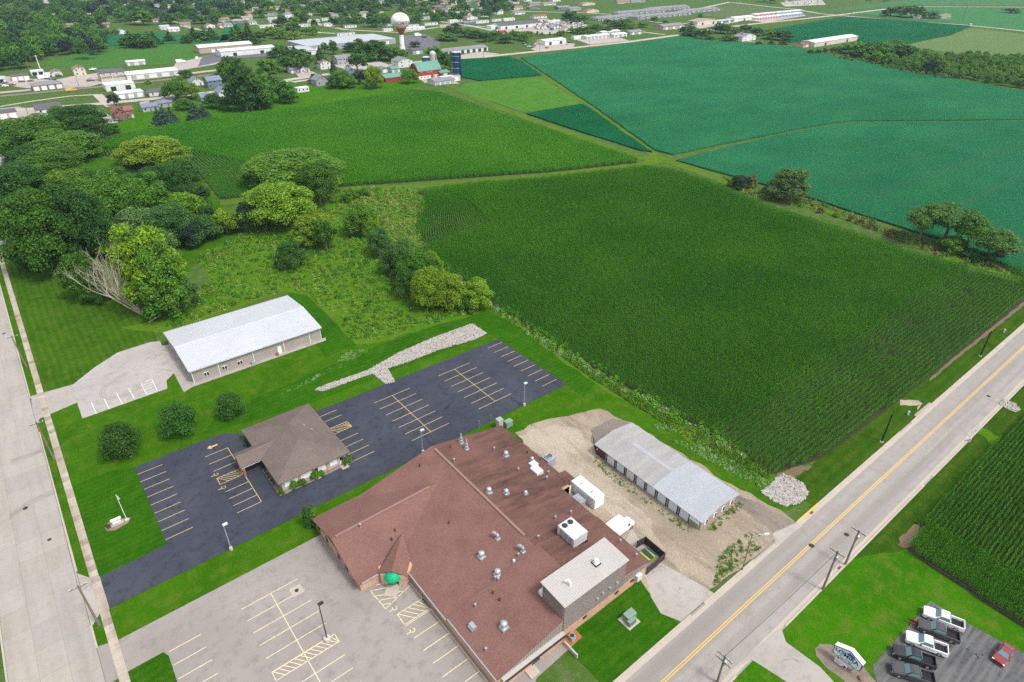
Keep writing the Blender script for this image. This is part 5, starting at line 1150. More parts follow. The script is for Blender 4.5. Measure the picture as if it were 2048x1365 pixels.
u3 = utility_pole(53, 735, 672, 'wooden utility pole on the grass strip by the wooded lawn', 0, False, 1)
u4 = utility_pole(1645, 1180, 1103, 'wooden utility pole with a crossarm at the edge of the bright lawn', 1.57, True, 1)
u5 = utility_pole(1690, 1130, 1061, 'wooden utility pole nearest the small corn corner', 1.57, True, 1)
u6 = utility_pole(1434, 1366, 1312, 'wooden utility pole with brackets at the bottom edge of the road', 1.57, True, 2)
def wire(name, a, q, sag, label):
    pts = []
    for i in range(17):
        t = i/16; p = a.lerp(q, t); pts.append((p.x, p.y, p.z-sag*4*t*(1-t)))
    b = MB(); b.path(pts, [.03]*17, 4); tag(b.build(name, M_blackpole), label, 'wire', 'overhead wires')
wire('overhead_wire', u1, u2, .5, 'overhead wire slung along the left street from the driveway pole'); wire('overhead_wire', u2, u3, .5, 'overhead wire slung along the left street by the wooded lawn')
wire('overhead_wire', u6, u4, .5, 'overhead wire slung beside the right-hand road over the drive mouth')
# signs
a, q = G(1664, 1304, 1.4), G(1719, 1345.4, 1.4); rt = Vector((q.x-a.x, q.y-a.y, 0)); W_ = rt.length; rt.normalize(); nz_ = Vector((rt.y, -rt.x, 0))   # face looks towards nz_
if nz_.dot(Vector((-a.x, -a.y, 0))) < 0: nz_ = -nz_
sgn = thing('auto_sign', 'blue and white LOMIRA AUTO roadside sign with a peaked top', 'sign', (a.x+rt.x*W_/2, a.y+rt.y*W_/2, 0))
def SP(u, v, d): p = a+rt*u+nz_*d; return (p.x, p.y, 1.4+v)
hs_ = 1.75
def extr(b, uv, d0, d1, mi=0):
    n = len(uv); b.add([SP(u, v, d0) for u, v in uv]+[SP(u, v, d1) for u, v in uv], [tuple(range(n)), tuple(range(2*n-1, n-1, -1))]+[(i, i+n, (i+1) % n+n, (i+1) % n) for i in range(n)], mi)
out = [(.25, 0), (W_-.25, 0), (W_, .25), (W_, hs_), (W_*.52, hs_+1.0), (0, hs_), (0, .25)]
b = MB(); extr(b, out, -.75, 0); b.build('cabinet', MT('navy_sign_edge', (.02, .045, .10), .5), sgn)
ins = [(.4, .12), (W_-.4, .12), (W_-.12, .4), (W_-.12, hs_-.1), (W_*.52, hs_+.82), (.12, hs_-.1), (.12, .4)]
b = MB(); extr(b, ins, 0, .03); b.build('sign_face', MT('pale_sign_face', (.66, .74, .80), .4, (.60, .69, .76), ((1, .4),)), sgn)
b = MB(); b.add([SP(-.02, hs_, .02), SP(W_*.52, hs_+1.02, .02), SP(W_+.02, hs_, .02), SP(W_+.02, hs_, -.8), SP(W_*.52, hs_+1.02, -.8), SP(-.02, hs_, -.8)]+[SP(-.02, hs_+.1, .02), SP(W_*.52, hs_+1.12, .02), SP(W_+.02, hs_+.1, .02), SP(W_+.02, hs_+.1, -.8), SP(W_*.52, hs_+1.12, -.8), SP(-.02, hs_+.1, -.8)], [(6, 7, 10, 11), (7, 8, 9, 10), (0, 1, 7, 6), (1, 2, 8, 7), (5, 4, 10, 11), (4, 3, 9, 10), (0, 6, 11, 5), (2, 8, 9, 3)]); b.build('sign_roof', M_whitep, sgn)
M_navy = MT('sign_navy', (.012, .035, .09), .5); M_blue = MT('sign_blue', (.03, .10, .30), .5); M_sgrey = MT('sign_grey', (.16, .25, .30), .5)
b = MB(); extr(b, [(.9, hs_-.02), (1.7, hs_+.22), (1.85, hs_+.12), (W_*.52, hs_+.66), (W_*.68, hs_+.4), (W_*.74, hs_+.12), (W_-.75, hs_-.02)], .03, .05); b.build('roof_emblem', M_blue, sgn)
Mx = frame(SP(W_*.47, .98, .05), rt, (0, 0, 1)); text('sign_lettering', 'LOMIRA', .98, M_navy, Mx, sgn, .015, bold=.02)
Mx = frame(SP(W_*.45, .25, .05), rt, (0, 0, 1)); text('sign_lettering', 'AUTO', .72, M_sgrey, Mx, sgn, .015, shear=.3)
b = MB(); k = 20; ring = [(W_*.74+.62*math.cos(6.283*i/k), .48+.33*math.sin(6.283*i/k)) for i in range(k)]; ri = [(W_*.74+.52*math.cos(6.283*i/k), .48+.25*math.sin(6.283*i/k)) for i in range(k)]
for i in range(k): b.poly([SP(*ring[i], .045), SP(*ring[(i+1) % k], .045), SP(*ri[(i+1) % k], .045), SP(*ri[i], .045)])
b.build('oval_emblem', M_sgrey, sgn)
for u in (1.0, W_-1.0): p = SP(u, 0, -.35); b = MB(); b.tube((p[0], p[1], 0), (p[0], p[1], 1.5), .12, n=8); b.build('post', M_galv, sgn)
ls = thing('small_sign', 'small white sign with a purple peak below the auto sign', 'sign', SP(W_*.4, -1.4, .3))
b = MB(); extr(b, [(W_*.18, -1.1), (W_*.62, -1.1), (W_*.62, -.2), (W_*.18, -.2)], .25, .3); b.build('panel', M_whitep, ls)
b = MB(); extr(b, [(W_*.44, -1.0), (W_*.6, -1.0), (W_*.6, -.6), (W_*.545, -.5)], .3, .32); b.build('peak_emblem', MT('purple_print', (.08, .06, .30), .6), ls)
for i in range(3):
    b = MB(); extr(b, [(W_*.22, -.35-.2*i), (W_*(.55 if i == 0 else .40), -.35-.2*i), (W_*(.55 if i == 0 else .40), -.42-.2*i), (W_*.22, -.42-.2*i)], .3, .315); b.build('text_rule', M_sgrey, ls)
b = MB(); [b.tube(SP(u, -1.4, .27), SP(u, -1.0, .27), .03, n=5) for u in (W_*.22, W_*.58)]; b.build('stake', M_galv, ls)
g = G(1721, 1358); bm = bmesh.new(); bmesh.ops.create_icosphere(bm, subdivisions=2, radius=.5)
for v in bm.verts: v.co = Vector((v.co.x*1.1, v.co.y*.7, v.co.z*.7))*(1+.18*math.sin(7*v.co.x+5*v.co.y)+.12*math.sin(9*v.co.z+4*v.co.x))
me = bpy.data.meshes.new('boulder'); bm.to_mesh(me); bm.free(); me.materials.append(MT('brown_boulder', (.20, .12, .07), .9, (.12, .08, .05), ((3, .6),))); o = bpy.data.objects.new('boulder', me); o.location = (g.x, g.y, .2); C.objects.link(o); tag(o, 'brown boulder on the pebble bed of the auto sign', 'boulder')
a, q = G(226, 1053), G(245, 1045); rt = (q-a); Lw = rt.length; rt.normalize(); ang = math.atan2(rt.y, rt.x); c = (a+q)/2
ms = thing('monument_sign', 'cream monument sign on an oval bed in the dark lawn', 'sign', (c.x, c.y, 0))
MB().rbox(c, Lw+.5, .75, .05, .3, ang).build('plinth', M_kerb, ms); MB().rbox(c, Lw, .5, .3, 1.35, ang).build('panel', M_metal_p, ms); MB().rbox(c, Lw+.15, .62, 1.35, 1.45, ang).build('coping', M_whitep, ms); MB().rbox(c, Lw-.3, .54, .55, 1.15, ang).build('sign_face', M_whitep, ms)
g = G(253.8, 1040); h = HGT(g, 991); fp = thing('flagpole', 'white flagpole with a slack flag beside the monument sign', 'flagpole', (g.x, g.y, 0))
b = MB(); b.tube((g.x, g.y, 0), (g.x, g.y, h), .07, .04, 8); b.build('pole', M_whitep, fp); b = MB(); b.lathe((g.x, g.y, h), [(.03, 0), (.09, .06), (.03, .14)], 8); b.build('finial', M_whitep, fp)
b = MB(); n_ = 8
for i in range(n_):
    z0, z1 = h-.2-1.1*i/n_, h-.2-1.1*(i+1)/n_; o0, o1 = .25+.12*math.sin(i*1.7), .25+.12*math.sin((i+1)*1.7)
    b.poly([(g.x+.05, g.y, z0), (g.x+.05+o0, g.y+.15*math.sin(i), z0-.1), (g.x+.05+o1, g.y+.15*math.sin(i+1), z1-.1), (g.x+.05, g.y, z1)])
b.build('flag', MT('flag_cloth', (.35, .40, .55), .8, (.6, .58, .58), ((3, .6),)), fp); b = MB(); b.lathe((g.x, g.y, 0), [(.4, .05), (.4, .15)], 12); b.build('base', M_basec, fp)
for p, lb in (((1938, 884), 'pale utility pedestal by the far kerb approach'), ((1816, 830), 'leaning marker post beside the field approach'), ((2008, 665), 'small white pedestal on the verge near the far black pole')):
    g = G(*p); t = thing('utility_pedestal', lb, 'pedestal', (g.x, g.y, 0), 0, 'small roadside pedestals'); b = MB(); b.rbox(g, .5, .4, .02, .95, .4); b.build('box', M_ltgrey, t); MB().rbox(g, .56, .46, .95, 1.0, .4).build('cap', M_galv, t)
for p in ((983, 856), (964, 850), (976, 846)): pass
g = G(982, 862, 0); cb_ = thing('chimney_block', 'pale block chimney with a grey cap behind the roof corner', 'chimney', (69.8, 91.0, 0)); MB().box(69.0, 70.2, 90.6, 91.8, 0, 2.6).build('shaft', M_metal_p, cb_); MB().box(68.9, 70.3, 90.5, 91.9, 2.6, 2.75).build('cap', M_grey, cb_)
t = thing('utility_cabinet', 'pale green utility cabinet behind the brown roof corner', 'cabinet', (71.6, 90.6, 0)); MB().box(70.8, 72.6, 90, 91.2, .05, 1.5).build('box', M_green_eq, t); MB().box(70.75, 72.65, 89.95, 91.25, 1.5, 1.58).build('lid', M_green_eq, t)
for (x, y, h, lb) in ((69.4, 94.2, 2.2, 'thin pole at the edge of the sealed lot nearest the chimney'), (66.0, 94.1, 2.2, 'thin pole at the edge of the sealed lot left of the chimney')):
    b = MB(); b.tube((x, y, 0), (x, y, h), .05, n=6); b.lathe((x, y, h), [(.05, 0), (.08, .05)], 6); tag(b.build('bollard_pole', M_galv), lb, 'pole', 'thin poles by the chimney')
# ================================================================ TREES
M_leaf = leaf_mat('tree_leaves', (1.55, 1.45, 1.25), (.90, 1.0, .9), .32, .28, .12, .5, objcol=True)
M_inner = MT('inner_foliage_shade', (.5, .55, .42), .9, None, (), .05, objcol=True)  # filler core, its leaf colour darkened to paint the shade inside the crown
M_bark = MT('tree_bark', (.16, .13, .10), .95, (.09, .075, .06), ((2, .6),))
M_deadbark = MT('bleached_bark', (.40, .34, .28), .9, (.28, .23, .19), ((3, .6),))
def crown_geo(seed, n, leaf, shape='round', lobes=14, rw=4.5, h0=.14, top=10.0):
    "leaf-clump quads over many lobes; crown of radius rw, height from h0*top to top"
    q = np.random.RandomState(seed); hz = top*(1-h0)/2; cz = top*h0+hz
    ce, rr = [], []
    if shape == 'cone':
        for i in range(lobes*2):
            t = (i+.5)/(lobes*2); a = i*2.4; R_ = rw*(1-t)*.8; ce.append((math.cos(a)*R_*.75, math.sin(a)*R_*.75, top*h0*.6+t*top*(1-h0*.6)*.95)); rr.append(max(.4, rw*(1-t)*.42+.25))
    elif shape == 'column':
        for i in range(lobes): t = (i+.5)/lobes; a = i*2.4; R_ = rw*(.75 if t < .6 else .75*(1-t)/.4+.1); ce.append((math.cos(a)*R_*.4, math.sin(a)*R_*.4, top*(.06+.9*t))); rr.append(max(.25, R_*.75))
    elif shape in ('round', 'ball'):
        for i in range(lobes):
            t = ((i+.5)/lobes)**.85*.94; a = i*2.399+q.uniform(-.4, .4); k = math.sqrt(max(0, 1-t**2.0)); s = q.uniform(.55, .86) if shape == 'round' else q.uniform(.6, .7)
            ce.append((rw*s*k*math.cos(a), rw*s*k*math.sin(a), top*(h0*1.2+.10+(.80-h0)*t*q.uniform(.85, 1.02)))); rr.append(rw*(q.uniform(.20, .36) if shape == 'round' else q.uniform(.34, .42)))
        ce.append((0, 0, top*.45)); rr.append(rw*.62)
    else:
        for i in range(lobes):
            a = i*2.399+q.uniform(-.3, .3); t = q.uniform(-.85, .95) if i else .9; k = math.sqrt(max(0, 1-t*t)); s = q.uniform(.48, .86)
            f = 1.0 if shape != 'spread' else (1.15 if t > -.2 else .7)
            ce.append((rw*s*k*math.cos(a)*f, rw*s*k*math.sin(a)*f, cz+hz*t*.74)); rr.append(rw*q.uniform(.20, .40))
        ce.append((0, 0, cz)); rr.append(rw*.55)
    ce = np.array(ce); rr = np.array(rr)
    wts = rr**2/np.sum(rr**2); j = q.choice(len(rr), n, p=wts)
    d = q.normal(size=(n, 3)); d /= np.linalg.norm(d, axis=1)[:, None]; d[:, 2] = np.where(d[:, 2] < -.5, -d[:, 2], d[:, 2])
    zs = .8 if shape not in ('cone', 'column') else 1.0
    c = ce[j]+d*rr[j][:, None]*q.uniform(.82, 1.08, n)[:, None]*np.array([1, 1, zs])
    c[:, 2] = np.clip(c[:, 2], .15, None)
    nn_ = d*.7+q.normal(size=(n, 3))*.45+np.array([0, 0, .35]); nn_ /= np.linalg.norm(nn_, axis=1)[:, None]
    u = np.cross(nn_, q.normal(size=(n, 3))); u /= np.linalg.norm(u, axis=1)[:, None]; v = np.cross(nn_, u)
    s = leaf*q.uniform(.55, 1.3, n)[:, None]
    P0, P1, P2, P3 = c-u*s, c-v*s*.62+nn_*s*.18, c+u*s, c+v*s*.62+nn_*s*.18
    V = np.stack([P0, P1, P2, P3], 1).reshape(-1, 3)
    F = np.arange(4*n).reshape(n, 4)
    return V, F, ce, rr
def crown_mesh(name, *a, core=True, **k):
    V, F, ce, rr = crown_geo(*a, **k)
    vs = V.tolist(); fs = F.tolist(); mi = [0]*len(fs)
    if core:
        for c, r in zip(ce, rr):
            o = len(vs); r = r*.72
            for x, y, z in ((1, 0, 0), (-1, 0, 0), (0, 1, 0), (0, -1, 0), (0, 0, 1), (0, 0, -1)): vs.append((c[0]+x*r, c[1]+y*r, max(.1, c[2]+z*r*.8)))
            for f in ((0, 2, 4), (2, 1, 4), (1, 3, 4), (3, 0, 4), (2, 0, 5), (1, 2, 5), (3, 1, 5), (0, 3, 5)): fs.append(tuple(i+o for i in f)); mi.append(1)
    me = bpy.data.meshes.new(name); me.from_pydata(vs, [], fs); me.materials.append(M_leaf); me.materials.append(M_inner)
    me.polygons.foreach_set('material_index', mi); me.update(); return me
def trunk_mesh(name, seed, top, h0, rw, mat=None, limbs=5, r0=.28):
    r = random.Random(seed); b = MB(); z1 = top*max(h0, .12)+top*.25
    b.path([(0, 0, -.1), (r.uniform(-.1, .1), r.uniform(-.1, .1), z1*.5), (0, 0, z1)], [r0*1.25, r0, r0*.75], 7)
    for i in range(limbs):
        a = i*6.28/limbs+r.uniform(-.4, .4); zz = z1*r.uniform(.45, .95); L = rw*r.uniform(.5, .75)
        b.path([(0, 0, zz), (math.cos(a)*L*.5, math.sin(a)*L*.5, zz+top*.14), (math.cos(a)*L, math.sin(a)*L, zz+top*.3)], [r0*.5, r0*.35, r0*.12], 5)
    return b.mesh(name, mat or M_bark)
TREEP = {}
def tree_proto(key, n, leaf, shape, lobes, rw, h0, top, k=3, limbs=5):
    for i in range(k):
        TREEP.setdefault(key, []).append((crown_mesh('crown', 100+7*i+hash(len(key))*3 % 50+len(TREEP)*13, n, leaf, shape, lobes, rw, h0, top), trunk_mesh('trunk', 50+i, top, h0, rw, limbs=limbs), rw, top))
tree_proto('big', 17000, .155, 'round', 40, 5, .10, 10, 3)
tree_proto('mid', 6500, .21, 'round', 24, 5, .10, 10, 3)
tree_proto('oval', 9000, .16, 'round', 30, 3.6, .08, 10, 2)
tree_proto('spread', 6000, .2, 'spread', 15, 5, .34, 10, 2)
tree_proto('shrub', 2600, .28, 'round', 11, 5, .02, 8, 2, 3)
tree_proto('spruce', 3200, .24, 'cone', 12, 3.2, .05, 10, 2, 2)
tree_proto('ball', 5200, .22, 'ball', 22, 5, .06, 10, 2)
tree_proto('column', 3600, .24, 'column', 18, 1.6, .02, 10, 1, 2)
tree_proto('far', 900, .52, 'round', 12, 5, .10, 10, 4)
tree_proto('farspruce', 600, .45, 'cone', 8, 3.2, .05, 10, 2, 2)
tree_proto('thin', 1300, .34, 'spread', 14, 5, .22, 10, 2, 7)
COL = dict(d=(.034, .098, .017), m=(.055, .142, .015), g=(.078, .180, .018), y=(.130, .225, .016), l=(.115, .220, .014), b=(.052, .095, .068), t=(.13, .12, .05), s=(.085, .155, .05), k=(.022, .048, .030), u=(.060, .135, .032))
COLW = dict(d='dark green', m='mid green', g='green', y='yellow green', l='light green', b='blue green', t='brownish', s='silvery green', k='blackish', u='grey green')
KW = dict(big='broad crowned', mid='round', ball='round', oval='tall oval', spread='open spreading', shrub='bushy', spruce='pointed', column='slim columnar', far='round', farspruce='pointed', thin='thin airy')
TR = []   # (label stem, phrase, object, screen x)
def plant(spec, phrase, group, near=False):
    "spec lines: x ytop ybot width kind colour"
    for ln in spec.strip().split(';'):
        q = ln.split()
        if not q: continue
        x, yt, yb, wpx = map(float, q[:4]); kind, ck = q[4], q[5]
        pr = TREEP[kind][rnd.randrange(len(TREEP[kind]))]
        by = yb-.14*wpx if kind not in ('spruce', 'column', 'farspruce', 'spread', 'thin') else yb-.1*wpx
        g = G(x, by); mp = MPP(g); wm = wpx*mp; h = max(HGT(g, yt), .4*wm*.6, .8)
        nm = 'shrub' if kind == 'shrub' and h < 4.5 else 'spruce_tree' if 'spruce' in kind else 'columnar_shrub' if kind == 'column' else 'tree'
        t = bpy.data.objects.new(nm, None); C.objects.link(t); t.location = (g.x, g.y, 0); t.rotation_euler = (0, 0, rnd.uniform(0, 6.28)); t.empty_display_size = .5
        sx = wm/(2*pr[2])*1.02; t.scale = (sx, sx, h/pr[3])
        c = COL[ck]; v = rnd.uniform(.85, 1.18); hsh = rnd.uniform(.9, 1.12)
        cr = bpy.data.objects.new('crown', pr[0]); C.objects.link(cr); cr.parent = t; cr.color = (c[0]*v*hsh, c[1]*v, c[2]*v, 1)
        tk = bpy.data.objects.new('trunk', pr[1]); C.objects.link(tk); tk.parent = t
        noun = 'shrub' if nm in ('shrub', 'columnar_shrub') else 'spruce' if 'spruce' in nm else 'tree'
        t['category'] = 'shrub' if 'shrub' in nm else 'tree'
        if group: t['group'] = group
        if len(q) > 6: t['label'] = ' '.join(q[6:])
        else: TR.append((f'{COLW[ck]} {KW[kind]} {noun}'.replace('bushy shrub', 'shrub').replace('columnar shrub', 'columnar shrub'), phrase, t, x, yb))
plant('250 850 917 70 ball d; 362 810 874 68 ball d; 465 786 838 52 ball d', 'in the row between shed lawn and sealed lot', 'three round trees in the mown strip')
plant('618 1009 1056 17 column d; 630 1006 1052 17 column m', 'at the left gable of the brick building', 'columnar shrubs at the gable')
plant('563 978 990 14 shrub m; 590 962 980 18 shrub g; 606 957 974 18 shrub g; 631 944 960 20 shrub g; 642 940 956 18 shrub g; 692 915 932 18 shrub g; 699 911 926 14 shrub g; 491 872 886 10 shrub g; 492 882 894 8 shrub d; 530 938 944 6 shrub d; 534 945 951 6 shrub d; 538 951 957 6 shrub d; 543 958 964 6 shrub d; 548 965 971 6 shrub d; 217 1047 1058 8 shrub t', 'in the planting bed of the office', 'small shrubs round the office')
# woods left of the meadow
WOOD = '''60 395 500 85 big m; 105 370 560 130 big m; 175 362 535 120 big d; 120 480 552 70 mid d; 70 500 540 60 mid d; 215 345 470 110 big m; 150 335 420 90 big g; 255 350 480 120 big m; 310 342 460 100 oval g; 275 400 470 100 big d;
350 405 500 110 big u; 385 380 470 90 mid l; 400 430 495 90 mid u; 330 455 540 80 mid u; 290 412 500 90 mid s; 230 450 520 70 mid l; 320 430 630 130 oval l; 345 470 640 90 oval g; 180 500 608 85 mid m; 195 572 612 50 shrub d; 340 560 642 100 shrub m; 370 540 630 70 shrub u; 245 400 470 80 big g; 360 330 420 70 mid d; 425 405 470 40 mid d; 390 440 500 60 mid k; 300 470 560 60 mid l; 205 440 520 60 mid d'''
WOOD = ';'.join(' '.join([q if k != 3 else str(round(float(q)*.86)) for k, q in enumerate(t.split())]) for t in WOOD.split(';') if t.strip())
plant(WOOD, 'in the wood beside the striped lawn', 'trees of the wood beside the striped lawn')
plant('''310 272 345 110 big y; 275 280 335 60 mid y; 340 295 345 70 mid y; 365 318 375 70 mid d; 320 330 390 80 mid d; 390 365 430 70 mid d; 230 335 390 70 mid m; 205 340 400 70 mid d''', 'at the near corner of the upper cornfield', 'trees at the near corner of the upper cornfield')
plant('''75 230 318 110 big m; 140 262 335 120 big g; 175 230 300 80 mid d; 60 290 345 70 mid d; 115 295 372 100 big m; 45 325 395 90 big d; 20 330 430 80 mid d; 35 355 420 60 mid m; 165 208 275 90 big d; 130 210 262 50 mid m; 225 246 273 30 mid m; 20 395 450 70 big d; 10 420 465 50 mid d; 80 320 380 60 mid g''', 'among the roofs at the left edge', 'trees among the roofs at the left edge')
plant('455 418 475 65 mid y; 565 362 470 140 big y near round yellow green tree with a brown tip in the meadow; 590 304 395 190 big g largest broad green tree leaning over the cornfield corner; 545 310 385 110 big g; 640 320 420 80 big m; 630 425 500 80 oval y; 655 440 508 50 thin m; 725 405 480 70 mid g; 585 482 543 62 mid d; 500 400 470 40 mid k; 700 378 408 36 shrub g; 725 375 400 36 shrub m; 760 450 520 50 mid u; 745 430 480 40 shrub l', 'in the weedy meadow', 'trees in the weedy meadow')
plant('800 480 560 70 big u; 835 498 580 80 big m; 790 500 550 50 mid u; 865 500 560 45 mid l; 860 530 625 70 big y; 893 545 625 90 big y; 850 560 620 50 mid y; 955 556 625 62 oval y; 925 570 622 50 mid l; 940 590 628 40 shrub m; 770 470 510 40 mid u; 820 540 600 60 mid d', 'along the cornfield edge beyond the stone swale', 'trees along the near cornfield edge')
plant('1572 332 410 74 oval s; 1480 348 382 44 shrub k; 1500 350 380 26 shrub t; 1462 356 376 18 shrub l; 1836 408 490 66 spread u; 1885 412 495 80 spread u; 1930 442 505 60 spread m; 1900 470 510 50 shrub m; 1972 462 525 76 spread u; 1940 500 522 40 shrub d; 1960 505 528 40 shrub d; 2000 495 520 30 thin t; 1640 415 428 14 shrub t; 1672 424 436 14 shrub l; 1700 430 444 12 shrub t; 1722 438 450 12 shrub t; 1740 446 458 12 shrub t; 1782 458 474 18 shrub t; 1530 372 388 18 shrub l', 'on the hedge bank between corn and soybeans', 'trees and shrubs on the hedge bank')
# dead tree: bleached bare branches
g = G(283, 628); r = random.Random(4); b = MB()
def branch(p, d, L, rad, dep):
    pts = [p]; rs = [rad]
    for i in range(3):
        d = (d+Vector((r.uniform(-.22, .22), r.uniform(-.22, .22), r.uniform(-.02, .16)))).normalized(); p = p+d*L/3; pts.append(p); rs.append(rad*(1-.2*(i+1)))
    b.path(pts, rs, 5)
    if dep:
        for k in range(4): branch(pts[r.randrange(1, 4)], (d+Vector((r.uniform(-.8, .8), r.uniform(-.8, .8), r.uniform(-.1, .5)))).normalized(), L*r.uniform(.5, .75), rad*.5, dep-1)
dt = thing('dead_tree', 'bare bleached dead tree leaning at the front of the wood', 'tree', (g.x, g.y, 0))
for k in range(5):
    aa = 2.0+k*.55; branch(Vector((g.x+r.uniform(-.5, .5), g.y+r.uniform(-.5, .5), 0)), Vector((math.cos(aa)*.45-.25, math.sin(aa)*.3, 1)).normalized(), 11.5, .26, 3)
b.build('branches', M_deadbark, dt)
b = MB(); b.tube((g.x, g.y, -.1), (g.x-.4, g.y+.2, 3.2), .35, .25, 7); b.build('trunk', M_deadbark, dt)
for p, q, lb in (((298, 646), (320, 634), 'fallen pale log lying at the wood edge near the shed'),):
    a_, c_ = G(*p), G(*q); b = MB(); b.tube((a_.x, a_.y, .2), (c_.x, c_.y, .3), .22, .14, 7); tag(b.build('fallen_log', M_deadbark), lb, 'log')
# ================================================================ TOWN AND FARM
def flatm(name, c, rough=.8, metal=0): return MT(name, c, rough, None, ((.15, .3), (1.5, .25)), .25, metal)
WALL = dict(w=flatm('white_siding', (.66, .66, .64)), c=flatm('cream_siding', (.58, .52, .42)), t=flatm('tan_house_siding', (.40, .33, .26)), b=flatm('blue_grey_siding', (.14, .19, .25)), g=flatm('grey_house_siding', (.34, .35, .36)),
            r=M_redbrick, k=flatm('dark_siding', (.10, .10, .11)), p=flatm('pinkish_block', (.48, .36, .31)), e=flatm('barn_red_boards', (.33, .045, .035)), n=flatm('brown_house_siding', (.22, .15, .11)), l=flatm('lumber_shed_concrete', (.50, .46, .40)))
ROOF = dict(g=flatm('grey_house_shingles', (.21, .21, .225)), d=flatm('dark_house_shingles', (.10, .10, .115)), n=flatm('brown_house_shingles', (.24, .16, .13)), w=flatm('white_house_roof', (.68, .69, .70), .45), s=flatm('silver_house_roof', (.45, .47, .50), .45, .2), r=flatm('red_brown_house_shingles', (.25, .10, .085)), e=flatm('green_farm_roof', (.12, .27, .21), .5), b=flatm('slate_blue_shingles', (.17, .205, .26)), t=flatm('tan_house_shingles', (.34, .27, .215)), u=flatm('blue_tarp', (.04, .12, .40), .5))
WNAME = dict(w='white', c='cream', t='tan', b='blue grey', g='grey', r='red brick', k='dark', p='pinkish', e='red', n='brown', l='pale concrete')
RNAME = dict(g='grey', d='dark', n='brown', w='white', s='silver', r='red brown', e='green', b='slate', t='tan', u='blue')
KB = dict(house='house', shed='shed', garage='garage', trailer='mobile home', hall='hall')
FOOT = []; BL = []
def px_to_x(x1, y0, z=0, xa=None):
    lo, hi = (-2500 if xa is None else xa), 4000
    for _ in range(50):
        m_ = (lo+hi)/2
        if P((m_, y0, z))[0] < x1: lo = m_
        else: hi = m_
    return lo
def lb(b, name, mat, par, kind=None):
    o = bpy.data.objects.new(name, b.mesh(name, mat)); C.objects.link(o); o.parent = par
    if kind: o['kind'] = kind
    return o
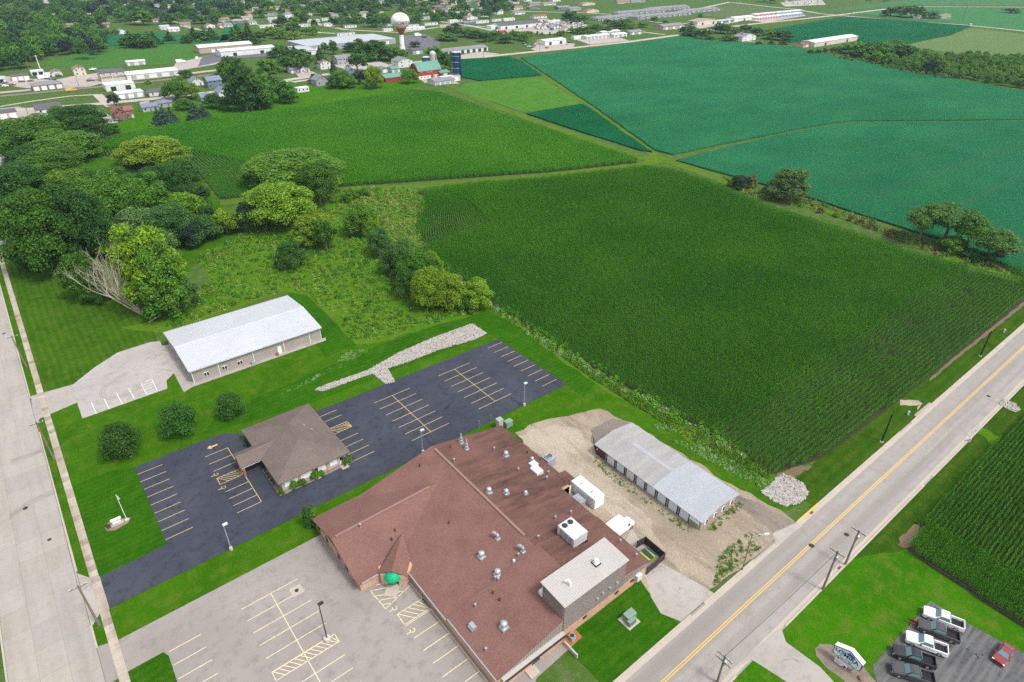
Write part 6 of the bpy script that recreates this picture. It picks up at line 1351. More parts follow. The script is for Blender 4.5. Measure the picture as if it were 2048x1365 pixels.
def house(spec, phrase, group):
    """lines: type x0 ybase x1 depth wall_h roof rise wall roof windows [| label]"""
    for ln in spec.strip().split(';'):
        if not ln.strip(): continue
        head, _, lab = ln.partition('|'); q = head.split()
        ty = q[0]; x0, yb, x1, dp, wh, = map(float, q[1:6]); rk = q[6]; rise = float(q[7]); wk, ok = q[8], q[9]; nw = int(q[10]) if len(q) > 10 else 2
        g0 = G(x0, yb); xa, ya = g0.x, g0.y; xb = px_to_x(x1, ya, 0, xa); W_ = max(xb-xa, 3)
        FOOT.append((x0, yb-(yb+116)**2*dp/95/FPX*.75-4, x1, yb+1))
        nm = {'house': 'house', 'shed': 'shed', 'garage': 'garage_building', 'trailer': 'mobile_home', 'hall': 'hall_building', 'barn': 'barn'}[ty]
        t = thing(nm, '', {'trailer': 'mobile home', 'hall': 'building', 'barn': 'barn'}.get(ty, ty), (xa+W_/2, ya, 0), 0, group)
        if lab.strip(): t['label'] = lab.strip()
        else: BL.append((f'{WNAME[wk]} {KB.get(ty, ty)} with a {RNAME[ok]} roof', phrase, t, (x0+x1)/2, yb))
        w2 = W_/2; far = MPP(g0) > .62
        lb(MB().box(-w2, w2, 0, dp, 0, wh), 'wall', WALL[wk], t)
        o_ = .4; rm = ROOF[ok]; ze = wh-.06
        if rk == 'f': lb(MB().box(-w2-.1, w2+.1, -.1, dp+.1, wh-.02, wh+rise), 'roof', rm, t)
        elif rk == 'g':
            c = dp/2
            lb(MB().slab([(-w2-o_, -o_, ze), (w2+o_, -o_, ze), (w2+o_, c, ze+rise), (-w2-o_, c, ze+rise)], .15), 'roof_slope', rm, t); lb(MB().slab([(-w2-o_, c, ze+rise), (w2+o_, c, ze+rise), (w2+o_, dp+o_, ze), (-w2-o_, dp+o_, ze)], .15), 'roof_slope', rm, t)
            b = MB()
            for s in (-1, 1): b.add([(s*w2, 0, wh-.05), (s*w2, dp, wh-.05), (s*w2, c, ze+rise-.14), (s*(w2-.2), 0, wh-.05), (s*(w2-.2), dp, wh-.05), (s*(w2-.2), c, ze+rise-.14)], [(0, 1, 2), (3, 5, 4), (0, 2, 5, 3), (1, 4, 5, 2)])
            lb(b, 'gable', WALL[wk], t)
        elif rk == 'x':
            lb(MB().slab([(-w2-o_, -o_, ze), (0, -o_, ze+rise), (0, dp+o_, ze+rise), (-w2-o_, dp+o_, ze)], .15), 'roof_slope', rm, t); lb(MB().slab([(0, -o_, ze+rise), (w2+o_, -o_, ze), (w2+o_, dp+o_, ze), (0, dp+o_, ze+rise)], .15), 'roof_slope', rm, t)
            b = MB()
            for y_, s in ((0, 1), (dp, -1)): b.add([(-w2, y_, wh-.05), (w2, y_, wh-.05), (0, y_, ze+rise-.14), (-w2, y_+s*.2, wh-.05), (w2, y_+s*.2, wh-.05), (0, y_+s*.2, ze+rise-.14)], [(0, 1, 2), (3, 5, 4), (0, 2, 5, 3), (1, 4, 5, 2)])
            lb(b, 'gable', WALL[wk], t)
            if not far: lb(MB().box(-.45, .45, -.05, 0, ze+rise*.25, ze+rise*.25+.9), 'window', M_dark, t)
        elif rk == 'h':
            if W_ >= dp: h_ = dp/2; E, F = (-w2+h_, dp/2, ze+rise), (w2-h_, dp/2, ze+rise)
            else: h_ = w2; E, F = (0, h_, ze+rise), (0, dp-h_, ze+rise)
            A, B, Cc, D = (-w2-o_, -o_, ze), (w2+o_, -o_, ze), (w2+o_, dp+o_, ze), (-w2-o_, dp+o_, ze)
            for qd in (([A, B, F, E], [B, Cc, F], [Cc, D, E, F], [D, A, E]) if W_ >= dp else ([A, B, E], [B, Cc, F, E], [Cc, D, F], [D, A, E, F])): lb(MB().slab(qd, .12), 'roof_slope', rm, t)
        elif rk == 'm':      # gambrel, ridge along the front
            c = dp/2; pr = [(-o_, ze), (dp*.2, ze+rise*.68), (c, ze+rise), (dp*.8, ze+rise*.68), (dp+o_, ze)]
            for (ya_, za), (yb_, zb) in zip(pr, pr[1:]): lb(MB().slab([(-w2-.5, ya_, za), (w2+.5, ya_, za), (w2+.5, yb_, zb), (-w2-.5, yb_, zb)], .15), 'roof_slope', rm, t)
            b = MB()
            for s in (-1, 1): b.add([(s*w2, max(0, min(dp, y_)), z_-.16) for y_, z_ in pr]+[(s*(w2-.2), max(0, min(dp, y_)), z_-.16) for y_, z_ in pr], [(0, 1, 2, 3, 4), (9, 8, 7, 6, 5)])
            lb(b, 'gable', WALL[wk], t)
        if ty == 'house' and far:
            dx_ = rnd.uniform(-.4, .4)*W_; flat_poly('driveway', [(xa+W_/2+dx_-2.2, ya-rnd.uniform(9, 16)), (xa+W_/2+dx_+2.2, ya-12), (xa+W_/2+dx_+2.2, ya), (xa+W_/2+dx_-2.2, ya)], .15+.0007*len(FOOT), M_townroad)
        st = 2 if wh > 4.6 and ty == 'house' else 1
        if ty in ('house', 'trailer'):
            for s in range(st):
                for i in range(nw):
                    xx = -w2+W_*(i+.5)/nw
                    if s == 0 and i == nw//2 and ty == 'house': lb(MB().box(xx-.5, xx+.5, -.06, 0, .1, 2.1), 'door', WALL['n' if wk != 'n' else 'w'], t); continue
                    wn = lb(MB().box(xx-.5, xx+.5, -.06, 0, 1+2.8*s, 2.2+2.8*s), 'window', M_dark, t)
                    if not far: lb(MB().box(xx-.6, xx+.6, -.1, -.005, .9+2.8*s, 1+2.8*s), 'sill', M_whitep, wn)
                if not far or s == 0: [lb(MB().box(sd*w2-.06*(sd < 0), sd*w2+.06*(sd > 0), dp*.5-.5, dp*.5+.5, 1+2.8*s, 2.2+2.8*s), 'window', M_dark, t) for sd in (-1, 1)]
            if ty == 'house' and not far and rk in 'gx': lb(MB().box(w2*.3, w2*.3+.7, dp*.5, dp*.5+.7, wh, wh+rise+.9), 'chimney', M_redbrick, t)
        elif ty in ('shed', 'garage', 'hall') and nw:
            for i in range(nw):
                xx = -w2+W_*(i+.5)/nw; ww = min(1.8, W_/nw*.36); lb(MB().box(xx-ww, xx+ww, -.08, 0, .1, min(wh-.5, 3)), 'door', M_dark if wk in 'wcl' and ty == 'hall' else M_whitep if wk not in 'w' else WALL['g'], t)
# ---- near edge of the town (left)
house('''house 78 239 130 14 5.6 g 2.2 w d 3 | large white house with a black roof beside the leafy left edge; hall 0 240 38 12 3.6 f .3 p d 2 | flat pinkish block building at the left edge of the photo; house 0 279 27 12 3 g 2.2 r s 2 | low brick house with a silver roof cut by the left edge;
house 0 338 16 9 3 g 1.6 w s 1 | pale roof peeping from the trees on the left edge above the wood; house 34 410 48 9 3 g 1.6 g s 1 | grey roof half hidden inside the leafy left edge; house 233 243 254 9 5.2 x 2.6 r r 2 | red brick house with a red brown gabled roof by the upper cornfield; house 254 238 271 9 4.8 g 2 n r 2 | brown rear wing of the red brick house;
house 287 225 318 9 3 g 1.6 g b 3 | long blue grey ranch house behind the red brick house; house 318 217 345 9 3 h 1.6 g b 2 | hipped slate ranch house with a driveway on its left; house 300 194 341 9 3 g 1.6 w d 3 | white ranch house with a dark roof beside the white workshop;
hall 237 200 290 11 3.6 f .3 g w 3 | grey workshop with a flat white roof and low front wing; hall 214 184 272 13 4.2 f .3 w w 2 | white flat roofed workshop behind the grey wing;
house 384 173 408 9 3.2 x 2.6 w b 2 | slate roofed house left of the taller blue house; house 418 178 446 10 5.4 g 2.6 b b 3 | tall blue grey house with porch among the garden trees; house 405 205 424 9 3 g 2.2 g b 2 | small slate roofed cottage in front of the tall blue house; house 440 200 464 10 4.8 x 2.8 w b 2 | white gabled house partly behind the dark garden tree;
hall 67 183 128 12 3.6 h 1.8 n g 4 | brown freight depot with a broad grey hipped roof by the rail line; shed 105 154 126 9 3 x 1.8 w n 1 | small white garage with a brown roof by the lumber yard; house 150 153 174 8 5.2 x 2.4 c n 2 | tall cream house with a brown roof near the wood edge;
hall 25 163 61 10 3.2 f .3 p d 3 | low pinkish shop with a dark flat roof near the antenna; hall 64 152 90 9 3 f .25 w w 2 | small pale shop behind the parked vans; hall -6 168 13 10 3.2 g 1.4 w s 1 | pale building cut by the left edge beside the car park''', '', 'buildings along the rail line')
house('''shed 256 161 357 17 4 g 1.4 w w 4 | long white lumber shed with a bright white roof; shed 256 133 292 9 3.4 g .8 w w 2 | small white shed behind the long lumber shed; hall 400 108 506 18 5.4 g 1.8 t w 2 | long open sided lumber warehouse with a white roof; hall 443 115 551 16 5 g 1.4 w w 2 | second long white roofed warehouse in front of the lumber warehouse;
hall 606 112 633 38 4.4 g 1 w s 1 | narrow silver roofed storage shed left of the flat roofed factory; hall 616 104 792 52 5 f .3 g s 5 | broad flat white roofed factory behind the water tower; hall 884 112 976 15 3.8 g 1.6 w g 8 | long white farm shed with a grey roof beside the road''', '', 'lumber yard and factory buildings')
# lumber office with painted lettering on its wall
g0 = G(204, 165); xa, ya = g0.x, g0.y; xb = px_to_x(254, ya, 0, xa)
lu = thing('lumber_building', 'pale concrete building lettered Lomira Lumber beside the white shed', 'building', ((xa+xb)/2, ya, 0)); w2 = (xb-xa)/2
lb(MB().box(-w2, w2, 0, 13, 0, 6.6), 'wall', WALL['l'], lu); lb(MB().slab([(-w2-.3, -.3, 6.6), (w2+.3, -.3, 6.6), (w2+.3, 13.3, 7.6), (-w2-.3, 13.3, 7.6)], .25), 'roof', ROOF['d'], lu)
for i in range(5): lb(MB().box(-w2+2.5+i*4.6, -w2+3.3+i*4.6, -.06, 0, 5.0, 5.7), 'window', M_dark, lu)
text('painted_lettering', 'Lomira Lumber', 3.0, flatm('black_letter_paint', (.03, .03, .035)), Matrix.Translation((xa+w2, ya-.04, 2.3)) @ Matrix.Rotation(math.pi/2, 4, 'X') @ Matrix.Diagonal((1.0, 1, 1, 1)), lu, .02, bold=.03)
FOOT.append((190, 130, 256, 166))
# ---- middle of the town, in front of the factory
house('''house 642 140 662 9 5.2 x 2.6 w n 2 | white house with a brown roof and dormers behind the blue spruce; house 676 131 705 11 5 g 2.8 g g 3 | grey roofed house between the tall trees; house 697 155 712 8 4.6 x 2.6 b b 2 | small blue house with a gabled front; house 634 173 658 10 4.2 x 3.4 g g 2 | grey gabled house at the edge of the upper cornfield;
garage 583 148 601 8 3 g 1.6 w b 1 | white garage with a slate roof left of the brown cottage; house 602 147 620 8 3.4 x 2.4 w n 2 | white cottage with a brown roof; trailer 596 186 619 5 2.9 f .3 w w 3 | white trailer parked on the lawn above the cornfield; house 797 137 826 12 5.4 x 2.8 w g 2 | white two storey farmhouse beside the red barn; garage 785 146 800 8 3 g 1.6 w e 1 | white shed with a green roof beside the farmhouse; garage 764 147 777 8 3 x 1.8 g g 1 | grey shed behind the red machine shed;
shed 772 166 808 13 3.4 g 2.2 e e 0 | red machine shed with a green roof left of the barn; shed 871 172 910 12 3 g 1.4 w g 4 | long white poultry shed with a grey roof; shed 889 166 921 8 3.4 f .3 c w 2 | open cattle shed with a flat white roof at the foot of the silo; shed 882 156 900 10 3.6 g 1.6 e e 1 | small red lean shed with a green roof at the barn end; shed 826 110 846 9 4 g 1.4 g d 1 | grey shed behind the farmyard''', '', 'houses and farm buildings above the cornfield')
g0 = G(838, 160); xa, ya = g0.x, g0.y; xb = px_to_x(882, ya, 0, xa); w2 = (xb-xa)/2
bn = thing('barn', 'big red barn with a green gambrel roof beside the blue silo', 'barn', ((xa+xb)/2, ya, 0)); dp = 13
lb(MB().box(-w2, w2, 0, dp, 0, 2.4), 'stone_base', WALL['w'], bn); lb(MB().box(-w2, w2, .1, dp, 2.4, 6.2), 'wall', WALL['e'], bn)
pr = [(-.4, 6.1), (dp*.2, 10.2), (dp/2, 12), (dp*.8, 10.2), (dp+.4, 6.1)]
for (y0, z0), (y1, z1) in zip(pr, pr[1:]): lb(MB().slab([(-w2-.6, y0, z0), (w2+.6, y0, z0), (w2+.6, y1, z1), (-w2-.6, y1, z1)], .18), 'roof_slope', ROOF['e'], bn)
b = MB()
for s in (-1, 1): b.add([(s*w2, min(dp, max(.1, y)), z-.18) for y, z in pr]+[(s*(w2-.2), min(dp, max(.1, y)), z-.18) for y, z in pr], [(0, 1, 2, 3, 4), (9, 8, 7, 6, 5)])
lb(b, 'gable', WALL['e'], bn)
for i in range(6): lb(MB().box(-w2+2+i*3.1, -w2+3+i*3.1, -.06, 0, .9, 1.7), 'window', M_dark, bn)
for i in range(4): lb(MB().box(-2.4+i*1.4, -1.9+i*1.4, .02, .1, 4.6, 5.1), 'window', WALL['w'], bn)
d = lb(MB().box(1.0, 3.4, -.1, 0, 0, 2.3), 'door', WALL['e'], bn); lb(MB().box(-w2*.9, w2*.35, .0, .1, 5.35, 5.5), 'trim', WALL['w'], bn)
FOOT.append((822, 118, 900, 162))
def silo(px0, px1, yb, yt, name, label, mat, dome=None, bands=None, bm_=None):
    g = G((px0+px1)/2, yb); r_ = (px1-px0)*MPP(g)/2; h = HGT(g, yt); t = thing(name, label, 'silo', (g.x, g.y, 0), 0)
    b = MB(); b.lathe((0, 0, 0), [(r_, 0), (r_, h)], 24); lb(b, 'shell', mat, t)
    dm = dome or mat; b = MB(); b.lathe((0, 0, h), [(r_*1.02, 0), (r_*.9, r_*.45), (r_*.55, r_*.8), (.15, r_*.95)] if dome else [(r_*1.03, 0), (r_*1.03, .25), (r_*.6, .7), (.2, .9)], 24); lb(b, 'dome', dm if dome else M_metal_w, t)
    for k in range(bands or 0): b = MB(); b.lathe((0, 0, h*(k+1)/(bands+.6)), [(r_*1.01, 0), (r_*1.01, .22)], 24); lb(b, 'band', bm_ or M_metal_w, t)
    b = MB(); b.box(r_*.4, r_*.4+.9, -r_-.5, -r_+.2, 0, h); lb(b, 'chute', bm_ or mat, t)
    FOOT.append((px0, yt, px1, yb)); return t
M_silo = MT('navy_silo_enamel', (.010, .035, .095), .35, (.008, .025, .07), ((.2, .5),), .5)
silo(906, 921, 160, 105, 'silo', 'tall navy blue silo with white bands', M_silo, None, 4)
silo(861, 872, 132, 108, 'silo', 'pale concrete silo with a domed cap behind the barn', WALL['l'], M_metal_w, 5, WALL['t'])
silo(845, 859, 128, 115, 'grain_bin', 'short dark grain bin left of the domed silo', M_silo, None, 1)
# ---- water tower
g = G(805, 101); wt = thing('water_tower', 'white water tower with a red neck above the factory', 'water tower', (g.x, g.y, 0)); r_ = 16.3*MPP(g); h = HGT(g, 26)
zc = h-r_*.78; M_wt = flatm('tower_white_enamel', (.72, .72, .70), .4); M_wtr = flatm('tower_red_enamel', (.42, .07, .05), .4)
b = MB(); b.lathe((0, 0, 0), [(3.6, 0), (2.6, 2.5), (2.25, 5), (2.2, zc-r_*1.35)], 24); lb(b, 'column', M_wt, wt)
b = MB(); b.lathe((0, 0, zc), [(2.2, -r_*1.36), (2.7, -r_*1.15), (r_*.52, -r_*.80), (r_*.62, -r_*.70)], 28); lb(b, 'neck', M_wtr, wt)
b = MB(); b.lathe((0, 0, zc), [(r_*math.cos(a)*1.0+.02, r_*.82*math.sin(a)) for a in [math.radians(x) for x in range(-58, 91, 9)]], 32); lb(b, 'tank', M_wt, wt, None)
for p in wt.children:
    for f in p.data.polygons: f.use_smooth = True
b = MB(); b.lathe((0, 0, zc+r_*.8), [(1.2, 0), (1.2, .5), (.4, .8)], 12)
for k in range(10): a = k*.628; b.tube((2.4*math.cos(a), 2.4*math.sin(a), -.3+zc+r_*.8), (2.4*math.cos(a), 2.4*math.sin(a), zc+r_*.8+1), .06, n=4)
for k in range(10): a, a2 = k*.628, (k+1)*.628; b.tube((2.4*math.cos(a), 2.4*math.sin(a), zc+r_*.8+1), (2.4*math.cos(a2), 2.4*math.sin(a2), zc+r_*.8+1), .06, n=4)
b.tube((.5, 0, zc+r_*.8), (.5, 0, zc+r_*.8+3.2), .08, n=4); lb(b, 'railing', M_wtr, wt)
cu = bpy.data.curves.new('tower_lettering', 'FONT'); cu.body = 'LOMIRA'; cu.size = r_*.5; cu.extrude = .02; cu.align_x = 'CENTER'; cu.shear = .25; cu.offset = .03
tmp = bpy.data.objects.new('tower_lettering', cu); C.objects.link(tmp); me = bpy.data.meshes.new_from_object(tmp.evaluated_get(bpy.context.evaluated_depsgraph_get())); bpy.data.objects.remove(tmp)
bm = bmesh.new(); bm.from_mesh(me); bmesh.ops.subdivide_edges(bm, edges=[e for e in bm.edges if e.calc_length() > .5], cuts=3)
ca = math.atan2(-g.y, -g.x)+.3
for v in bm.verts:
    th = ca+v.co.x/r_; ph = (v.co.y-r_*.28)/(r_*.82); rr_ = (r_+.12+v.co.z)*math.cos(ph); v.co = Vector((rr_*math.cos(th), rr_*math.sin(th), zc+(r_*.82+.1)*math.sin(ph)))
bm.to_mesh(me); bm.free(); me.materials.clear(); me.materials.append(M_wtr); o = bpy.data.objects.new('tower_lettering', me); C.objects.link(o); o.parent = wt
FOOT.append((784, 24, 816, 102))
# ---- mobile home park and the streets beyond
MH = '''trailer 675 73 710 5 2.9 f .3 w g 4; trailer 809 62 850 5 2.9 f .3 w w 4; trailer 812 56 838 5 2.9 f .3 w t 3; trailer 830 41 860 5 2.9 f .3 c s 3; trailer 866 36 897 5 2.9 f .3 w s 3; trailer 536 40 560 5 2.9 f .3 w g 3; trailer 540 47 585 5 2.9 f .3 w w 4; trailer 530 33 555 5 2.9 f .3 g t 3; trailer 520 57 548 5 2.9 f .3 w s 3; trailer 597 55 622 5 2.9 f .3 w s 3; trailer 604 33 625 5 2.9 f .3 w g 3;
trailer 615 46 640 5 2.9 f .3 c w 3; trailer 644 42 668 5 2.9 f .3 w t 3; trailer 648 53 672 5 2.9 f .3 w s 3; trailer 684 47 704 5 2.9 f .3 b s 3; trailer 690 57 714 5 2.9 f .3 w g 3; trailer 716 38 742 5 2.9 f .3 w w 3; trailer 720 16 750 5 2.9 f .3 c t 3; trailer 765 54 785 5 2.9 f .3 w s 3; trailer 768 64 786 5 2.9 f .3 w s 3; trailer 850 52 876 5 2.9 f .3 w g 3; trailer 900 46 925 5 2.9 f .3 w w 3; trailer 880 56 912 5 2.9 f .3 c t 3;
trailer 928 50 950 5 2.9 f .3 b s 3; trailer 952 48 978 5 2.9 f .3 w s 3; trailer 985 44 1006 5 2.9 f .3 w g 3; trailer 1008 43 1030 5 2.9 f .3 w w 3; trailer 936 32 952 5 2.9 f .3 w t 2'''
house(MH, 'in the mobile home park behind the water tower', 'mobile homes behind the water tower')
HS = '''house 92 45 110 10 3 g 2 g g 2; house 322 60 341 10 3 g 2 w s 2; house 338 64 360 10 3 g 1.6 w w 2; house 344 30 360 9 3.4 x 2.4 c n 2; house 437 44 460 10 3 g 1.8 t n 2; house 440 56 464 10 3 g 1.8 w n 2; house 236 69 254 10 3 x 2.4 w b 2; house 244 22 262 9 3 g 2 w g 2; house 300 16 322 9 3 g 2 w g 2; house 122 57 150 10 3 g 2 t n 2; house 0 20 16 9 3 g 2 w g 2; house 382 43 404 10 3 g 1.8 w u 2; house 388 14 408 9 3 g 1.8 w g 2; house 470 26 486 9 3.2 x 2.2 w n 2; house 345 6 372 9 3 g 2 w g 2; house 505 22 524 9 3 g 2 w g 2;
house 552 20 574 9 3 g 2 c n 2; house 570 28 588 9 3 g 2 w r 2; house 500 50 514 9 3 g 1.8 w g 2; house 450 56 466 9 3 g 2 w g 2; house 200 55 222 9 3 g 2 n n 2; house 170 30 182 9 3 g 2 w g 2; house 130 12 142 9 3 g 2 w n 2; house 470 8 490 9 3 g 2 w n 2; house 668 18 690 9 3 g 2 t n 2; house 690 30 712 9 3 g 2 t g 2; house 760 8 784 9 3 g 2 w g 2; house 1068 38 1094 10 3 g 1.6 w r 3; house 1030 30 1050 10 3 g 1.6 w g 2; house 1028 20 1046 10 3 g 2 c n 2'''
house(HS, 'on the leafy streets at the top left', 'houses on the leafy streets')
HT = '''house 1117 20 1140 11 3.2 g 2 b g 3 | low blue grey house with a grey roof on the open top street; house 1140 22 1163 11 3.2 h 2 g g 2 | grey hipped house next to the blue grey one; house 1174 27 1198 10 3.4 x 2.6 c r 2 | cream gabled house alone on the open lawn at the top; house 1060 12 1084 10 3.2 g 2 t g 2 | tan house far off at the top street; house 1088 12 1112 10 3.2 g 2 c g 2 | cream house behind the blue grey house; house 1165 12 1190 10 3.4 x 2 c n 2 | cream house with a brown roof half behind a dark tree; house 1235 8 1260 10 3.4 g 2 t n 2 | tan house at the top edge left of the grass field; house 1262 6 1290 10 3.2 g 2 g b 2 | slate roofed house at the top edge beside the tan one'''
house(HT, '', 'houses on the open top street')
house('''hall 1002 60 1084 24 4.6 g 2.4 w d 4 | white garage hall with a wide dark roof beside the scrap yard; trailer 1096 48 1127 4 3.4 f .2 w w 0 | long white box trailer standing in the scrap yard; hall 982 60 1004 10 4 f .3 w w 1 | flat white annex left of the dark roofed hall; hall 1090 92 1132 14 4.6 g 1 w w 2 | white workshop with open dark doors beside the road; garage 1174 80 1219 11 3.2 g 1 w w 6 | front white storage row with garage doors; garage 1205 71 1240 11 3.2 g 1 w w 5 | rear white storage row with garage doors; garage 1228 76 1254 11 3.2 g 1 w w 3 | short white storage row nearest the road; trailer 1148 80 1176 4 3.2 f .2 w w 0 | white trailer before the storage rows;
garage 1260 71 1285 10 3.2 g 1.6 g g 2 | grey garage right of the white storage rows; hall 1326 61 1368 16 4.4 g 1.8 t g 3 | tan hall with a grey roof behind the dark pine; hall 1394 52 1437 16 5 x 2 c t 2 | cream warehouse with a tan gabled roof; hall 1468 44 1508 14 4.4 g 1.4 w w 1 | white warehouse left of the coloured storage rows; hall 1436 48 1466 10 3.2 g 1.2 b s 2 | low blue sided shed between two warehouses;
hall 1628 95 1714 16 4.6 g 1.4 c w 2 | long cream farm shed with a white roof by the tree plantation; shed 1606 96 1636 9 3 g 1.2 p r 2 | small pink roofed shed in front of the long cream shed; house 1484 84 1511 12 5 x 2.8 w g 2 | white farmhouse hidden among the roadside trees; house 1882 38 1902 11 3.2 h 2 t n 2 | tan house with a brown hipped roof at the far farmstead; house 1838 38 1852 9 3 x 2 w n 1 | pale gable among the far farmstead trees; house 1800 30 1818 9 4 x 2.4 g g 1 | grey house inside the far farmstead trees''', '', 'halls and storage rows along the far road')
def storage_row(x0, yb, x1, dcol, label, wall='w'):
    g0 = G(x0, yb); xa, ya = g0.x, g0.y; xb = px_to_x(x1, ya, 0, xa); W_ = xb-xa; t = thing('storage_row', label, 'storage building', (xa+W_/2, ya, 0), 0, 'storage rows with coloured doors'); w2 = W_/2
    lb(MB().box(-w2, w2, 0, 8, 0, 3), 'wall', WALL[wall], t); lb(MB().slab([(-w2-.3, -.3, 3), (w2+.3, -.3, 3), (w2+.3, 8.3, 3.5), (-w2-.3, 8.3, 3.5)], .2), 'roof', ROOF['w'], t); n_ = max(4, int(W_/4))
    for i in range(n_): x = -w2+W_*(i+.5)/n_; lb(MB().box(x-1.3, x+1.3, -.08, 0, .1, 2.5), 'door', dcol, t)
    FOOT.append((x0, yb-8, x1, yb))
M_rd, M_bl = flatm('red_door_enamel', (.42, .05, .04)), flatm('blue_door_enamel', (.03, .11, .42))
storage_row(1512, 41, 1560, M_rd, 'nearer storage row with red doors'); storage_row(1510, 34, 1552, M_rd, 'rear storage row with red doors'); storage_row(1556, 36, 1606, M_bl, 'nearer storage row with blue doors'); storage_row(1554, 30, 1606, M_bl, 'rear storage row with blue doors')
# condominium rows
def condo(x0, yb, x1, label):
    g0 = G(x0, yb); xa, ya = g0.x, g0.y; xb = px_to_x(x1, ya, 0, xa); W_ = xb-xa; t = thing('terraced_row', label, 'terrace', (xa+W_/2, ya, 0), 0, 'grey terraced rows at the top'); w2 = W_/2; dp = 17
    lb(MB().box(-w2, w2, 0, dp, 0, 3), 'wall', WALL['g'], t)
    lb(MB().slab([(-w2-.4, -.4, 3), (w2+.4, -.4, 3), (w2-4, dp/2, 5.6), (-w2+4, dp/2, 5.6)], .2), 'roof_slope', ROOF['g'], t); lb(MB().slab([(-w2+4, dp/2, 5.6), (w2-4, dp/2, 5.6), (w2+.4, dp+.4, 3), (-w2-.4, dp+.4, 3)], .2), 'roof_slope', ROOF['g'], t)
    lb(MB().slab([(-w2-.4, dp+.4, 3), (-w2-.4, -.4, 3), (-w2+4, dp/2, 5.6)], .2), 'roof_slope', ROOF['g'], t); lb(MB().slab([(w2+.4, -.4, 3), (w2+.4, dp+.4, 3), (w2-4, dp/2, 5.6)], .2), 'roof_slope', ROOF['g'], t)
    n_ = max(3, int(W_/12))
    for i in range(n_):
        x = -w2+W_*(i+.5)/n_; p = lb(MB().box(x-3, x+1, -1.6, 1.2, 0, 2.9), 'porch', WALL['w'], t); b = MB(); b.slab([(x-3.3, -1.9, 2.9), (x-1, -1.9, 4.2), (x-1, 4, 4.6), (x-3.3, 4, 2.9)], .15); b.slab([(x-1, -1.9, 4.2), (x+1.3, -1.9, 2.9), (x+1.3, 4, 2.9), (x-1, 4, 4.6)], .15); lb(b, 'porch_roof', ROOF['g'], p); lb(MB().box(x-2.6, x-.2, -1.68, -1.6, .1, 2.3), 'garage_door', M_dark, p); lb(MB().box(x+2, x+3.2, -.06, 0, 1, 2.2), 'window', M_dark, t)
    FOOT.append((x0, yb-12, x1, yb))
condo(1276, 40, 1382, 'front grey terraced row with white porches'); condo(1238, 32, 1330, 'middle grey terraced row with white porches'); condo(1300, 24, 1380, 'rear grey terraced row with white porches'); condo(1368, 28, 1440, 'right grey terraced row nearest the far road'); condo(1196, 43, 1274, 'left grey terraced row behind the roadside trees')
# ---- vehicles in town
TG = 'vehicles parked about the town'
def tv(pr, px, py, ang, colr, label, cat, group=TG, scale=None): g = G(px, py); return vehicle(pr, (g.x, g.y, .18), ang, colr, label, group, cat, scale)
tv(PICK, 182, 163, 0, (.03, .05, .09), 'dark blue pickup alone in the lumber yard forecourt', 'pickup'); tv(VAN, 362, 126, 0, WH, 'white delivery van beside the lumber sheds', 'van', scale=(1.6, 1.2, 1.4)); tv(VAN, 395, 120, 1.2, WH, 'white tank trailer by the grey yard', 'trailer', scale=(1.1, 1.3, 1.3))
for i, (x, y, c_, pr, lb_) in enumerate(((88, 158, WH, VAN, 'white van left of the antenna mast'), (100, 153, WH, VAN, 'white van with a high roof beside the small pale shop'), (104, 160, (.03, .06, .12), SEDAN, 'navy car in front of the white vans'), (118, 153, DG, SEDAN, 'dark car before the small white garage'), (44, 165, DG, SEDAN, 'dark car before the pinkish shop'), (62, 164, RD, SEDAN, 'red car beside the pinkish shop'), (10, 168, DG, SEDAN, 'dark car in the far left car park'), (12, 174, WH, SEDAN, 'white car in the far left car park'), (24, 172, RD, PICK, 'maroon pickup in the far left car park'), (186, 141, WH, PICK, 'white pickup behind the lumber office'), (330, 191, GY, SEDAN, 'grey car on the ranch house drive'), (236, 243, DG, SEDAN, 'dark car beside the red brick house'), (8, 491, SV, SEDAN, 'silver car at the left edge of the wood'))): tv(pr, x, y, rnd.uniform(-.3, .3), c_, lb_, 'van' if pr is VAN else 'pickup' if pr is PICK else 'car')
for i, (x, y, c_, lb_) in enumerate(((1046, 88, DG, 'first dark car of the cluster by the white workshop'), (1051, 92, GY, 'grey car inside the cluster by the white workshop'), (1055, 86, BK, 'black car at the back of the cluster by the white workshop'), (1058, 95, SV, 'silver car at the front of the cluster by the white workshop'), (1066, 96, DG, 'dark car standing apart right of the cluster'), (1069, 93, (.04, .08, .15), 'blue car right of the cluster'), (1134, 89, SV, 'silver car at the open door of the white workshop'), (1138, 86, BK, 'black car at the right corner of the white workshop'), (1094, 97, RD, 'red car before the white workshop'), (1168, 79, SV, 'silver car beside the white trailer'), (1941, 50, WH, 'white car on the far road between soybean fields'), (1350, 60, WH, 'white car before the tan hall'), (1480, 6, SV, 'silver car on the road at the very top'))): tv(SEDAN, x, y, rnd.uniform(0, 3), c_, lb_, 'car')
tv(VAN, 1005, 66, .1, (.35, .04, .03), 'long red truck before the dark roofed hall', 'truck', scale=(2.4, 1.5, 1.5)); tv(VAN, 1103, 61, 1.4, (.03, .10, .32), 'blue truck at the front of the scrap yard', 'truck', scale=(1.3, 1.4, 1.5)); tv(VAN, 1080, 58, .3, (.12, .06, .03), 'rusty brown loader in the scrap yard', 'loader', scale=(1.1, 1.3, 1.3))
tv(VAN, 836, 73, 0, WH, 'white box truck on the grey factory lot', 'truck', scale=(1.7, 1.4, 1.7)); tv(PICK, 849, 76, 0, BK, 'dark trailer beside the white box truck', 'trailer', scale=(1.2, 1.2, 1.2)); tv(VAN, 143, 183, -.1, (.60, .32, .02), 'yellow rail machine on the rail line', 'rail machine', scale=(1.3, 1.1, .9))
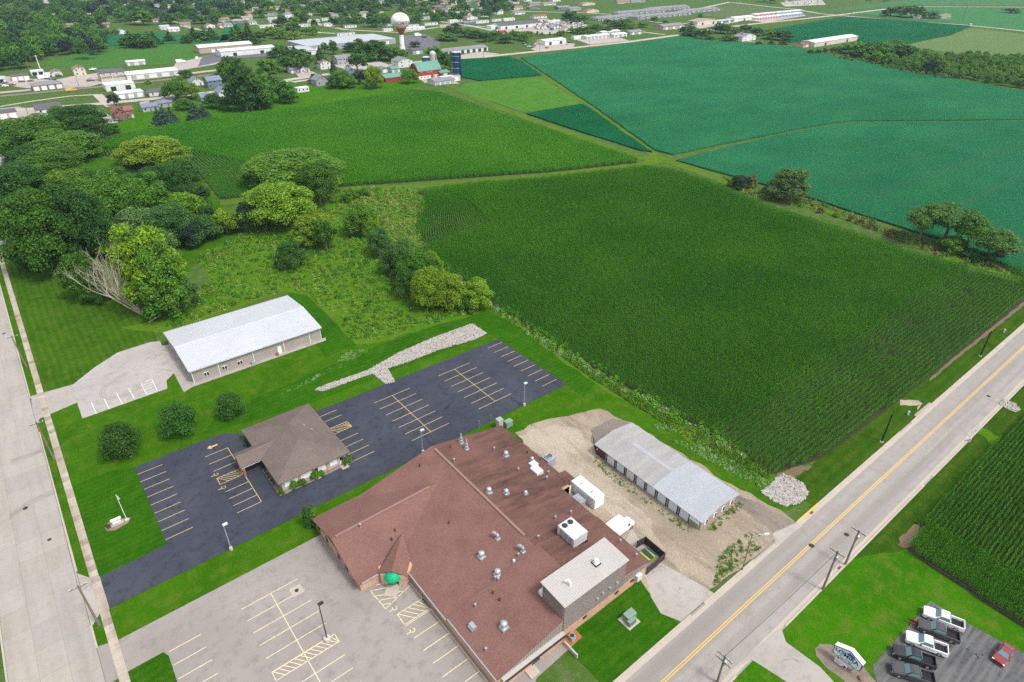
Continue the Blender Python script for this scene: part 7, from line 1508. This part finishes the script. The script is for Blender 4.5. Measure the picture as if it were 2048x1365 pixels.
# scrap heaps: nobody could count the pieces
b = MB(); rs_ = random.Random(8)
for i in range(420):
    g = G(rs_.uniform(1068, 1168), rs_.uniform(42, 60)); z = rs_.uniform(0, 1.4); b.rbox((g.x, g.y), rs_.uniform(.8, 4), rs_.uniform(.6, 2.2), z, z+rs_.uniform(.4, 1.8), rs_.uniform(0, 3), rs_.randrange(4))
b.build('scrap_heaps', [M_steel, WALL['t'], WALL['k'], M_whitep], kind='stuff')
# poles and masts
def mast(px, yb, yt, label, r=.22, lattice=False, grp='poles and masts of the town'):
    g = G(px, yb); h = HGT(g, yt); t = thing('utility_pole', label, 'pole', (g.x, g.y, 0), 0, grp); b = MB(); b.tube((0, 0, 0), (0, 0, h), r, r*.6, 6); lb(b, 'shaft', M_wood if not lattice else M_whitep, t)
    b = MB(); b.box(-1.3, 1.3, -.08, .08, h-.6, h-.45); lb(b, 'crossarm', M_wood if not lattice else M_whitep, t)
mast(82, 143, 111, 'white lattice antenna mast behind the parked vans', .4, True); mast(66, 160, 124, 'pale pole in front of the pinkish shop'); mast(158, 173, 150, 'street pole in the lumber yard forecourt'); mast(152, 205, 185, 'pole beside the grassy rail strip'); mast(56, 228, 205, 'pole at the corner of the pinkish block'); mast(467, 168, 152, 'pole beside the tall blue house'); mast(465, 165, 150, 'thin pole among the garden trees'); mast(754, 125, 105, 'pole right of the grey roofed house'); mast(967, 117, 98, 'first road pole right of the silo'); mast(1079, 106, 86, 'road pole in front of the white workshop'); mast(1179, 94, 74, 'road pole in front of the storage rows'); mast(1272, 82, 64, 'road pole beside the grey garage'); mast(1313, 76, 58, 'road pole left of the dark pine'); mast(1701, 32, -10, 'tall dark pole at the road junction', .45); mast(1923, 49, 12, 'tall dark pole beside the white car on the far road', .45); mast(1371, 75, 58, 'road pole beside the dark pine'); mast(607, 90, 72, 'twin pole left of the factory'); mast(612, 90, 71, 'second twin pole left of the factory'); mast(1754, 26, 12, 'slim pole on the hazy far road'); mast(1906, 18, 6, 'slim pole beyond the far farmstead'); mast(734, 62, 48, 'pole in the mobile home park')
# substation
b = MB(); rs_ = random.Random(3)
st_ = thing('substation', 'pale steel substation frames at the top beside a tree clump', 'substation', tuple(G(1600, 10)))
for i in range(30):
    g = G(rs_.uniform(1565, 1645), rs_.uniform(2, 12)); h = rs_.uniform(4, 11); b.tube((g.x, g.y, 0), (g.x, g.y, h), .25, n=4); b.box(g.x, g.x+rs_.uniform(4, 10), g.y-.15, g.y+.15, h-.4, h)
b.build('gantry', M_galv, st_, kind='stuff')
b = MB()
for i in range(12): g = G(rs_.uniform(1570, 1640), rs_.uniform(5, 12)); b.rbox(g, 4, 3, 0, 3.2, 0)
b.build('transformer_block', M_ltgrey, st_, kind='stuff')
# ================================================================ TOWN TREES
plant('''240 228 274 0 far d''' if False else '', '', '')
plant('''495 120 232 60 far d; 520 140 228 62 mid m; 505 160 230 70 mid d; 560 150 212 50 far m; 470 110 165 55 far d; 455 120 170 40 far m; 540 115 165 45 far g; 580 180 212 34 far d; 610 100 150 40 far u; 575 110 150 40 far d; 482 168 215 50 mid g; 430 185 222 40 mid d; 455 190 225 30 far d; 525 180 222 50 mid d''', 'in the garden grove above the upper cornfield', 'garden trees above the upper cornfield')
plant('''332 212 254 34 spruce b; 320 214 252 26 spruce b; 345 214 250 28 spruce b; 393 202 244 34 spruce b; 410 208 242 28 spruce b; 668 116 150 16 spruce b; 355 160 205 50 mid m; 385 165 202 34 mid y; 372 195 225 34 mid m; 230 186 215 22 far k; 360 150 182 24 far l; 222 248 272 28 mid d; 305 248 262 14 shrub l; 372 138 160 28 far m; 297 160 170 12 shrub l''', 'round the houses by the upper cornfield', 'trees round the houses by the upper cornfield')
plant('''685 138 182 50 mid g near tall green tree with a pale bare stub at the field edge; 675 148 182 40 far d; 700 158 180 30 far m; 630 146 170 20 far k; 750 128 182 36 mid y yellow green tree beside the red machine shed; 745 152 182 26 far d; 720 140 172 26 far k; 820 136 172 34 mid g green tree between the machine shed and barn; 715 104 148 40 far d; 700 84 108 26 oval d; 718 76 104 26 oval m; 668 78 112 18 oval m; 650 84 110 18 far m; 740 74 130 60 far d; 760 78 128 50 far m; 780 95 128 44 far d; 800 98 126 40 far g; 690 108 130 30 far u; 640 90 116 16 spruce m; 645 112 140 26 far k; 600 95 130 40 far d; 590 90 116 20 spruce d; 575 92 112 20 spruce d; 560 88 118 26 far m; 548 100 120 26 far d''', 'between factory and cornfield', 'trees between factory and cornfield')
plant('''830 82 98 26 far d; 870 92 122 40 far m; 890 100 145 36 far d; 902 104 150 26 far m; 873 100 118 30 far g; 895 72 88 50 far u; 905 50 78 36 far d; 930 56 80 40 far m; 950 60 82 34 far d; 990 62 85 30 far m; 1012 68 92 40 far m; 1030 60 84 30 far g; 968 64 88 28 far d; 1048 66 86 24 far m; 910 46 60 22 far k; 1122 60 74 20 far g; 1150 55 70 30 far g; 1168 52 72 30 far d; 1190 48 68 34 far m; 1210 52 72 30 far d; 1180 58 75 24 far g; 1230 40 58 30 far m; 1250 36 56 30 far g; 1140 20 50 40 far d; 1160 28 52 36 far m; 1215 38 50 20 far d; 1240 44 62 28 far d; 1262 46 60 24 far g; 1285 44 58 22 far m; 1308 32 48 14 far m; 1380 42 76 32 farspruce d dark pointed pine beside the far road; 1366 52 72 18 far d; 1330 40 50 14 far u; 1400 26 42 10 far m''', 'along the far road beyond the big soybean field', 'trees along the far road')
plant('''1402 56 82 24 far d; 1415 58 76 20 far d; 1440 45 72 36 far d; 1455 50 72 26 far m; 1470 54 78 24 far g; 1490 48 70 30 far u; 1512 54 76 32 far d; 1458 70 88 40 far m; 1480 66 84 22 far d; 1545 58 84 34 far m; 1565 60 86 34 far d; 1535 62 80 20 far g; 1542 76 92 14 farspruce d; 1516 82 92 14 shrub d; 1566 82 92 20 shrub d; 1420 72 84 20 shrub m; 1385 66 76 16 shrub d''', 'in the roadside farm grove left of the cream shed', 'trees of the roadside farm grove')
plant('''1780 12 36 26 far d; 1800 10 38 30 far m; 1820 9 40 28 far d; 1834 10 38 22 far d; 1858 20 42 34 far m; 1768 18 36 14 far d; 2022 16 30 26 far d; 1735 -4 4 12 far d; 1770 -3 5 10 far m; 1528 -14 8 26 far d; 1548 -14 10 20 far d''', 'about the far farmstead at the top right', 'trees about the far farmstead')
plant('''1620 98 110 12 shrub d; 1636 98 110 12 shrub d; 1650 96 109 12 shrub d; 1664 94 108 12 shrub d; 1676 92 107 12 shrub m; 1684 94 106 18 shrub g; 1700 86 114 40 far m; 1720 82 120 44 far g; 1740 82 120 40 far d; 1760 84 126 40 far m; 1780 86 122 40 far g; 1800 88 124 40 far d; 1750 100 128 24 far l; 1775 104 132 22 far g; 1862 118 152 36 far k the one blackish round tree within the plantation edge''', 'at the near end of the tree plantation', 'trees at the near end of the plantation')
plant('''64 30 44 0 far d''' if False else '', '', '')
plant('''262 62 94 34 farspruce d; 275 64 100 36 far d; 300 62 96 30 farspruce m; 310 62 92 26 farspruce d; 340 62 86 24 farspruce d; 290 70 102 40 far m; 255 70 100 26 far m; 390 54 86 34 farspruce d; 410 52 86 36 farspruce m; 425 54 84 30 farspruce d; 375 68 90 22 far d; 480 46 92 40 farspruce d; 500 44 92 36 farspruce d; 470 54 94 30 farspruce m; 520 62 86 26 far d; 545 52 76 40 far l; 560 56 82 34 far g; 588 40 76 38 far u; 590 62 84 30 far l; 625 52 74 24 far g; 232 58 74 16 far m; 160 44 62 16 far d; 212 58 80 20 far d''', 'between the meadow and the lumber sheds', 'trees between meadow and lumber sheds')
def fill_houses(poly, n, phrase, group, seed):
    q = random.Random(seed); xs = [p[0] for p in poly]; ys = [p[1] for p in poly]; k = 0
    for _ in range(4000):
        if k >= n: break
        x, y = q.uniform(min(xs), max(xs)), q.uniform(min(ys), max(ys)); wd = 20*(.5+.5*(y+116)/170)
        if not inside(np.array([x]), np.array([y]), poly)[0] or any(f[0]-wd-3 < x < f[2]+3 and f[1]-2 < y < f[3]+6 for f in FOOT): continue
        k += 1; house(f'house {x:.1f} {y:.1f} {x+wd*q.uniform(.8, 1.2):.1f} {q.uniform(8, 11):.1f} {q.choice((3, 3, 3.2, 4.8))} {q.choice("ggxh")} {q.uniform(1.6, 2.6):.1f} {q.choice("wwwctgbn")} {q.choice("gggdnnrtb")} 2', phrase, group)
def fill(poly, n, w0, w1, cols, kinds, label, group, seed, avoid=True):
    q = random.Random(seed); xs = [p[0] for p in poly]; ys = [p[1] for p in poly]; pts = []; tries = 0
    while len(pts) < n and tries < 9000:
        tries += 1; x, y = q.uniform(min(xs), max(xs)), q.uniform(min(ys), max(ys))
        if not inside(np.array([x]), np.array([y]), poly)[0]: continue
        wd = q.uniform(w0, w1)*(.55+.45*(y+116)/200)
        if avoid and any(f[0]-wd*.3 < x < f[2]+wd*.3 and f[1] < y < f[3]+wd*.25 for f in FOOT): continue
        if any(abs(x-a) < wd*.42 and abs(y-c) < wd*.2 for a, c in pts): continue
        pts.append((x, y)); ck = q.choice(cols); k = q.choice(kinds)
        plant(f'{x:.1f} {y-wd*q.uniform(.75, 1.05):.1f} {y:.1f} {wd:.1f} {k} {ck}', label, group)
fill_houses([(0, -12), (240, -12), (300, 20), (240, 50), (130, 50), (0, 40)], 20, 'among the trees of the top left corner', 'houses of the top left corner', 41)
fill_houses([(240, -12), (540, -12), (540, 20), (470, 58), (330, 58), (250, 50)], 34, 'on the leafy streets at the top left', 'houses on the leafy streets', 42)
fill_houses([(540, -12), (1120, -12), (1110, 10), (980, 40), (780, 58), (560, 40)], 75, 'among the trees behind the water tower', 'houses behind the water tower', 43)
fill([(240, -18), (560, -18), (560, 20), (520, 46), (460, 60), (330, 60), (250, 56)], 46, 26, 46, 'ddmmkug', ['far', 'far', 'farspruce'], 'among the houses on the leafy streets', 'trees among the leafy street houses', 23)
fill([(500, -18), (1000, -18), (1030, 20), (1000, 44), (780, 60), (560, 60), (520, 40)], 56, 24, 42, 'ddmmugg', ['far', 'far', 'far', 'farspruce'], 'among the mobile homes behind the water tower', 'trees among the mobile homes', 24)
# plantation wood on the right: reads as one mass, each tree far too many to count
def mass(name, sets, cols, seed, wf=.8):
    prs = []; X, Y, S = [], [], []
    for k, (pxpoly, n, h0, h1) in enumerate(sets):
        xx, yy = pts_in([tuple(map(float, p)) for p in pxpoly], n, 0, seed+k)
        for a, c in zip(xx, yy): v = G(a, c); X.append(v.x); Y.append(v.y); S.append(NR.uniform(h0, h1)/10)
    for i, c in enumerate(cols):
        me = TREEP['far'][i % 4][0].copy(); me.materials.clear(); a = tuple(v*1.5 for v in COL[c]); nm_ = COLW[c].replace(' ', '_')
        if 'mass_'+nm_ not in MATS: leaf_mat('mass_'+nm_, a, tuple(v*.72 for v in a), .12, .25, .12, .5); MT('mass_inner_'+nm_, tuple(v*.4 for v in a), .9, None, ())  # inner cores get a darkened leaf colour as painted crown shade
        me.materials.append(MATS['mass_'+nm_]); me.materials.append(MATS['mass_inner_'+nm_]); prs.append(bpy.data.objects.new('mass_tree', me))
    s = np.array(S); n = len(S)
    return scatter(name, np.stack([np.array(X), np.array(Y), np.zeros(n)], 1), NR.uniform(0, 6.28, n), np.stack([s*wf, s*wf, s], 1), prs)
mass('plantation_wood', [([(1700, 104), (1790, 92), (1830, 108), (1900, 116), (2000, 118), (2110, 128), (2110, 190), (2040, 178), (1900, 158), (1800, 138), (1720, 120)], 560, 5, 8.5)], 'gglgmg', 31)
mass('plantation_understory', [([(1640, 104), (1720, 120), (1800, 138), (1900, 158), (1890, 160), (1790, 142), (1690, 122)], 60, 2, 4)], 'glm', 32)
mass('roadside_scrub', [([(1000, 64), (1080, 70), (1160, 66), (1160, 72), (1080, 78), (1010, 74)], 40, 2, 5)], 'ugm', 33)
mass('dense_wood', [([(-40, 62), (60, 48), (140, 58), (205, 86), (212, 106), (172, 120), (100, 122), (60, 142), (-40, 146)], 165, 12, 18)], 'ddmdkmg', 34, 1.0)
mass('town_treetops', [([(-60, -20), (240, -20), (250, 50), (185, 62), (120, 60), (60, 44), (-60, 62)], 170, 13, 19), ([(860, -14), (1160, -18), (1150, 0), (1060, 6), (1030, 20), (990, 34), (930, 26), (870, 14)], 60, 11, 16), ([(240, -18), (520, -18), (500, 40), (440, 52), (380, 50), (250, 52)], 100, 12, 18), ([(500, -18), (880, -18), (880, 10), (780, 30), (560, 30)], 140, 11, 17), ([(560, 30), (780, 30), (1000, 20), (990, 40), (780, 56), (600, 56)], 60, 9, 14)], 'ddmkudm', 35, 1.0)
# ================================================================ LABELS that single things out
_T = ['', 'twenty', 'thirty', 'forty', 'fifty', 'sixty']
_O = ['first', 'second', 'third', 'fourth', 'fifth', 'sixth', 'seventh', 'eighth', 'ninth', 'tenth', 'eleventh', 'twelfth', 'thirteenth', 'fourteenth', 'fifteenth', 'sixteenth', 'seventeenth', 'eighteenth', 'nineteenth', 'twentieth', 'twenty-first', 'twenty-second', 'twenty-third', 'twenty-fourth', 'twenty-fifth', 'twenty-sixth', 'twenty-seventh', 'twenty-eighth', 'twenty-ninth', 'thirtieth']
ORD = ['leftmost']+[o+' from the left' for o in _O[1:]]
_OLD = ['leftmost', 'second from the left', 'third from the left', 'fourth from the left', 'fifth from the left', 'sixth from the left', 'seventh from the left', 'eighth from the left', 'ninth from the left', 'tenth from the left', 'eleventh from the left', 'twelfth from the left']
def finish(lst, plural):
    d = {}
    for s, ph, t, x, y in lst: d.setdefault((s, ph), []).append((x, y, t))
    for (s, ph), v in d.items():
        v.sort(key=lambda e: e[0])
        for i, (x, y, t) in enumerate(v):
            if len(v) == 1: t['label'] = f'the only {s} {ph}' if len(s.split())+len(ph.split()) < 13 else f'{s} {ph}'
            else: t['label'] = f'{s}, {ORD[min(i, 29)]}, {ph}'
            w_ = t['label'].split()
            if len(w_) > 16: t['label'] = ' '.join(w_[:16])
finish(TR, 1); finish(BL, 1)
